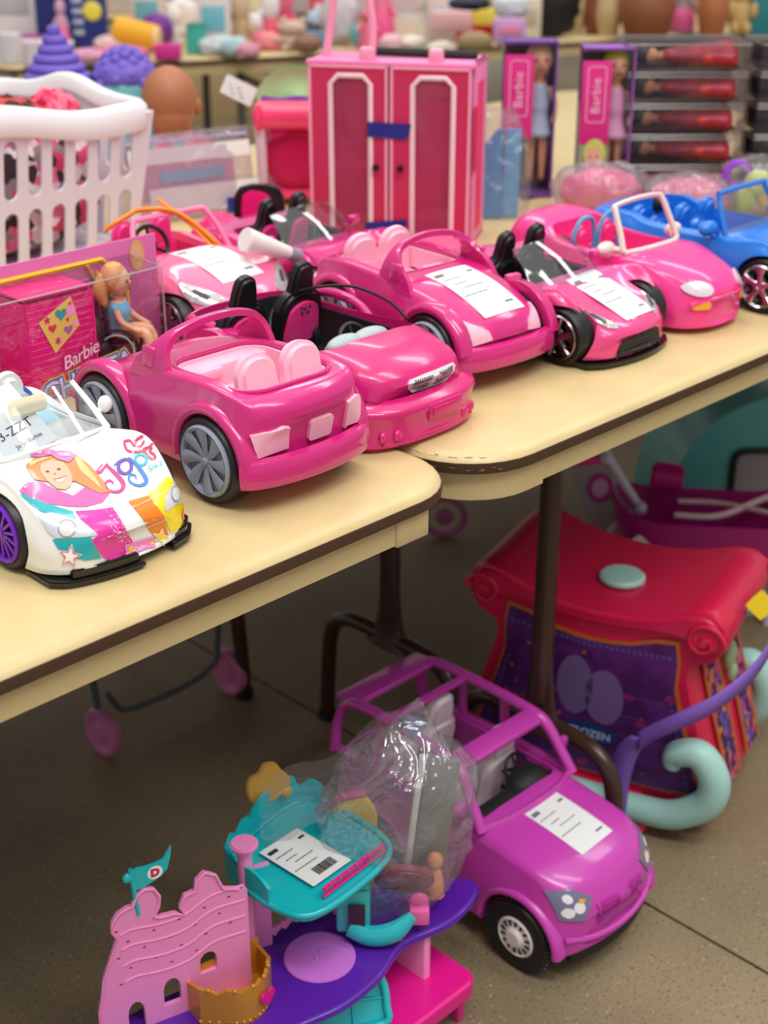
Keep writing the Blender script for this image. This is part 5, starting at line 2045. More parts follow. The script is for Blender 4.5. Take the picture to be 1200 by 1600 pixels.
# ---- pink doll closet
def closet():
    W_, H_, D_ = .270, .283, .115
    t = thing('doll_closet', 'tall pink toy doll closet with two doors taped shut with blue tape', 'toy closet', (1.548, 1.722, Zt), R(-58))
    dk = mat('closet_raspberry', (206, 44, 92), .45)
    fr = mat('closet_frame_pink', (250, 168, 196), .4)
    side = mat('closet_side_pink', (244, 136, 190), .4)
    b = B()
    b.box((W_ / 2, D_ - .003, H_ / 2), (W_, .006, H_))
    b.box((.004, D_ / 2 + .006, H_ / 2), (.008, D_ - .012, H_), bev=.002)
    b.box((W_ - .004, D_ / 2 + .006, H_ / 2), (.008, D_ - .012, H_), bev=.002)
    b.box((W_ / 2, D_ / 2, H_ - .004), (W_, D_, .008), bev=.002)
    b.box((W_ / 2, D_ / 2, .004), (W_, D_, .008), bev=.002)
    bd = b.out('cabinet', side, t)
    b = B()
    b.box((W_ / 2, D_ - .008, H_ / 2), (W_ - .02, .003, H_ - .02))
    b.box((W_ / 2, D_ / 2, H_ / 2), (.006, D_ - .03, H_ - .02))
    b.out('back_lining', mat('closet_lining', (255, 132, 174), .5), bd)
    b = B()
    for k in range(3):
        b.tube([(W_ + .0005, .03 + .02 * k, .02), (W_ + .0005, .03 + .02 * k, H_ - .03)], .0018, n=6, smooth=0)
    b.box((W_ + .001, .012, .17), (.004, .016, .10), bev=.001)
    b.out('hinge_strip', mat('closet_red', (230, 40, 90), .35), bd)
    for k in (0, 1):
        x0 = .006 + k * (W_ / 2 - .003)
        x1 = x0 + W_ / 2 - .009
        cx = (x0 + x1) / 2
        wx0, wx1, wz0, wz1 = cx - .032 + (.004 if k == 0 else .004), cx + .032 + .004 * 1, .012, H_ - .022
        c = .012
        win = [(wx0, wz0), (wx1, wz0), (wx1, wz1 - c), (wx1 - c, wz1), (wx0 + c, wz1), (wx0, wz1 - c)]
        b = B()
        fp = plane((0, 0, 0), (1, 0, 0), (0, 0, 1))
        b.holed([(x0, .008), (x1, .008), (x1, H_ - .008), (x0, H_ - .008)], [win], -.003, .003, fp)
        d_ = b.out('door', dk, t)
        b = B()
        b.tube([(x, -.004, z) for x, z in [(wx0, wz0 - .002), (wx0, wz1 - c), (wx0 + c, wz1), (wx1 - c, wz1), (wx1, wz1 - c), (wx1, wz0 - .002)]], .0042, n=8, smooth=0, flat=.5, up=(0, 1, 0))
        b.out('window_trim', mat('closet_trim_white', (246, 214, 222), .4), d_)
        b = B()
        b.box((x0 + .0012, -.0035, H_ / 2), (.0045, .003, H_ - .014))
        b.box((x1 - .0012, -.0035, H_ / 2), (.0045, .003, H_ - .014))
        b.box((cx, -.0035, H_ - .0085), (x1 - x0, .003, .004))
        b.out('door_edging', fr, d_)
        b = B()
        b.box(((wx0 + wx1) / 2, .001, (wz0 + wz1) / 2), (wx1 - wx0, .0008, wz1 - wz0))
        b.out('door_window', clear('closet_pane', (250, 200, 220), .03, .10, haze=.24, hazecol=(236, 110, 156)), d_)
        b = B()
        kx = x1 - .017 if k == 0 else x0 + .017
        b.cyl((kx, -.014, .122), (kx, -.003, .122), .0055, .004, n=14, bev=.001)
        b.out('knob', BLACK, d_)
    b = B()
    b.tube([(.045, .05, H_ - .03), (.046, .05, .19), (.052, .05, .16), (.072, .05, .145)], .0028, n=8, smooth=5)
    b.out('hanging_hook', mat('wine_plastic', (70, 14, 36), .4), t)
    b = B()
    b.tube([(.19, .05, .222), (.235, .05, .222)], .0028, n=8, smooth=0)
    b.sph((.192, .05, .222), .006)
    b.box((.214, .07, .172), (.012, .004, .002))
    b.out('rail', mat('wine_plastic', (70, 14, 36), .4), t)
    b = B()
    b.box((.215, .06, .060), (.014, .012, .10), bev=.002)
    b.box((.214, .055, .025), (.022, .014, .03), bev=.002)
    b.out('accessory', mat('dusty_rose_plastic', (186, 120, 140), .5), t)
    tape = mat('blue_tape', (28, 40, 140), .5)
    for z, dx, a in ((.180, .0, 2), (.025, -.004, -6)):
        b = B()
        b.prism([(-.034, -.012), (.030, -.012), (.036, .012), (-.034, .011)], 0, .0008, plane((W_ / 2 + dx, -.0065, z), (1, 0, math.tan(R(-a))), (0, 0, 1)))
        b.out('tape', tape, t)
    # top: hinge posts, black rail, tall handle
    for x in (.095, .205):
        b = B()
        b.box((x, .018, H_ + .009), (.022, .02, .020), bev=.004)
        b.out('hinge_block', fr, t)
    b = B()
    b.tube([(.075, .06, H_ + .008), (.262, .06, H_ + .006)], .0065, n=8, smooth=0)
    b.out('black_rail', mat('matt_black', (24, 24, 25), .6), t)
    b = B()
    b.tube([(.020, .05, H_), (.030, .05, H_ + .06), (.040, .05, H_ + .115), (.062, .05, H_ + .128), (.084, .05, H_ + .110), (.096, .05, H_ + .05), (.095, .05, H_)], .0065, n=10, smooth=5)
    b.out('handle', fr, t)


closet()

# ---- blue folded toy in a clear bag
t = thing('blue_toy_panels', 'tall light blue plastic toy panels inside a clear bag beside the pink closet', 'toy panels', (1.878, 1.598, Zt), R(-48))
bm_ = mat('panel_blue', (60, 160, 214), .35)
b = B()
b.prism([(-.040, 0), (.004, 0), (.006, .150), (-.004, .152), (-.038, .110)], -.006, .006, plane((0, -.006, 0), (1, 0, 0), (0, 0, 1)), bev=.002)
b.out('panel', bm_, t)
b = B()
b.prism([(.004, 0), (.034, 0), (.036, .148), (.010, .150)], -.006, .006, plane((0, .006, 0), (1, 0, .0), (0, 0, 1)), bev=.002)
b.out('panel', mat('panel_blue_light', (90, 180, 226), .35), t)
t = thing('clear_bag', 'tall clear bag round the light blue toy panels', 'clear bag', (1.878, 1.598, Zt), R(-48))
rows = []
for i in range(15):
    v = i / 14
    w_ = .054 * (1 - .55 * max(0, v - .6) / .4)
    rows.append([((w_ + .003 * noise.noise(Vector((a * .9, v * 9, 2)))) * math.cos(2 * math.pi * a / 24), .024 * (1 - .7 * max(0, v - .6) / .4) * math.sin(2 * math.pi * a / 24), .002 + .185 * v) for a in range(24)])
b = B()
b.grid(rows, closed_v=True)
b.out('plastic', CRINKLE, t, ang=180)


# ---- doll boxes with pink spines
def doll_box(label, loc, rz, W_, D_, H_, hair, dress, word, card=(110, 60, 150), inner=(60, 26, 70)):
    t = thing('doll_box', label, 'doll box', loc, rz, 'boxed dolls behind the sports cars')
    cm = mat('purple_card_%d' % card[0], card, .45)
    b = B()
    b.box((0, D_, H_ / 2), (W_, .003, H_))
    b.box((0, D_ / 2, .004), (W_, D_, .006))
    b.box((0, D_ / 2, H_ - .003), (W_, D_, .005))
    b.box((W_ / 2 - .002, D_ / 2, H_ / 2), (.003, D_, H_))
    bc = b.out('carton', cm, t)
    b = B()
    b.box((0, D_ - .004, H_ / 2), (W_ - .008, .002, H_ - .01))
    b.out('inner_card', mat('dark_purple_card_%d' % inner[0], inner, .5), bc)
    b = B()
    b.box((-W_ / 2 + .024, -.001, H_ - .095), (.052, .003, .145), bev=.0006)
    sp = b.out('pink_spine', mat('spine_pink', (224, 40, 140), .4), t)
    pm = plane((-W_ / 2 + .024, -.003, H_ - .082), (0, 0, 1), (-1, 0, 0))
    flat('spine_frame', stroke(rrect(-.046, -.016, .050, .016, .005, 3), .0014, 1, True), mat('print_pale', (250, 205, 225), .3), sp, pm, .0006)
    flat('spine_lettering', rot2(textpolys(word, .023, 1.05), 0), mat('print_pale', (250, 205, 225), .3), sp, pm, .0009)
    figure_parts(t, .018, D_ * .55, .02, H_ * .90, SKIN, hair, dress)
    b = B()
    o_ = rrect(-W_ / 2, 0, W_ / 2, D_, .003, 2)
    b.grid([[(x, y, .004) for x, y in o_], [(x, y, H_) for x, y in o_]], closed_v=True)
    b.out('clear_cover', CLEARB, t)
    return t


HBL = mat('doll_hair_blonde', (232, 204, 160), .5)
doll_box('purple doll box with pink spine and platinum haired doll, nearest the pink closet', (2.030, 1.660, Zt), R(-44), .092, .055, .275, HBL, mat('silver_dress', (190, 200, 220), .4), 'Barbie')
dbx = doll_box('doll box with pink spine and lime haired doll beside the clear doll cases', (2.125, 1.560, Zt), R(-44), .092, .055, .265, mat('lime_hair', (206, 226, 40), .5), mat('pink_dress', (240, 170, 210), .5), 'Barbie', (150, 90, 180), (70, 50, 66))
b = B()
b.box((-.046 + .024, -.0015, .050), (.052, .002, .094))
pp_ = b.out('printed_front', mat('print_greygreen', (150, 160, 130), .5), dbx)
pm = plane((-.021, -.003, .060), (1, 0, 0), (0, 0, 1))
flat('printed_hair', [circ(.002, .022, .020, 20, .026)], mat('print_lime_hair', (206, 214, 110), .5), pp_, pm, .0004)
flat('printed_face', [circ(0, .012, .0145, 20, .021)], mat('print_face', (236, 178, 150), .5), pp_, pm, .0008)
flat('printed_eyes', [circ(-.006, .016, .0025, 8, .0016), circ(.006, .016, .0025, 8, .0016), circ(0, .000, .004, 8, .0016)], mat('face_paint', (120, 50, 60), .5), pp_, pm, .0012)
flat('printed_top', [[(-.02, -.03), (.02, -.03), (.012, -.008), (-.012, -.008)]], mat('print_pinkwhite', (230, 190, 210), .5), pp_, pm, .0008)


# ---- clear cases each with a red dressed doll, stacked in two columns
def case(label, loc, rz, proto=None):
    if proto:
        return copy_thing(proto, loc, rz, label)
    t = thing('doll_case', label, 'doll case', loc, rz, 'clear doll cases in the stack')
    W_, D_, H_ = .225, .14, .052
    b = B()
    b.box((0, 0, H_ / 2), (W_, D_, H_ - .003), bev=.006)
    b.out('clear_case', clear('case_plastic', (232, 226, 230), .03, .14, bump=(20, .3, .01), haze=.02), t)
    b = B()
    for z in (.001, H_ - .003):
        b.tube([(x, y, z) for x, y in rrect(-W_ / 2, -D_ / 2, W_ / 2, D_ / 2, .006, 3)], .0016, n=6, smooth=0, closed=True)
    b.out('case_edge', clear('case_edge_plastic', (200, 190, 196), .10, .25, haze=.28, hazecol=(150, 134, 138)), t)
    b = B()
    b.box((0, .02, .006), (W_ - .02, D_ - .03, .004))
    b.box((0, D_ / 2 - .01, .024), (W_ - .02, .003, .036))
    b.out('tray', mat('dark_tray', (36, 22, 28), .6), t)
    b = B()
    b.sph((-.062, -.025, .026), (.016, .014, .014))
    b.sph((-.055, -.038, .025), (.004, .003, .003), u=8, v=6)
    b.tube([(-.05, -.025, .024), (-.035, -.025, .024), (0, -.024, .022), (.07, -.024, .018)], [.005, .010, .011, .006], n=10)
    db = b.out('doll_body', mat('doll_skin_gold', (214, 160, 110), .5), t, ang=180)
    b = B()
    b.sph((-.072, -.020, .028), (.020, .018, .018))
    b.out('doll_hair', mat('dark_green_hair', (28, 44, 38), .4), db, ang=180)
    b = B()
    rows = []
    for i in range(9):
        u = i / 8
        rr = .012 + .026 * u ** .6
        rows.append([(-.040 + .125 * u, -.026 + rr * 1.5 * math.cos(2 * math.pi * k / 20), .026 + rr * (.62 + .10 * (k % 2)) * math.sin(2 * math.pi * k / 20)) for k in range(20)])
    b.grid(rows, closed_v=True, cap=True)
    b.out('red_gown', mat('crimson_satin', (148, 14, 50), .35, bump=(70, .7, .004), var=((206, 50, 36), 26, .5, .65)), t, ang=180)
    return t


c0 = None
words = ['bottom', 'second', 'third', 'fourth', 'top']
for col, (cx, cy) in enumerate(((2.285, 1.520), (2.455, 1.350))):
    for k in range(5):
        lab = '%s clear case with red gowned doll, %s' % ({0: 'lowest', 1: 'second lowest', 2: 'middle', 3: 'second highest', 4: 'topmost'}[k], 'left stack' if col == 0 else 'right stack at the photo edge')
        if c0 is None:
            c0 = case(lab, (cx, cy, Zt + .0005), R(-45))
        else:
            case(lab, (cx, cy, Zt + .0005 + .0545 * k), R(-45), c0)

# ---- soft bags of pink things
def pillow_bag(label, loc, rz, r3, inner, m=CRINKLE2, seed=1, items=None):
    t = lumpy('clear_bag', label, 'clear bag', loc, r3, m, seed, .16, 2.2, rz, None, 'plastic')
    u = lumpy('doll_clothes', 'pink doll clothes inside a ' + ' '.join(label.split(' with ')[0].split()[:9]), 'doll clothes', (loc[0], loc[1], loc[2] - r3[2] * .12), tuple(v * .84 for v in r3), inner, seed + 3, .10, 3.2, rz)
    return t


pillow_bag('crumpled clear bag standing between the blue toy panels and the doll boxes, with pink cloth', (2.040, 1.500, Zt + .040), R(-45), (.088, .045, .048), mat('pink_cloth', (240, 90, 150), .6, bump=(30, .8, .01)), seed=2)
pillow_bag('rounded clear bag lying in front of the clear doll cases, with rose cloth', (2.130, 1.375, Zt + .033), R(-45), (.085, .05, .042), mat('rose_cloth', (226, 110, 150), .6, bump=(30, .8, .01)), seed=5)
t = thing('toy_masks', 'lime, purple and yellow toy pieces in a clear bag above the blue car', 'toy pieces', (2.215, 1.285, Zt), R(-45))
b = B()
b.rod_ring((-.045, 0, .070), .020, .007, 'y', n=20)
b.out('purple_ring', mat('violet_plastic', (150, 60, 210), .35), t)
b = B()
b.sph((-.01, -.01, .058), (.026, .012, .022))
b.sph((-.03, 0, .03), (.02, .02, .03))
b.out('lime_piece', mat('lime_plastic', (190, 220, 100), .4), t)
b = B()
b.box((.018, -.012, .064), (.030, .014, .014), rot=(0, R(35), 0), bev=.004)
b.sph((.03, 0, .03), (.04, .025, .03))
b.out('amber_piece', mat('amber_plastic', (240, 200, 120), .4), t)
lumpy('clear_bag', 'clear bag over lime and purple toy pieces', 'clear bag', (2.222, 1.281, Zt + .047), (.085, .05, .058), CRINKLE, 9, .15, 2.4, R(-45), None, 'plastic')

# ---- odds and ends packed between the rear cars and the bags
HPK = mat('hot_pink_soft', (236, 20, 120), .35, coat=.3)
lumpy('doll_bag', 'crumpled hot pink toy handbag behind the rose car and the white tube', 'toy bag', (1.310, 1.650, Zt + .040), (.055, .035, .050), HPK, 21, .22, 2.6, R(-45), None, 'bag_body')
t = thing('clear_dome', 'small clear plastic dome on top of the crumpled hot pink handbag', 'dome', (1.405, 1.640, Zt + .060), R(-45))
b = B()
b.sph((0, 0, 0), (.020, .014, .018))
b.out('dome', clear('grey_dome', (210, 220, 220), .2, .08, haze=.3, hazecol=(170, 186, 184)), t, ang=180)
t = thing('toy_armchair', 'pink and black toy chair standing behind the deep pink sports car', 'toy chair', (1.425, 1.700, Zt), R(-45))
b = B()
b.prism(cat([(-.035, 0), (.035, 0), (.040, .06), (.030, .105), (-.030, .105), (-.040, .06)], 3, True), -.012, .012, T(0, 0, 0) @ Matrix.Rotation(R(90), 4, 'X'), bev=.006)
q_ = b.out('shell', BLACK, t)
b = B()
b.prism(cat([(-.020, .02), (.012, .02), (.020, .06), (.016, .096), (-.024, .096)], 3, True), .010, .018, T(0, 0, 0) @ Matrix.Rotation(R(90), 4, 'X'), bev=.002)
b.out('pad', HPK, q_)
t = thing('doll_pillow', 'pale pink and black quilted doll pillow behind the rose car windscreen frame', 'doll pillow', (1.235, 1.690, Zt + .030), R(-40))
b = B()
b.sph((0, 0, 0), 1, u=20, v=12)
for v in b.bm.verts:
    v.co = Vector([math.copysign(abs(c_) ** .6, c_) for c_ in v.co])
    v.co = Vector((v.co.x * .045, v.co.y * .02, v.co.z * .030))
p_ = b.out('pillow', mat('blush_cloth', (244, 150, 180), .7), t, ang=180)
b = B()
for x in (-.024, .008):
    b.tube([(x, -.021, -.024), (x + .008, -.0215, 0), (x + .022, -.021, .024)], .003, n=6)
b.out('black_trim', BLACK, p_)
t = thing('pink_blanket', 'folded rose pink cloth lying between the deep pink sports car and the pink closet', 'cloth', (1.60, 1.52, Zt), R(-45))
b = B()
b.sph((0, 0, .012), 1, u=28, v=14)
for v in b.bm.verts:
    v.co = Vector((v.co.x * .075, v.co.y * .05, .014 + (v.co.z - .012) * .014 * (1 + .3 * noise.noise(v.co * 3))))
b.out('cloth', mat('rose_fold_cloth', (232, 90, 140), .7), t, ang=180)

# ---------------------------------------------------------------- things on the floor
ORCH = mat('orchid_plastic', (204, 66, 180), .3, coat=.35)


def suv():
    t = thing('toy_suv', 'orchid purple open roofed toy car with white seats standing on the floor', 'toy car', (1.232, .800, 0), R(0))
    st = [(0, .070, .064, .058, .078, .100, .108), (.006, .088, .078, .050, .082, .112, .124), (.02, .100, .088, .046, .086, .130, .146), (.05, .104, .092, .044, .10, .150, .160), (.10, .105, .093, .044, .11, .158, .170), (.16, .105, .094, .044, .11, .163, .177), (.20, .105, .096, .044, .11, .166, .176), (.32, .105, .096, .044, .11, .170, .176), (.42, .104, .094, .046, .11, .170, .174), (.44, .094, .084, .055, .10, .160, .165)]
    cuts = [cutbox(rrect(-.083, .175, .083, .425, .02, 5), .055, .3)]
    for s in (-1, 1):
        cuts += [cutcyl(s * .12, s * .06, .088, .052, .062), cutcyl(s * .12, s * .06, .345, .052, .062)]
    body = carbody(st, 'body', ORCH, t, cuts, cf=.022, cr=.012)
    tree = bvh_of(body)
    tub(t, -.0825, .1755, .0825, .4245, .0195, .168, .060, mat('orchid_dark', (150, 40, 130), .4))
    for s in (-1, 1):
        for y in (.088, .345):
            wheel(t, s * .1045, y, .052, .040, .029, 'slots', mat('white_hubcap', (232, 224, 222), .4), tread=True)
            arch(t, s * .1035, y, .052, .0605, .010, ORCH, a0=2, a1=178, wd=.012)
    # cabin frame
    rl = .094
    path = lambda s: [(s * .094, .160, .172), (s * .090, .182, .205), (s * .085, .203, .236), (s * .082, .232, .247), (s * .080, .33, .252), (s * .079, .415, .247), (s * .084, .438, .215), (s * .092, .438, .165)]
    for s in (-1, 1):
        b = B()
        b.tube(path(s), [.0085, .0085, .009, .009, .0085, .009, .0085, .010], n=8, smooth=4, flat=.8)
        b.out('roof_rail', ORCH, t, ang=60)
        for y in (.275, .355):
            b = B()
            b.tube([(s * .081, y, .246), (s * .093, y + .006, .172)], .0085, n=8, smooth=2, flat=.6, up=(s, 0, 0))
            b.out('door_pillar', ORCH, t, ang=60)
        b = B()
        b.tube([(s * .095, .175, .172), (s * .095, .25, .174), (s * .094, .34, .176), (s * .093, .43, .172)], .006, n=8)
        b.out('window_sill', ORCH, t)
    b = B()
    b.box((0, .218, .244), (.160, .030, .012), rot=(R(14), 0, 0), bev=.004)
    b.out('roof_header', ORCH, t)
    b = B()
    b.box((0, .425, .247), (.164, .045, .010), rot=(R(-6), 0, 0), bev=.004)
    b.box((0, .345, .251), (.154, .012, .007), bev=.002)
    b.out('rear_roof_panel', ORCH, t)
    b = B()
    b.tube([(-.094, .165, .172), (-.05, .150, .176), (0, .146, .178), (.05, .150, .176), (.094, .165, .172)], .005, n=8)
    b.out('windscreen_sill', ORCH, t)
    for s in (-1, 1):
        b = B()
        b.box((s * .106, .19, .200), (.022, .012, .018), rot=(0, 0, R(10 * s)), bev=.005)
        b.cyl((s * .094, .19, .19), (s * .104, .19, .198), .004)
        b.out('side_mirror', ORCH, t)
    # front: raised grille, badge, lamps, chin
    pf = plane((0, -.1, .10), (1, 0, 0), (0, 0, 1))
    g = decal('grille', [[(-.046, .018), (.046, .018), (.040, -.014), (-.040, -.014)]], ORCH, t, tree, pf, step=.006, off=.0006, thick=.002)
    decal('grille_bars', [rrect(s * .027 - .013, z, s * .027 + .013, z + .0045, .001, 1) for s in (-1, 1) for z in (-.010, -.002, .006, .014)], mat('orchid_bar', (180, 50, 158), .3), g, tree, pf, step=.006, off=.0036, thick=.001)
    decal('badge', [circ(0, .006, .012)], ORCH, g, tree, pf, step=.006, off=.005, thick=.002)
    for s in (-1, 1):
        lp = [(s * .050, .030), (s * .072, .044), (s * .094, .042), (s * .092, .008), (s * .066, .004)]
        lo = decal('headlamp', [lp[::s]], mat('lamp_grey_print', (120, 118, 150), .25, coat=.5), t, tree, pf, step=.006, off=.0008, thick=.0015)
        decal('lamp_print', [circ(s * .070, .022, .007), circ(s * .083, .018, .0065), circ(s * .080, .034, .005)], mat('lamp_white', (235, 232, 240), .2), lo, tree, pf, step=.01, off=.0028)
        decal('indicator', [[(s * .060, .030), (s * .068, .033), (s * .070, .028), (s * .064, .026)][::s]], mat('amber', (240, 170, 60), .3), lo, tree, pf, step=.01, off=.0032)
    b = B()
    o_ = [((-1 + i / 8) * .078, .022 * ((-1 + i / 8) * .8) ** 2 + .004) for i in range(17)]
    b.prism(o_ + [(.078, .05), (-.078, .05)], .034, .056, bev=.003)
    b.out('chin', mat('matt_black', (24, 24, 25), .6), t)
    b = B()
    b.tube([(-.09, .020, .078), (-.05, .004, .072), (0, -.002, .070), (.05, .004, .072), (.09, .020, .078)], .004, n=8)
    b.out('bumper_line', ORCH, t)
    wm = mat('seat_white', (250, 236, 242), .5)
    for s in (-1, 1):
        for y in (.27, .385):
            q = B()
            mw = T(s * .040, y, .068) @ Matrix.Rotation(R(10), 4, 'X') @ Matrix.Rotation(R(90), 4, 'X')
            q.prism(cat([(-.031, 0), (.031, 0), (.034, .07), (.029, .118), (-.029, .118), (-.034, .07)], 3, True), -.013, .013, mw, bev=.007, seg=3)
            q.prism(cat([(-.020, .122), (.020, .122), (.023, .146), (.014, .166), (-.014, .166), (-.023, .146)], 3, True), -.011, .011, mw, bev=.006, seg=3)
            q.box((s * .040, y - .035, .085), (.058, .062, .026), bev=.009)
            so = q.out('seat', wm, t, ang=60)
            if y < .3:
                q = B()
                q.tube([(s * .040 - .02, y - .002, .18), (s * .040 + .002, y - .020, .14), (s * .040 + .024, y - .040, .10)], .0022, n=8)
                q.out('seat_belt', BLACK, so)
    b = B()
    b.box((0, .190, .160), (.16, .028, .022), bev=.006)
    b.sph((.042, .196, .165), (.036, .026, .020))
    b.out('dashboard', mat('matt_black', (24, 24, 25), .6), t)
    steering(t, .042, .215, .175, .022, BLACK, 60)
    price_tag(t, plane((.006, .098, .3), (1, .04, 0), (-.04, 1, 0)), .068, .096, tree=tree, bars=False, rng=random.Random(11))
    return t


suv()


# ---- castle play set
def castle():
    O = Vector((.86, .95, 0))
    t = thing('castle_playset', 'purple, pink and teal toy castle playset with gold balcony on the floor', 'toy playset', O, 0)
    L = lambda pts: [(x - O.x, y - O.y) for x, y in pts]
    VIO = mat('violet_deck', (92, 30, 170), .3, coat=.3, bump=(120, .12, .001))
    LIL = mat('lilac_disc', (210, 120, 222), .4)
    PK = mat('castle_pink', (250, 150, 210), .35, coat=.2)
    TQ = mat('turquoise_tray', (18, 190, 200), .25, coat=.4)
    MG = mat('castle_magenta', (232, 24, 142), .3, coat=.2)
    GD = mat('castle_gold', (212, 150, 50), .35, metal=.3)
    deck = cat(L([(.560, .985), (.575, 1.025), (.64, 1.045), (.75, 1.030), (.86, 1.030), (.95, 1.025), (1.04, .965), (1.083, .932), (1.07, .905), (1.01, .893), (.94, .905), (.88, .888), (.82, .885), (.76, .898), (.68, .90), (.60, .93)]), 5, True)
    b = B()
    b.prism(deck, .135, .150, bev=.005, seg=3)
    dk = b.out('deck', VIO, t, ang=50)
    b = B()
    b.prism(L(circ(.852, .958, .042, 36)), .150, .1525, bev=.001)
    for a in ((-.006, 0), (.006, .004)):
        b.sph((.852 - O.x + a[0], .958 - O.y + a[1], .153), .0022, u=8, v=6)
    b.out('turntable', LIL, dk)
    for p in ((.72, .97), (.98, .93), (.80, 1.0)):
        b = B()
        b.box((p[0] - O.x, p[1] - O.y, .068), (.012, .05, .136), bev=.003)
        b.out('support', PK, t)
    # wall with towers, holes and windows
    a, c = Vector((.612, 1.026, .150)), Vector((.768, .982, .150))
    u = (c - a).normalized()
    mw = plane(a - O, u, (0, 0, 1))
    n = u.cross(Vector((0, 0, 1)))
    W_ = (c - a).length
    out = [(-.004, -.06), (W_, -.015), (W_, .138)]
    out += [(W_ - .010, .143), (W_ - .028, .150), (W_ - .032, .160), (W_ - .036, .172), (W_ - .048, .180), (W_ - .058, .172), (W_ - .060, .160), (W_ - .072, .158), (W_ - .078, .146), (W_ - .074, .134)]
    out += [(.078, .140), (.060, .142), (.054, .146), (.060, .156), (.062, .170), (.056, .182), (.046, .185), (.038, .180), (.032, .168), (.026, .168), (.016, .164), (.009, .155), (.008, .144), (.013, .134), (.004, .110), (-.006, .085), (-.010, .060), (-.014, .045), (-.015, .020), (-.010, .018)]

    def arched(x, z, w_, h):
        return [(x - w_, z), (x + w_, z), (x + w_, z + h * .6)] + [(x + w_ * math.cos(R(k)), z + h * .6 + h * .4 * math.sin(R(k))) for k in (30, 60, 90, 120, 150)] + [(x - w_, z + h * .6)]
    holes = [arched(.026, .000, .0095, .040), arched(.068, .018, .010, .036), arched(.112, .044, .010, .028)]
    rn = random.Random(4)
    for r_ in range(5):
        for k in range(6):
            x, z = .012 + k * .029 + (.012 if r_ % 2 else 0), .070 + r_ * .018 + k * .003
            if z < .145 and x < W_ - .012 and not (x > .1 and z < .085):
                holes.append(circ(x, z, .0023, 8))
    b = B()
    b.holed(out, holes, -.003, .003, mw)
    wl = b.out('castle_wall', PK, t, ang=40)
    b = B()
    for z in (.066, .088, .110, .13):
        b.tube([mw @ Vector((x, z + .006 * math.sin(x * 60) + x * .1, .0028)) for x in (.016, .03, .06, .09, .12, W_ - .004)], .0016, n=6)
    b.tube([mw @ Vector((x, z, .003)) for x, z in out[3:] if x > -.02], .0022, n=6, smooth=0)
    b.out('moulding', PK, wl)
    # flag with letter
    b = B()
    b.tube([mw @ Vector(p) for p in ((.038, .155, .002), (.036, .18, .002), (.034, .215, .002))], .0028, n=8)
    b.sph(mw @ Vector((.030, .206, .002)), (.006, .004, .006))
    b.prism(cat([(.036, .186), (.058, .190), (.074, .200), (.080, .228), (.070, .214), (.050, .212), (.036, .212)], 2, True), -.0015, .0015, mw, bev=.0004)
    fl = b.out('flag', TQ, t, ang=50)
    flat('flag_badge', [circ(.060, .201, .0085, 14)], mat('print_white', (250, 250, 250), .3), fl, mw, .0018)
    flat('flag_letter', textpolys('D', .013, cx=.060, cy=.201, bold=.0008), mat('print_crimson', (210, 40, 80), .3), fl, mw, .0024)
    # pole and tall panel
    b = B()
    px, py = .787 - O.x, 1.006 - O.y
    b.tube([(px, py, .150), (px, py, .318)], .0085, n=16, smooth=0)
    b.cyl((px, py, .318), (px, py, .326), .014, .0165, n=20, bev=.002)
    b.out('pole', PK, t)
    for q in (((.812 - O.x, 1.022 - O.y, .21), (.036, .006, .12), -20), ((.930 - O.x, .985 - O.y, .205), (.045, .006, .105), -45)):
        b = B()
        b.box(q[0], q[1], rot=(0, 0, R(q[2])), bev=.001)
        b.out('tray_support', PK, t)
    b = B()
    for k in range(6):
        p = Vector((.835 + k * .016, 1.018 - k * .001, 0)) - O
        hp = heart(0, 0, .009)
        b.prism(hp, -.002, .002, plane((p.x, p.y, .165 + k * .001), (1, -.05, 0), (0, 0, 1)))
    b.out('heart_fence', PK, t)
    # gold balcony
    m1 = T(.738 - O.x, .974 - O.y, .150) @ Matrix.Rotation(R(-8), 4, 'Z')
    front = [(-.046, .022), (-.046, -.006), (-.010, -.034), (.020, -.030), (.040, -.010), (.046, .022)]
    fr = cat(front[1:-1], 5)
    loop = [front[0]] + fr + [front[-1]]
    rows = []
    tot = len(loop)
    for i, (x, y) in enumerate(loop):
        q = i / (tot - 1) * 6
        h = .040 + .010 * abs(math.sin(q * math.pi)) ** .7
        d_ = Vector((x, y - .02, 0)).normalized() * .0022
        rows.append([(x - d_.x, y - d_.y, 0), (x + d_.x, y + d_.y, 0), (x + d_.x, y + d_.y, h), (x - d_.x, y - d_.y, h)])
    b = B()
    b.grid(rows, closed_v=True, cap=True)
    b.prism(loop, 0, .003)
    b.box((0, .022, .026), (.092, .003, .052))
    for i in range(1, 6):
        x, y = loop[int(i * (tot - 1) / 6)]
        b.sph((x * 1.02, y * 1.02, .048), .003, u=8, v=6)
    for i in range(22):
        x, y = loop[int(i * (tot - 1) / 21)]
        b.sph((x * 1.04, y * 1.05, .004), .0024, u=8, v=6)
    bb = b.out('balcony', GD, t, ang=45, mw=m1)
    b = B()
    hp = heart(0, 0, .0115)
    b.prism(hp, 0, .003, m1 @ plane((.020, -.036, .024), (1, .25, 0), (0, 0, 1)), bev=.001)
    b.out('heart', MG, bb)
    # upper tray
    tr = cat(L([(.790, 1.030), (.800, 1.052), (.850, 1.070), (.915, 1.080), (.952, 1.062), (.957, 1.0), (.954, .955), (.938, .930), (.900, .918), (.830, .912), (.797, .922), (.785, .955), (.783, .990)]), 5, True)
    b = B()
    b.prism(tr, .255, .268, bev=.005, seg=3)
    rim = [(x * .985, y * .985, .2685) for x, y in tr]
    b.tube([(x, y, .268) for x, y in tr], .0042, n=8, smooth=0, closed=True)
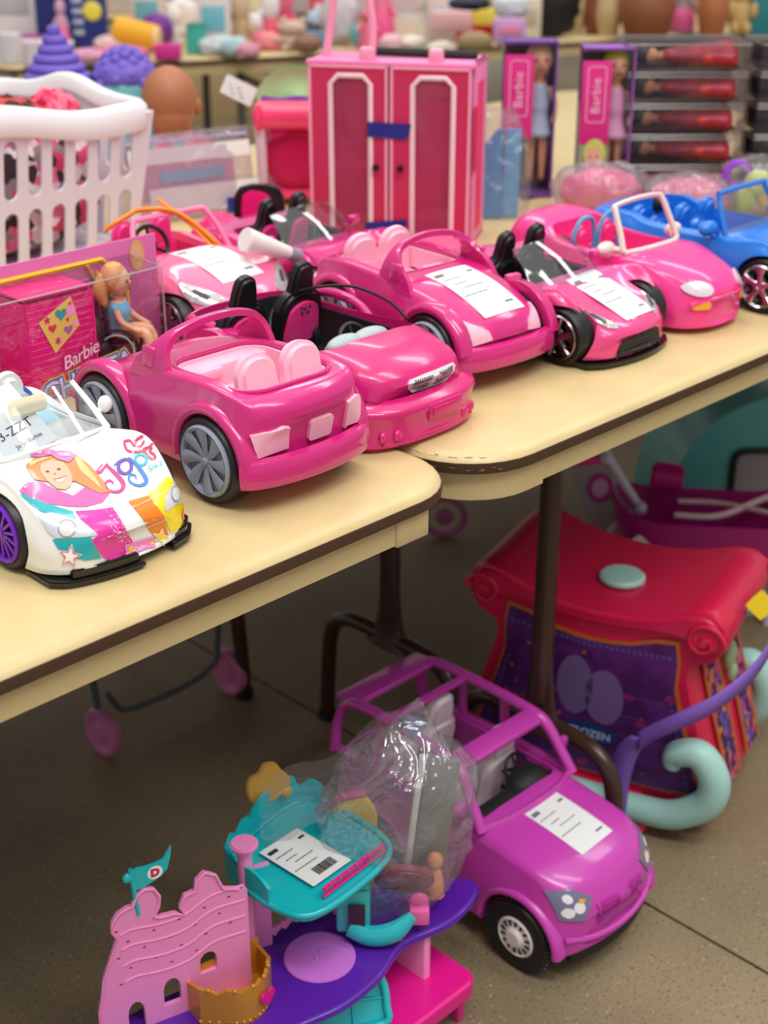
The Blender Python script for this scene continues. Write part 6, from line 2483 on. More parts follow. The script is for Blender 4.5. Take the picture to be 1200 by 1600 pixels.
    ty = b.out('tray', TQ, t, ang=50)
    b = B()
    back = cat(L([(.783, .960), (.786, 1.035), (.815, 1.058), (.86, 1.072), (.92, 1.080), (.953, 1.058)]), 8)
    rows = []
    for i, (x, y) in enumerate(back):
        h = .020 + .010 * abs(math.sin(i * .55)) + (.010 if 22 < i < 34 else 0)
        d_ = Vector((x - .01, y - .02, 0)).normalized() * .002
        rows.append([(x - d_.x, y - d_.y, .262), (x + d_.x, y + d_.y, .262), (x + d_.x, y + d_.y, .270 + h), (x - d_.x, y - d_.y, .270 + h)])
    b.grid(rows, closed_v=True, cap=True)
    b.out('scalloped_back', TQ, ty, ang=60)
    b = B()
    for k in range(7):
        p = Vector((.838 + k * .0145, .926 + k * .0012, 0)) - O
        b.prism([(x, y) for x, y in heart(0, 0, .0088)], -.0018, .0018, plane((p.x, p.y, .280), (1, .08, 0), (0, -.3, 1)))
    b.tube([(.830 - O.x, .925 - O.y, .272), (.935 - O.x, .934 - O.y, .272)], .002, n=6, smooth=0)
    b.out('heart_rail', MG, ty, ang=50)
    price_tag(t, T(.862 - O.x, .990 - O.y, .2735) @ Matrix.Rotation(R(3), 4, 'Z'), .062, .088, bars=True, rng=random.Random(6))
    b = B()
    gs = cat([(-.022, 0), (-.010, .004), (.0, -.004), (.014, .002), (.024, .008), (.027, .022), (.018, .034), (.010, .046), (-.004, .048), (-.012, .038), (-.024, .034), (-.028, .018)], 3, True)
    b.prism(gs, -.004, .004, plane((.885 - O.x, 1.078 - O.y, .296), (.9, -.3, 0), (0, .1, 1)), bev=.0015)
    b.sph((.905 - O.x, 1.070 - O.y, .300), (.008, .006, .008))
    b.out('gold_ornament', mat('ochre_plastic', (206, 158, 72), .5, bump=(160, .5, .002)), t, ang=60)
    # magenta lower platform and turquoise shell
    mp = rrect(.862 - O.x, .862 - O.y, 1.030 - O.x, .968 - O.y, .022, 6)
    b = B()
    b.prism(mp, .040, .070, bev=.006, seg=3)
    for p in ((.88, .88), (1.01, .88), (.88, .95), (1.01, .95)):
        b.box((p[0] - O.x, p[1] - O.y, .022), (.012, .012, .044), bev=.002)
    pf = b.out('lower_platform', mat('castle_magenta_slats', (232, 24, 142), .3, coat=.2, bump=(90, .15, .001)), t, ang=50)
    b = B()
    sh = cat([(-.038, 0), (.034, 0), (.040, .02), (.036, .052), (.012, .072), (-.018, .066), (-.038, .04)], 4, True)
    m2 = T(.862 - O.x, .912 - O.y, .070) @ Matrix.Rotation(R(-35), 4, 'Z') @ Matrix.Rotation(R(62), 4, 'X')
    b.prism(sh, -.002, .002, m2)
    b.tube([m2 @ Vector((x, y, .006)) for x, y in sh], .0048, n=8, smooth=0, closed=True)
    b.tube([m2 @ Vector((0, y, .003)) for y in (.002, .066)], .0022, n=6, smooth=0)
    b.tube([m2 @ Vector((x, .030, .003)) for x in (-.036, .036)], .0022, n=6, smooth=0)
    b.out('shell_seat', TQ, t, ang=50)
    return t


castle()


# ---- clear bag with toys leaning on the purple car
def toy_bag():
    gx, gy = .957, .968
    items = []
    z0 = .152

    def itm(nm, lab, c_, bld, m, loc, rz=R(-45)):
        t = thing(nm, lab, c_, loc, rz)
        b = B()
        bld(b)
        b.out(nm.split('_')[-1] + '_shape' if False else 'shell', m, t)
        return t
    itm('toy_box', 'silver grey flat toy panel standing inside the clear bag', 'toy panel', lambda b: (b.box((0, 0, .085), (.040, .010, .155), rot=(0, R(6), 0), bev=.003)), mat('silver_grey_plastic', (128, 136, 134), .35), (gx + .058, gy - .040, z0 + .050))
    itm('toy_strip', 'white edge strip beside the silver panel inside the clear bag', 'toy strip', lambda b: (b.box((0, 0, .085), (.008, .012, .160), rot=(0, R(6), 0), bev=.002)), PAPER, (gx + .040, gy - .022, z0 + .050))
    itm('toy_fridge', 'small teal toy refrigerator inside the clear bag', 'toy furniture', lambda b: (b.box((0, 0, .030), (.040, .026, .060), bev=.004), b.box((0, 0, .082), (.040, .026, .040), bev=.004)), mat('toy_aqua', (70, 196, 200), .35), (gx - .050, gy - .010, z0 + .012))
    itm('toy_oven', 'small dark plum toy block in front of the teal toy inside the clear bag', 'toy block', lambda b: b.box((0, 0, .026), (.020, .004, .036), bev=.001), mat('plum_plastic', (70, 30, 60), .4), (gx - .060, gy - .026, z0 + .014))
    itm('toy_table', 'dark red round toy table top inside the clear bag', 'toy furniture', lambda b: b.cyl((0, -.005, .040), (0, .005, .046), .036, n=32, bev=.003), mat('wine_red_plastic', (150, 36, 70), .3), (gx + .010, gy - .035, z0 + .018))
    itm('toy_sofa', 'turquoise curved toy sofa at the bottom of the clear bag', 'toy furniture', lambda b: (b.tube([(-.04, 0, .018), (-.015, -.006, .010), (.012, -.006, .016), (.034, 0, .034)], [.010, .011, .011, .006], n=10, flat=1.2), b.box((-.02, 0, .004), (.004, .004, .012)), b.box((.02, 0, .006), (.004, .004, .014))), mat('turquoise_toy', (40, 190, 200), .3), (gx - .035, gy - .045, z0 + .004))
    itm('toy_chair', 'small pink toy chair inside the clear bag beside the red round table', 'toy furniture', lambda b: (b.box((0, 0, .02), (.024, .018, .022), bev=.003), b.sph((0, .006, .034), (.012, .006, .012))), mat('pink_toy', (244, 110, 180), .35), (gx + .008, gy - .062, z0 + .006))
    itm('toy_doll', 'small orange and pink doll inside the clear bag beside the purple car', 'doll', lambda b: (b.sph((0, 0, .05), (.010, .010, .012)), b.tube([(0, 0, .042), (0, 0, .022), (0, 0, .0)], [.006, .011, .013], n=10)), mat('orange_doll', (236, 160, 120), .5), (gx + .052, gy - .045, z0 + .02))
    # yellow and pink fan behind the teal tray
    t = thing('toy_slide', 'yellow and magenta curved toy piece between the teal tray and the clear bag', 'toy piece', (.955, 1.030, .225), R(-45))
    b = B()
    b.prism(cat([(-.045, 0), (.03, 0), (.045, .03), (.03, .062), (.0, .055), (-.03, .03)], 4, True), -.004, .004, plane((0, 0, 0), (1, 0, 0), (0, 0, 1)), bev=.001)
    p = b.out('plate', mat('sun_yellow', (250, 214, 30), .35), t, ang=50)
    b = B()
    b.tube([(-.048, 0, .002), (-.032, 0, .034), (0, 0, .060), (.03, 0, .068)], .0055, n=8)
    b.out('edge', mat('pink_edge', (226, 50, 130), .35), p)
    # the bag itself
    t = thing('clear_bag', 'large crumpled clear bag of small toys standing between the castle and the purple car', 'clear bag', (gx, gy, z0), R(-45))
    rows = []
    for i in range(31):
        v = i / 30
        z = .300 * v
        w_ = (.056 + .036 * math.sin(math.pi * min(1, v * 1.15)) - .052 * max(0, v - .72) / .28)
        d_ = (.032 + .034 * math.sin(math.pi * min(1, v * 1.1)) - .05 * max(0, v - .75) / .25)
        d_ = max(.004, d_)
        sx = .005 + .035 * v - (.0 if v < .6 else -.02 * (v - .6))
        row = []
        for k in range(44):
            a = 2 * math.pi * k / 44
            p = Vector((w_ * math.cos(a), d_ * math.sin(a), z))
            nn = noise.noise(p * 22 + Vector((3, 1, 0))) + .6 * noise.noise(p * 50)
            f = 1 + .16 * nn
            row.append((sx + p.x * f, p.y * f, z + .006 * noise.noise(p * 30)))
        rows.append(row)
    b = B()
    b.grid(rows, closed_v=True)
    b.out('plastic', clear('big_bag_plastic', (244, 242, 244), .13, .09, bump=(16, 1.0, .03), haze=.10), t, ang=180)
    c = B()
    c.grid([[(-.135 + .16 * u, -.03 + .01 * math.sin(4 * u), .190 + .115 * u - .010 * v + (.012 * math.sin(9 * u + v)) - .05 * (v / 5) ** 2) for v in range(6)] for u in [k / 14 for k in range(15)]])
    c.out('bag_flap', clear('flap_plastic', (246, 244, 246), .05, .10, bump=(10, .8, .02), haze=.05), t, ang=180)
    t = thing('blue_slip', 'crumpled blue and white paper at the top of the clear toy bag', 'paper', (1.022, .975, .372), R(-45))
    b = B()
    b.grid([[(-.018 + .009 * i, .010 * math.sin(i * 1.9 + j * 1.1), .008 * j + .006 * math.sin(i * 2.3)) for j in range(4)] for i in range(5)])
    b.out('paper', mat('blue_print_paper', (110, 120, 190), .5), t, ang=180)


toy_bag()


# ---- red sleigh shaped toy chest
def sleigh():
    t = thing('toy_sleigh', 'red sleigh shaped toy chest with purple printed side and mint runners under the table', 'toy sleigh', (1.585, 1.085, 0), R(107))
    RD = mat('sleigh_red', (214, 20, 74), .4, coat=.15, bump=(150, .1, .0006))
    MN = mat('mint_runner', (168, 214, 206), .4)
    dW = .115
    half = [(.190, .012), (.202, .030), (.206, .055), (.192, .105), (.172, .165), (.156, .215), (.150, .245), (.160, .262), (.182, .272), (.196, .292), (.194, .318), (.176, .336), (.150, .338), (.118, .326), (.07, .314), (.0, .308)]
    half = [(x, z * 1.09) for x, z in half]
    prof = half + [(-x, z) for x, z in half[-2::-1]]
    prof = cat(prof, 3)
    rows = []
    for w_, k in ((-dW, .965), (-dW + .006, .99), (-dW + .016, 1), (-dW * .5, 1), (0, 1), (dW * .5, 1), (dW - .016, 1), (dW - .006, .99), (dW, .965)):
        rows.append([(x * k, w_ + 0, .17 + (z - .17) * k) for x, z in prof])
    b = B()
    b.grid(rows, closed_v=True, cap=True)
    bd = b.out('body', RD, t, ang=55)
    # upper lid: broader saddle
    lid = cat([(x, z * 1.09) for x, z in ((.185, .286), (.192, .30), (.188, .322), (.170, .336), (.140, .334), (.10, .322), (.05, .313), (0, .310), (-.05, .313), (-.10, .322), (-.140, .334), (-.170, .336), (-.188, .322), (-.192, .30), (-.185, .286), (-.15, .285), (-.12, .296), (0, .286), (.12, .296), (.15, .285))], 3, True)
    b = B()
    b.prism(lid, -dW - .010, dW + .010, Matrix.Rotation(R(90), 4, 'X'), bev=.007, seg=3)
    ld = b.out('lid', RD, t, ang=50)
    b = B()
    b.lathe([(0, .010), (.030, .0095), (.034, .006), (.034, .002), (.028, 0), (0, 0)], n=32, mw=T(-.01, .02, .340))
    b.box((-.038, .02, .341), (.012, .010, .004), bev=.001)
    b.out('knob', MN, ld)
    # scrolls
    for sx in (-1, 1):
        for sy in (1, -1):
            b = B()
            pts = []
            for k in range(40):
                a = k / 39 * 4.2 * math.pi / 2 * 1.35
                r_ = .030 * (1 - k / 42)
                pts.append((sx * (.166 + r_ * math.cos(a)), sy * (dW + .0115), .328 + r_ * math.sin(a)))
            b.tube(pts, .0038, n=8, smooth=0)
            b.cyl((sx * .166, sy * (dW + .008), .328), (sx * .166, sy * (dW + .016), .328), .010, .006, n=16)
            b.out('scroll', RD, t)
    # printed side panels
    PUR = mat('purple_print', (74, 24, 92), .45, var=((96, 36, 120), 30, .45, .6))
    GO = mat('gold_orange_print', (196, 104, 40), .45)
    for sy in (1, -1):
        pnl = cat([(.126, .262), (.13, .20), (.150, .14), (.170, .085), (.176, .062), (.06, .054), (-.06, .054), (-.176, .062), (-.170, .085), (-.150, .14), (-.13, .20), (-.126, .262), (-.06, .246), (.0, .240), (.06, .246)], 2, True)
        pnl = [(x, z * 1.18) for x, z in pnl]
        big = [(x * 1.035, .16 + (z - .16) * 1.05) for x, z in pnl]
        pm = plane((0, sy * (dW + .0004), 0), (-sy, 0, 0), (0, 0, 1))
        f = 1 if sy < 0 else -1
        b = B()
        b.prism([(x * 1.0, z) for x, z in big], 0, .003, pm, bev=.001)
        pb = b.out('panel_border', GO, t, ang=50)
        b = B()
        b.prism(pnl, .002, .0042, pm)
        pp_ = b.out('printed_panel', PUR, t, ang=50)
        if sy > 0:
            rn = random.Random(12)
            gd, pk, bl = [], [], []
            for _ in range(26):
                x, z = rn.uniform(-.14, .14), rn.uniform(.08, .27)
                if abs(x) > .12 + (.24 - z) * .22 or (-.02 < x < .07 and .10 < z < .22):
                    continue
                gd.append(star(x, z, rn.uniform(.003, .006), rot=rn.uniform(0, 90)))
            for _ in range(9):
                x, z = rn.uniform(-.13, .13), rn.uniform(.07, .22)
                pk.append(circ(x, z, .010, 10, .0055))
            for k in range(-14, 15):
                bl.append(rrect(k * .0085 - .002, .275 + abs(k) * .0006, k * .0085 + .002, .281 + abs(k) * .0006, .0005, 1))
                bl.append(rrect(k * .0115 - .002, .061, k * .0115 + .002, .065, .0005, 1))
            for k in range(15):
                z = .075 + k * .0105
                for q in (-1, 1):
                    x = q * (.163 - (z - .075) * .26)
                    bl.append(rrect(x - .002, z, x + .002, z + .005, .0005, 1))
            for z in (.10, .135, .17, .205):
                bl.append([(-.15 + (z - .1) * .3, z), (.15 - (z - .1) * .3, z + .004), (.15 - (z - .1) * .3, z + .005), (-.15 + (z - .1) * .3, z + .001)])
            flat('star_print', gd, GO, pp_, pm, .0046)
            flat('flower_print', pk, mat('rose_print', (150, 30, 100), .45), pp_, pm, .0046)
            flat('bead_print', bl, mat('periwinkle_print', (96, 84, 160), .45), pp_, pm, .0046)
            flat('oval_print', [circ(.028, .195, .030, 28, .046), circ(-.018, .205, .028, 28, .050)], mat('dusty_lilac_print', (120, 96, 150), .45), pp_, pm, .0048)
            flat('blue_oval', [circ(.010, .130, .044, 28, .017)], mat('navy_print', (24, 60, 120), .45), pp_, pm, .0052)
            flat('lettering', textpolys('FROZEN', .017, 1.02, cx=.010, cy=.128, bold=.0006), mat('ice_print', (176, 200, 226), .45), pp_, pm, .0058)
    # end strip with folk pattern on the near end
    for sx in (-1,):
        zs = [(.207, .060), (.200, .09), (.193, .114), (.183, .148), (.173, .180), (.1565, .234), (.151, .262)]
        for yy, wd_, nm in ((.035, .060, 'end_panel'), (-.070, .060, 'end_panel')):
            rows = [[(sx * (x + .0045), yy + w_ * wd_ / 2, z) for w_ in (-1, -.5, 0, .5, 1)] for x, z in cat(zs, 4)]
            b = B()
            b.grid(rows)
            ep = b.out(nm, patterned('folk_pattern', [(74, 24, 92), (190, 60, 120), (90, 80, 160), (60, 20, 80), (200, 120, 60), (84, 30, 100)], 85), t, ang=180)
            for q in (-1, 1):
                b = B()
                b.tube([(sx * (x + .004), yy + q * wd_ / 2, z) for x, z in zs], .003, n=6)
                b.out('gold_edge', GO, ep)
    # mint leaf clasp
    b = B()
    b.sph((-.172, -.020, .235), (.010, .014, .024))
    b.sph((-.178, -.020, .208), (.008, .010, .016))
    b.out('clasp', mat('sage_plastic', (170, 190, 150), .4), t)
    # runners
    for sy in (1, -1):
        y = sy * (dW + .028)
        b = B()
        b.tube([(.190, y, .030), (.14, y, .034), (.0, y, .036), (-.10, y, .038), (-.155, y, .046), (-.200, y, .082), (-.206, y, .125), (-.182, y, .158), (-.150, y, .150), (-.143, y, .128)], [.016, .020, .021, .021, .022, .023, .023, .022, .019, .013], n=14, smooth=7)
        b.out('runner', MN, t)
        b = B()
        b.box((.0, sy * (dW + .006), .036), (.20, .03, .03), bev=.006)
        b.box((-.09, sy * (dW + .02), .012), (.055, .05, .02), bev=.008)
        b.box((.12, sy * (dW + .02), .012), (.055, .05, .02), bev=.008)
        b.out('runner_block', RD, t)
    # violet strap
    b = B()
    VS = mat('violet_ribbon', (132, 96, 196), .5)
    pts = [(-.215, -.04, .345), (-.235, .0, .33), (-.245, .06, .315), (-.235, .12, .295), (-.20, .165, .262), (-.155, .18, .228), (-.11, .172, .185), (-.085, .166, .150), (-.075, .165, .10), (-.073, .164, .05), (-.073, .164, .012)]
    q = cat(pts, 5)
    b.grid([[(x, y, z - .015), (x, y + .001, z), (x, y, z + .015)] for x, y, z in q[:33]])
    b.grid([[(x - .016, y, z), (x + .016, y, z)] for x, y, z in q[31:]])
    o = b.out('strap', VS, t, ang=180)
    o.modifiers.new('s', 'SOLIDIFY').thickness = .0012
    b = B()
    b.box((-.200, .0, .330), (.03, .03, .012), rot=(0, R(25), 0), bev=.003)
    b.out('hinge', MN, t)
    y_ = thing('yellow_tag', 'small yellow tag at the near end of the red sleigh chest', 'label', (1.62, .868, .355))
    b = B()
    b.prism(star(0, 0, .022, 4, .75), 0, .002, plane((0, 0, 0), (.7, -.7, 0), (.2, .2, 1)))
    b.out('tag', mat('tag_yellow', (246, 214, 30), .4), y_)
    return t


sleigh()


# ---- magenta doll bath with clear ladder, behind the sleigh
def bath():
    t = thing('doll_bathtub', 'magenta toy tub with white frame and clear printed back behind the red sleigh chest', 'toy furniture', (2.125, 1.275, 0), R(-52))
    MB = mat('tub_magenta', (168, 24, 118), .35, coat=.2)
    rows = []
    for z, k, e in ((.18, .80, 0), (.22, .93, 0), (.27, 1.0, 0), (.300, 1.04, 0), (.302, 1.0, 0), (.27, .95, 0), (.2, .8, 0)):
        rows.append([(x * k, y * k, z + .035 * (abs(x) / .17) ** 2) for x, y in rrect(-.17, -.085, .17, .085, .07, 7)])
    b = B()
    b.grid(rows, closed_v=True)
    t2 = bmesh.new()
    t2.faces.new([t2.verts.new(p) for p in rows[0]])
    b.add(t2)
    b.out('tub', MB, t, ang=60)
    b = B()
    for x in (-.12, .12):
        for y in (-.06, .06):
            b.tube([(x * .8, y * .8, .19), (x, y, .15), (x * 1.05, y, .106)], .008, n=8)
    b.out('legs_frame', mat('pale_frame', (214, 200, 216), .4), t)
    b = B()
    b.tube([(-.06, -.03, .308), (.02, -.02, .306), (.10, .02, .325), (.16, .03, .35)], .006, n=8)
    b.tube([(-.05, .03, .310), (.03, .03, .310), (.12, -.04, .325)], .005, n=8)
    b.out('straps', mat('pale_rose_cord', (220, 190, 190), .5), t)
    b = B()
    b.tube([(-.215, 0, .47), (-.19, 0, .41), (-.125, 0, .31)], .0085, n=10)
    b.tube([(-.125, 0, .31), (-.18, 0, .24), (-.2, 0, .15)], .0075, n=10)
    b.sph((-.19, -.006, .405), .012)
    b.sph((-.122, -.006, .308), .013)
    b.out('frame', mat('frost_white', (206, 200, 216), .35), t)
    b = B()
    b.grid([[(x, -.002, z) for x, z in r] for r in ([(-.27, .43), (-.24, .33), (-.205, .25), (-.18, .235)], [(-.215, .46), (-.19, .40), (-.16, .33), (-.13, .30)])])
    p = b.out('clear_back', clear('frosted_sheet', (214, 206, 222), .08, .2, haze=.35, hazecol=(190, 184, 200)), t, ang=180)
    b = B()
    b.prism(circ(0, 0, .024, 24, .030), 0, .001, plane((-.198, -.006, .345), (1, 0, 0), (0, 0, 1)))
    pr = b.out('round_print', mat('magenta_print', (170, 40, 120), .4), p)
    b = B()
    b.prism(circ(0, 0, .015, 24, .020), .001, .002, plane((-.198, -.006, .345), (1, 0, 0), (0, 0, 1)))
    b.out('print_centre', mat('mauve_print', (200, 150, 190), .4), pr)
    b = B()
    b.tube([(-.31, 0, .395), (-.25, -.004, .395), (-.195, -.004, .402)], [.006, .009, .008], n=8)
    b.out('handle_bar', mat('magenta_soft', (236, 40, 150), .4), t)
    for (x, y, z) in ((-.07, .07, .345), (-.17, -.09, .235), (-.19, .05, .50)):
        b = B()
        b.cyl((x - .03, y, z), (x + .03, y - .01, z - .004), .028, n=28, bev=.006)
        b.out('roller', mat('roller_magenta', (186, 30, 120), .35), t)
    for ch in t.children:
        ch.location.z = -.105
    f = thing('paper_ticket', 'white folded paper ticket lying against the magenta toy tub', 'paper label', (1.975, 1.295, .155), R(-45))
    m1 = plane((0, 0, 0), (.75, 0, -.66), (.5, -.35, .78))
    b = B()
    b.prism(rrect(-.045, -.022, .045, .022, .002, 2), 0, .0012, m1)
    b.out('ticket', PAPER, f)


bath()

# ---- teal rounded luggage
t = thing('doll_carrier', 'large rounded teal toy pet carrier with black framed mesh window at the right edge', 'toy carrier', (2.49, 1.375, 0), R(-40))
b = B()
rows = []
for i in range(19):
    a = math.pi * i / 18
    rows.append([(.24 * math.cos(a), y * (1 - 0), .02 + .33 * math.sin(a) ** .75) for y in (-.11, -.1, 0, .1, .11)])
b.grid(rows)
for y in (-.11, .11):
    t2 = bmesh.new()
    t2.faces.new([t2.verts.new((.24 * math.cos(math.pi * i / 18), y, .02 + .33 * math.sin(math.pi * i / 18) ** .75)) for i in range(19)])
    b.add(t2)
b.box((0, 0, .012), (.47, .22, .024), bev=.008)
b.out('shell', mat('teal_shell', (76, 168, 166), .4, coat=.2), t, ang=50)
b = B()
b.tube([(x, -.115, z) for x, z in rrect(-.10, .05, .14, .235, .02, 4)], .007, n=8, smooth=0, closed=True)
fr_ = b.out('window_frame', mat('matt_black', (24, 24, 25), .6), t)
b = B()
b.box((.02, -.113, .142), (.235, .003, .18))
b.out('mesh_window', mat('grey_mesh', (150, 142, 150), .7, bump=(300, 1, .002)), fr_)
b = B()
b.box((.03, -.118, .142), (.014, .003, .18))
b.out('window_bar', mat('deep_teal', (20, 100, 120), .4), fr_)
b = B()
b.sph((.07, -.03, .347), (.04, .03, .008))
b.out('top_sticker', mat('pale_sticker', (190, 196, 200), .5), t)

# ---- toy pushchair: grey frame, pink wheels
t = thing('toy_pushchair', 'grey framed toy pushchair with pink wheels in the dark under the table', 'toy pushchair', (1.17, 1.68, 0))
GT = mat('grey_tube', (86, 92, 100), .4)
b = B()
b.tube([(-.135, -.005, .045), (-.140, 0, .14), (-.145, .01, .30)], .006, n=8)
b.tube([(-.118, -.005, .10), (-.085, .0, .055), (0, .0, .045), (.085, 0, .055), (.110, -.0, .10), (.118, .0, .30)], .0055, n=8, smooth=6)
b.tube([(-.14, .12, .30), (.12, .12, .30)], .005, n=8)
b.out('frame', GT, t)
PW = mat('dusty_pink_wheel', (206, 120, 170), .4)
for (x, y) in ((-.138, -.012), (.122, -.012)):
    b = B()
    F = T(x, y, .042) @ Matrix.Rotation(R(-90), 4, 'Y')
    b.lathe([(0, -.008), (.040, -.008), (.042, -.004), (.042, .004), (.040, .008), (.032, .008), (.028, .004), (.016, .004), (.012, .008), (0, .008)], n=32, mw=F)
    b.out('wheel', PW, t)
t = thing('toy_hoop', 'dim pink toy hoop seen below the corner of the right table', 'toy hoop', (2.00, 1.82, .05), R(-45))
b = B()
b.rod_ring((0, 0, 0), .042, .008, 'y', n=30)
b.sph((0, 0, 0), (.02, .01, .02))
b.out('ring', mat('dim_mauve', (176, 96, 140), .5), t)

# ---- ornate metal stand far right
t = thing('metal_stand', 'pale grey metal stand with curled foot far behind on the right', 'metal stand', (3.05, 1.76, 0), R(-45))
SM = mat('stand_grey', (120, 116, 118), .5)
b = B()
pts = [(0, 0, .5), (0, 0, .25), (.005, 0, .16)]
for k in range(26):
    a = R(180 + k * 22)
    r_ = .055 * (1 - k / 34)
    pts.append((.055 + r_ * math.cos(a), 0, .14 + r_ * math.sin(a)))
b.tube(pts, .009, n=8, smooth=2)
b.out('curled_leg', SM, t)
b = B()
b.tube([(-.17, .05, .42), (-.12, .02, .32), (-.05, .0, .36), (0, 0, .42)], [.03, .045, .03, .01], n=10)
b.tube([(-.24, .05, 0), (-.22, .05, .24), (-.17, .05, .5)], .014, n=8)
b.out('plate', SM, t)
b = B()
b.tube([(-.15, .02, 0), (-.15, .02, .5)], .013, n=8)
b.out('dark_leg', BLACK, t)

# ---------------------------------------------------------------- far tables with blurred goods
ua = R(-24)
uu = Vector((math.cos(ua), math.sin(ua), 0))
un = Vector((-math.sin(ua), math.cos(ua), 0))
F0 = Vector((3.50, 3.33, 0))


def far_table(label, s0, s1, back, legs):
    Ln = s1 - s0
    c = F0 + uu * (s0 + s1) / 2 + un * (back + .38)
    t = folding_table(label, -Ln / 2, -.38, Ln / 2, .38, legs=(), blockx=.047)
    t.location = (c.x, c.y, 0)
    t.rotation_euler.z = ua
    for lx in legs:
        b = B()
        b.tube([(lx, -.28, 0), (lx, -.24, .35), (lx, -.22, .70)], .014, n=8, smooth=0)
        b.tube([(lx, .28, 0), (lx, .24, .35), (lx, .22, .70)], .014, n=8, smooth=0)
        b.tube([(lx, -.22, .66), (lx + .30, 0, .50), (lx + .42, 0, .70)], .010, n=8, smooth=0)
        b.out('leg_frame', mat('grey_leg', (92, 88, 86), .4), t)
    return t


far_table('cream far table behind the pink closet, blurred, under the orange roll and plush toys', -1.35, 1.05, 0, (-.42, .85))
far_table('cream far table behind the doll boxes on the right, blurred, under brown haired dolls', 1.07, 3.4, 0, (1.0,))
far_table('cream far table at the upper left, blurred, behind the cupcake towers', -3.75, -1.37, 0, (.8,))
far_table('second far table directly behind the far table with plush toys', -1.6, 1.4, 1.30, ())
far_table('second far table at the far right behind the brown haired dolls', 1.42, 4.2, 1.30, ())


def fpt(px, py, z=.7405):
    """where the line of sight through a photo point meets the far table top"""
    d = FW + RT * (px - 600) / FPX + UP * (800 - py) / FPX
    return CAM + d * ((z - CAM.z) / d.z)


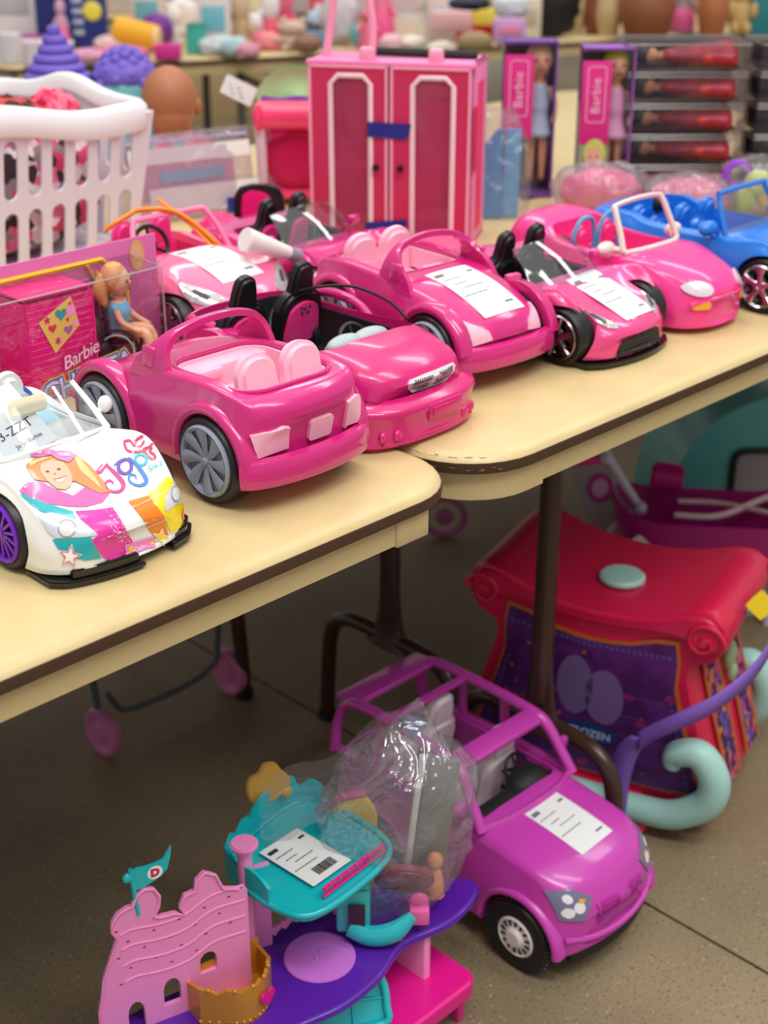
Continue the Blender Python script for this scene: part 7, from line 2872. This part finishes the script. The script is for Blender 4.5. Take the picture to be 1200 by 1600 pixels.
def far(name, label, cat_, px, base, wpx, hpx, shape, col, rz=0, part=None, z=.7405, group=None, dpx=None, col2=None):
    p = fpt(px, base, z)
    k = (p - CAM).dot(FW) / FPX
    W_, H_ = wpx * k * 1.12, hpx * k / .93 * 1.15
    D_ = (dpx or min(wpx, 70)) * k * .7
    t = thing(name, label, cat_, (p.x, p.y, z), R(-45 + rz), group)
    m = mat('far_%02x%02x%02x' % col, col, .55)
    b = B()
    if shape == 'box':
        b.box((0, D_ / 2, H_ / 2), (W_, D_, H_), bev=min(W_, H_, D_) * .08)
    elif shape == 'cyl':
        b.cyl((0, D_ / 2, 0), (0, D_ / 2, H_), W_ / 2, W_ / 2 * .96, n=24, bev=W_ * .05)
    elif shape == 'roll':
        b.cyl((-W_ / 2, D_ / 2, H_ * .62), (W_ / 2, D_ / 2 - .02, H_ * .38), H_ * .36, n=24, bev=H_ * .05)
    elif shape == 'ball':
        b.sph((0, D_ / 2, H_ / 2), (W_ / 2, D_ / 2, H_ / 2), u=20, v=14)
    elif shape == 'plush':
        b.sph((0, D_ / 2, H_ * .28), (W_ * .42, D_ * .5, H_ * .30))
        b.sph((0, D_ / 2 - .01, H_ * .70), (W_ * .36, D_ * .42, H_ * .26))
        for s in (-1, 1):
            b.sph((s * W_ * .26, D_ / 2, H_ * .94), (W_ * .13, D_ * .12, H_ * .11), u=10, v=8)
            b.sph((s * W_ * .40, D_ / 2 - .03, H_ * .36), (W_ * .13, D_ * .2, H_ * .12), u=10, v=8)
            b.sph((s * W_ * .22, D_ * .1, H_ * .10), (W_ * .15, D_ * .3, H_ * .10), u=10, v=8)
    elif shape == 'doll':
        b.sph((0, D_ / 2, H_ * .84), (W_ * .30, W_ * .30, H_ * .15))
        b.tube([(0, D_ / 2, H_ * .72), (0, D_ / 2, H_ * .5), (0, D_ / 2, .0)], [W_ * .16, W_ * .28, W_ * .45], n=14)
        for s in (-1, 1):
            b.tube([(s * W_ * .2, D_ / 2, H_ * .66), (s * W_ * .44, D_ / 2 - .02, H_ * .45)], W_ * .08, n=8, smooth=2)
    elif shape == 'cloth':
        b.sph((0, D_ / 2, H_ * .4), 1, u=28, v=16)
        for v in b.bm.verts:
            q = v.co - Vector((0, D_ / 2, H_ * .4))
            f = 1 + .25 * noise.noise(q * 3 + Vector((px, 0, 0)))
            v.co = Vector((q.x * W_ / 2 * f, D_ / 2 + q.y * D_ / 2 * f, max(0, H_ * .45 + q.z * H_ * .5 * f)))
    elif shape == 'hair':
        b.sph((0, D_ / 2, H_ * .62), (W_ * .42, D_ * .42, H_ * .36))
        b.tube([(0, D_ * .3, H_ * .7), (0, D_ * .2, H_ * .35), (0, D_ * .25, 0)], [W_ * .40, W_ * .46, W_ * .34], n=16)
    elif shape == 'arch':
        b.tube([(-W_ / 2, D_ / 2, 0), (-W_ * .42, D_ / 2, H_ * .6), (0, D_ / 2, H_ * .9), (W_ * .42, D_ / 2, H_ * .6), (W_ / 2, D_ / 2, 0)], H_ * .2, n=12)
    elif shape == 'basket':
        hs = [rrect(-W_ / 2 + W_ * (i + .2) / 9, H_ * (j + .15) / 3, -W_ / 2 + W_ * (i + .8) / 9, H_ * (j + .85) / 3, W_ * .01, 2) for i in range(9) for j in range(3)]
        for y in (0, D_):
            b.holed([(-W_ / 2, 0), (W_ / 2, 0), (W_ / 2, H_), (-W_ / 2, H_)], hs, 0, .004, plane((0, y, 0), (1, 0, 0), (0, 0, 1)))
        for x in (-W_ / 2, W_ / 2):
            b.box((x, D_ / 2, H_ / 2), (.004, D_, H_))
        b.box((0, D_ / 2, .004), (W_, D_, .006))
        b.tube([(x, y + D_ / 2, H_) for x, y in rrect(-W_ / 2, -D_ / 2, W_ / 2, D_ / 2, .02, 4)], .008, n=8, smooth=0, closed=True)
    b.out(part or {'box': 'carton', 'cyl': 'container', 'roll': 'roll', 'ball': 'ball', 'plush': 'plush_body', 'doll': 'doll_body', 'cloth': 'cloth', 'hair': 'hair', 'arch': 'arch', 'basket': 'basket_shell'}[shape], m, t, ang=60)
    if col2:
        m2 = mat('far_%02x%02x%02x' % col2, col2, .55)
        b = B()
        if shape == 'box':
            b.box((0, -.002, H_ * .55), (W_ * .7, .004, H_ * .4), bev=.001)
            b.out('printed_panel', m2, t)
        elif shape in ('plush', 'doll'):
            b.tube([(0, D_ / 2, H_ * .50), (0, D_ / 2, H_ * .32), (0, D_ / 2, H_ * .08)], [W_ * .30, W_ * .42, W_ * .46], n=14)
            b.out('clothes', m2, t)
        elif shape == 'roll':
            b.cyl((W_ / 2 - .01, D_ / 2 - .02, H_ * .38), (W_ / 2 + .012, D_ / 2 - .021, H_ * .375), H_ * .34, n=24, bev=.003)
            b.out('end', m2, t)
        elif shape == 'cyl':
            b.cyl((0, D_ / 2, H_ * .96), (0, D_ / 2, H_ * 1.06), W_ * .46, n=24, bev=.003)
            b.out('lid', m2, t)
        elif shape == 'ball':
            b.sph((0, 0, H_ * .5), (W_ * .2, .01, H_ * .2))
            b.out('spot', m2, t)
        else:
            b.bm.free()
    return t


# upper left
far('white_box', 'large white box with grey lettering at the top left corner', 'box', 18, 66, 84, 95, 'box', (236, 236, 238), dpx=60, col2=(190, 192, 200))
far('purple_tray', 'purple and white strip under the white box at the top left', 'tray', 30, 74, 76, 14, 'box', (176, 90, 160), dpx=50)
far('clear_jar', 'pale clear jar below the purple strip at the top left', 'jar', 16, 100, 34, 36, 'cyl', (214, 212, 218))
far('small_jar', 'pale jar left of the tall cupcake tower', 'jar', 50, 104, 26, 30, 'cyl', (222, 206, 214))
far('blue_bottle', 'slate blue bottle between the white box and the navy bag', 'bottle', 62, 62, 24, 56, 'cyl', (50, 80, 140), col2=(200, 205, 220))
b_ = far('navy_bag', 'tall navy blue bag with a yellow dot and white vertical print', 'bag', 132, 76, 62, 96, 'box', (24, 46, 130), dpx=45)
q = B()
q.sph((.035, -.002, .115), (.030, .006, .030))
q.out('yellow_dot', mat('far_yellow', (236, 220, 80), .5), b_)
q = B()
for k in range(4):
    q.box((-.012 + .0 * k, -.004, .05 + k * .032), (.034, .004, .018), bev=.002)
q.out('white_print', mat('far_print', (170, 184, 214), .5), b_)
far('navy_box', 'narrow dark navy box behind the hot pink arch toy', 'box', 82, 72, 40, 90, 'box', (22, 40, 118), dpx=40)
far('pink_arch_toy', 'hot pink arch shaped toy in front of the navy box', 'toy', 95, 62, 54, 34, 'arch', (250, 60, 150))
far('grey_doll', 'small grey and pink doll under the hot pink arch', 'doll', 98, 80, 24, 62, 'doll', (206, 160, 186), col2=(240, 120, 176))
far('pink_toy_base', 'magenta toy base at the foot of the hot pink arch', 'toy', 82, 82, 30, 18, 'box', (226, 50, 130), dpx=30)
far('white_plush', 'white plush toy with pink marks left of the pink packets', 'plush toy', 104, 104, 30, 30, 'plush', (232, 224, 228))
far('pink_packet', 'pink shiny packet lying right of the white plush toy', 'packet', 135, 102, 50, 20, 'cloth', (226, 160, 192))
far('rose_packet', 'rose pink packet lying below the orange roll', 'packet', 190, 98, 74, 20, 'cloth', (226, 120, 150))
far('pale_packet', 'pale pink packet between the navy bag and the orange roll', 'packet', 168, 82, 40, 20, 'cloth', (232, 196, 206))
far('orange_roll', 'orange yellow roll with cream end lying on the far table', 'roll', 212, 82, 58, 44, 'roll', (240, 176, 40), col2=(238, 200, 140))
far('purple_helmet', 'purple rounded toy behind the orange roll', 'toy', 244, 76, 48, 42, 'ball', (120, 44, 150))
far('magenta_box', 'magenta low box right of the orange roll', 'box', 262, 93, 36, 18, 'box', (222, 50, 150), dpx=26)
far('cream_plush', 'cream plush animal above the magenta low box', 'plush toy', 274, 72, 34, 50, 'plush', (238, 230, 224), col2=(226, 214, 210))
far('teal_pot', 'small teal pot beside the magenta low box', 'pot', 306, 84, 28, 34, 'cyl', (60, 178, 166), col2=(80, 150, 120))
far('cream_carton', 'pale carton with a teal stripe behind the teal pot', 'carton', 336, 82, 46, 74, 'box', (230, 216, 214), dpx=34, col2=(120, 190, 204))
far('mixed_packet', 'white and teal packet in front of the pale carton', 'packet', 340, 88, 56, 24, 'cloth', (206, 214, 220))
far('tan_plush', 'tan plush animal between the pale carton and the white plush pair', 'plush toy', 378, 78, 36, 74, 'plush', (206, 184, 150), col2=(190, 160, 120))
far('white_cat_plush', 'white plush cat with a pink bow, left of a pair', 'plush toy', 398, 76, 34, 44, 'plush', (238, 232, 236), col2=(240, 130, 150))
far('white_rabbit_plush', 'white plush toy beside a coral pink one, right of a pair', 'plush toy', 424, 74, 36, 70, 'plush', (236, 230, 232), col2=(232, 96, 120))
far('coral_plush', 'coral pink plush toy standing right of the white plush pair', 'plush toy', 446, 72, 34, 80, 'plush', (236, 110, 140), col2=(222, 70, 100))
far('beige_plush', 'beige fluffy plush toy lying in front of the coral one', 'plush toy', 458, 80, 52, 38, 'plush', (206, 178, 160))
far('pink_cushion', 'salmon pink cushion below the white plush pair', 'cushion', 422, 80, 38, 22, 'cloth', (244, 140, 146))
far('blue_case', 'slate blue flat case left of the closet handle', 'case', 490, 76, 42, 20, 'box', (96, 140, 180), dpx=30)
far('red_black_shoes', 'black and red shoe shape above the slate blue case', 'shoe', 478, 58, 44, 18, 'cloth', (50, 44, 50))
far('white_packet', 'pale grey packet inside the view of the closet handle', 'packet', 530, 72, 56, 66, 'cloth', (206, 200, 204))
far('pink_ball', 'hot pink ball seen through the closet handle', 'ball', 540, 60, 28, 24, 'ball', (242, 84, 140))
far('teal_ball', 'teal ball seen through the closet handle', 'ball', 560, 74, 24, 28, 'ball', (100, 180, 186))
far('pink_doll', 'pink dressed doll right of the closet handle', 'doll', 596, 74, 44, 84, 'doll', (240, 120, 150), col2=(242, 90, 150))
far('white_basket', 'white slotted basket behind the pink closet', 'basket', 652, 68, 74, 92, 'basket', (230, 230, 226), dpx=50)
far('cream_plush', 'cream folded cloth in front of the white slotted basket', 'cloth', 638, 80, 56, 18, 'cloth', (230, 222, 206))
far('red_garment', 'bright red garment spread on the far table', 'garment', 734, 66, 108, 34, 'cloth', (236, 36, 30), dpx=60)
far('straw_bowl', 'straw coloured bowl in front of the red garment', 'bowl', 742, 84, 52, 26, 'ball', (176, 150, 110))
far('pink_blanket', 'pale pink folded blanket above the red garment', 'blanket', 706, 50, 56, 24, 'box', (232, 180, 184), dpx=40, z=.80)
far('yellow_box', 'yellow toy box above the red garment', 'box', 758, 40, 34, 20, 'box', (236, 208, 80), dpx=26, z=.80)
far('lilac_box', 'lilac and pink box right of the yellow toy box', 'box', 796, 66, 44, 28, 'box', (204, 160, 214), dpx=30, z=.80, col2=(236, 140, 190))
far('navy_cloth', 'dark navy cloth above the yellow toy box', 'cloth', 735, 18, 60, 18, 'cloth', (28, 34, 60), z=.88)
far('black_bag', 'black draped bag behind the doll boxes', 'bag', 862, 60, 76, 84, 'cloth', (24, 20, 22), dpx=50)
far('grey_white_bag', 'pale grey bag left of the black draped bag', 'bag', 800, 30, 50, 30, 'cloth', (206, 210, 216), z=.86)
# right: doll heads with long hair
far('blonde_wig', 'blonde doll hair hanging beside the black draped bag', 'doll hair', 898, 52, 34, 60, 'hair', (216, 190, 140))
far('chestnut_wig', 'chestnut doll hair right of the blonde hair', 'doll hair', 925, 54, 26, 58, 'hair', (130, 66, 40))
far('sand_wig', 'long sand coloured doll hair above the purple doll boxes', 'doll hair', 950, 56, 40, 66, 'hair', (196, 168, 122))
far('brown_plush', 'large chocolate brown plush above the clear cases, left one', 'plush toy', 1010, 60, 84, 90, 'hair', (142, 84, 50))
far('pink_grey_doll', 'grey and pink doll between the two brown plush toys', 'doll', 1066, 52, 44, 60, 'doll', (150, 130, 130), col2=(222, 90, 150))
far('brown_plush', 'brown plush above the clear cases, right one', 'plush toy', 1112, 58, 48, 84, 'hair', (176, 106, 62))
far('golden_plush', 'golden plush at the top right beside the teal strip', 'plush toy', 1156, 56, 40, 84, 'plush', (206, 172, 110))
far('teal_box', 'teal box at the top right corner', 'box', 1190, 56, 34, 90, 'box', (40, 130, 140), dpx=30)
# second row to close the view above the first one
for i, (px, w_, c1, c2, lab) in enumerate([
        (190, 70, (214, 200, 186), (230, 180, 190), 'beige carton with pink print at the top left behind the navy bag'),
        (250, 60, (190, 150, 130), (236, 226, 220), 'brown and white carton at the top behind the purple helmet'),
        (310, 66, (232, 206, 206), (220, 120, 140), 'pale rose carton at the top behind the cream plush animal'),
        (360, 50, (200, 206, 220), (224, 180, 60), 'grey blue carton with amber print at the top behind the tan plush'),
        (470, 80, (210, 190, 190), (190, 30, 50), 'grey pink carton with red print at the top behind the coral plush'),
        (545, 70, (226, 214, 212), (236, 150, 170), 'off-white carton at the top seen through the closet handle'),
        (620, 60, (226, 180, 186), (240, 120, 150), 'rose carton at the top left of the white slotted basket'),
        (700, 70, (214, 200, 190), (240, 200, 60), 'beige carton with yellow print at the top behind the red garment'),
        (780, 70, (216, 196, 160), (180, 150, 110), 'straw carton at the top behind the lilac box'),
        (1000, 120, (120, 80, 60), (200, 160, 120), 'brown carton at the top behind the chocolate plush'),
        (1130, 110, (170, 130, 96), (200, 180, 140), 'tan carton at the top behind the brown plush')]):
    far('carton', lab, 'carton', px, 22, w_, 60, 'box', c1, dpx=50, col2=c2)

for lab, px, base, w_, h_, shp, c1, c2 in [
        ('cream carton with teal print between the orange roll and the cream plush', 232, 60, 46, 60, 'box', (226, 206, 190), (110, 180, 190)),
        ('white furry cushion at the far table top left of the cream plush', 285, 50, 50, 44, 'cloth', (236, 228, 224), None),
        ('pale lilac packet right of the teal pot', 322, 66, 40, 34, 'cloth', (206, 196, 220), None),
        ('aqua and cream packet in front of the tan plush', 366, 90, 40, 26, 'cloth', (180, 210, 216), None),
        ('dusty pink packet between the tan plush and the white cat plush', 388, 92, 34, 20, 'cloth', (220, 150, 170), None),
        ('brown furry toy right of the beige fluffy plush', 480, 86, 38, 26, 'cloth', (150, 110, 84), None),
        ('pale blue packet above the slate blue case', 500, 56, 40, 34, 'cloth', (180, 200, 220), None),
        ('rose red box behind the slate blue case', 512, 44, 50, 40, 'box', (206, 60, 80), (230, 200, 204)),
        ('coral doll dress between the closet handle and the white basket', 575, 80, 34, 50, 'doll', (240, 110, 140), None),
        ('pale rose packet in front of the pink dressed doll', 612, 84, 34, 24, 'cloth', (236, 190, 196), None),
        ('pastel striped carton right of the white slotted basket', 690, 72, 38, 60, 'box', (226, 206, 200), (150, 190, 210)),
        ('cream packet below the red garment', 690, 88, 40, 18, 'cloth', (226, 216, 196), None),
        ('grey packet at the end of the red garment', 800, 82, 46, 36, 'cloth', (206, 196, 184), None),
        ('ivory carton behind the lilac box', 820, 62, 44, 50, 'box', (222, 212, 190), (200, 180, 150)),
        ('white shoe box left of the navy bag', 40, 96, 50, 24, 'box', (230, 224, 228), (220, 150, 190))]:
    far('carton' if shp == 'box' else 'packet' if shp == 'cloth' else 'doll', lab, 'box' if shp == 'box' else 'packet' if shp == 'cloth' else 'doll', px, base, w_, h_, shp, c1, col2=c2)


def under_box(label, px, py, w_, h_, col, rz):
    """boxes standing on the hall floor under and behind the far table"""
    p = fpt(px, py, 0)
    t = thing('cardboard_box', label, 'box', (p.x, p.y, 0), R(rz))
    b = B()
    b.box((0, .2, h_ / 2), (w_, .4, h_), bev=.006)
    b.out('carton', mat('kraft_%d' % col[0], col, .7), t)
    b = B()
    b.box((0, .2, h_ + .001), (.05, .405, .002))
    b.out('packing_tape', mat('tape_tan', (176, 150, 104), .4), t)


under_box('large tan cardboard box under the far table left of the pink toy table', 330, 190, .62, .62, (196, 172, 128), -24)
under_box('pale cardboard box under the far table behind the pink closet', 600, 190, .60, .60, (190, 168, 126), -24)
under_box('pale grey box on the hall floor between the closet and the doll boxes', 800, 190, .55, .60, (206, 200, 186), -24)
under_box('tan cardboard box under the far table behind the cupcake towers', 150, 190, .6, .60, (186, 162, 120), -24)
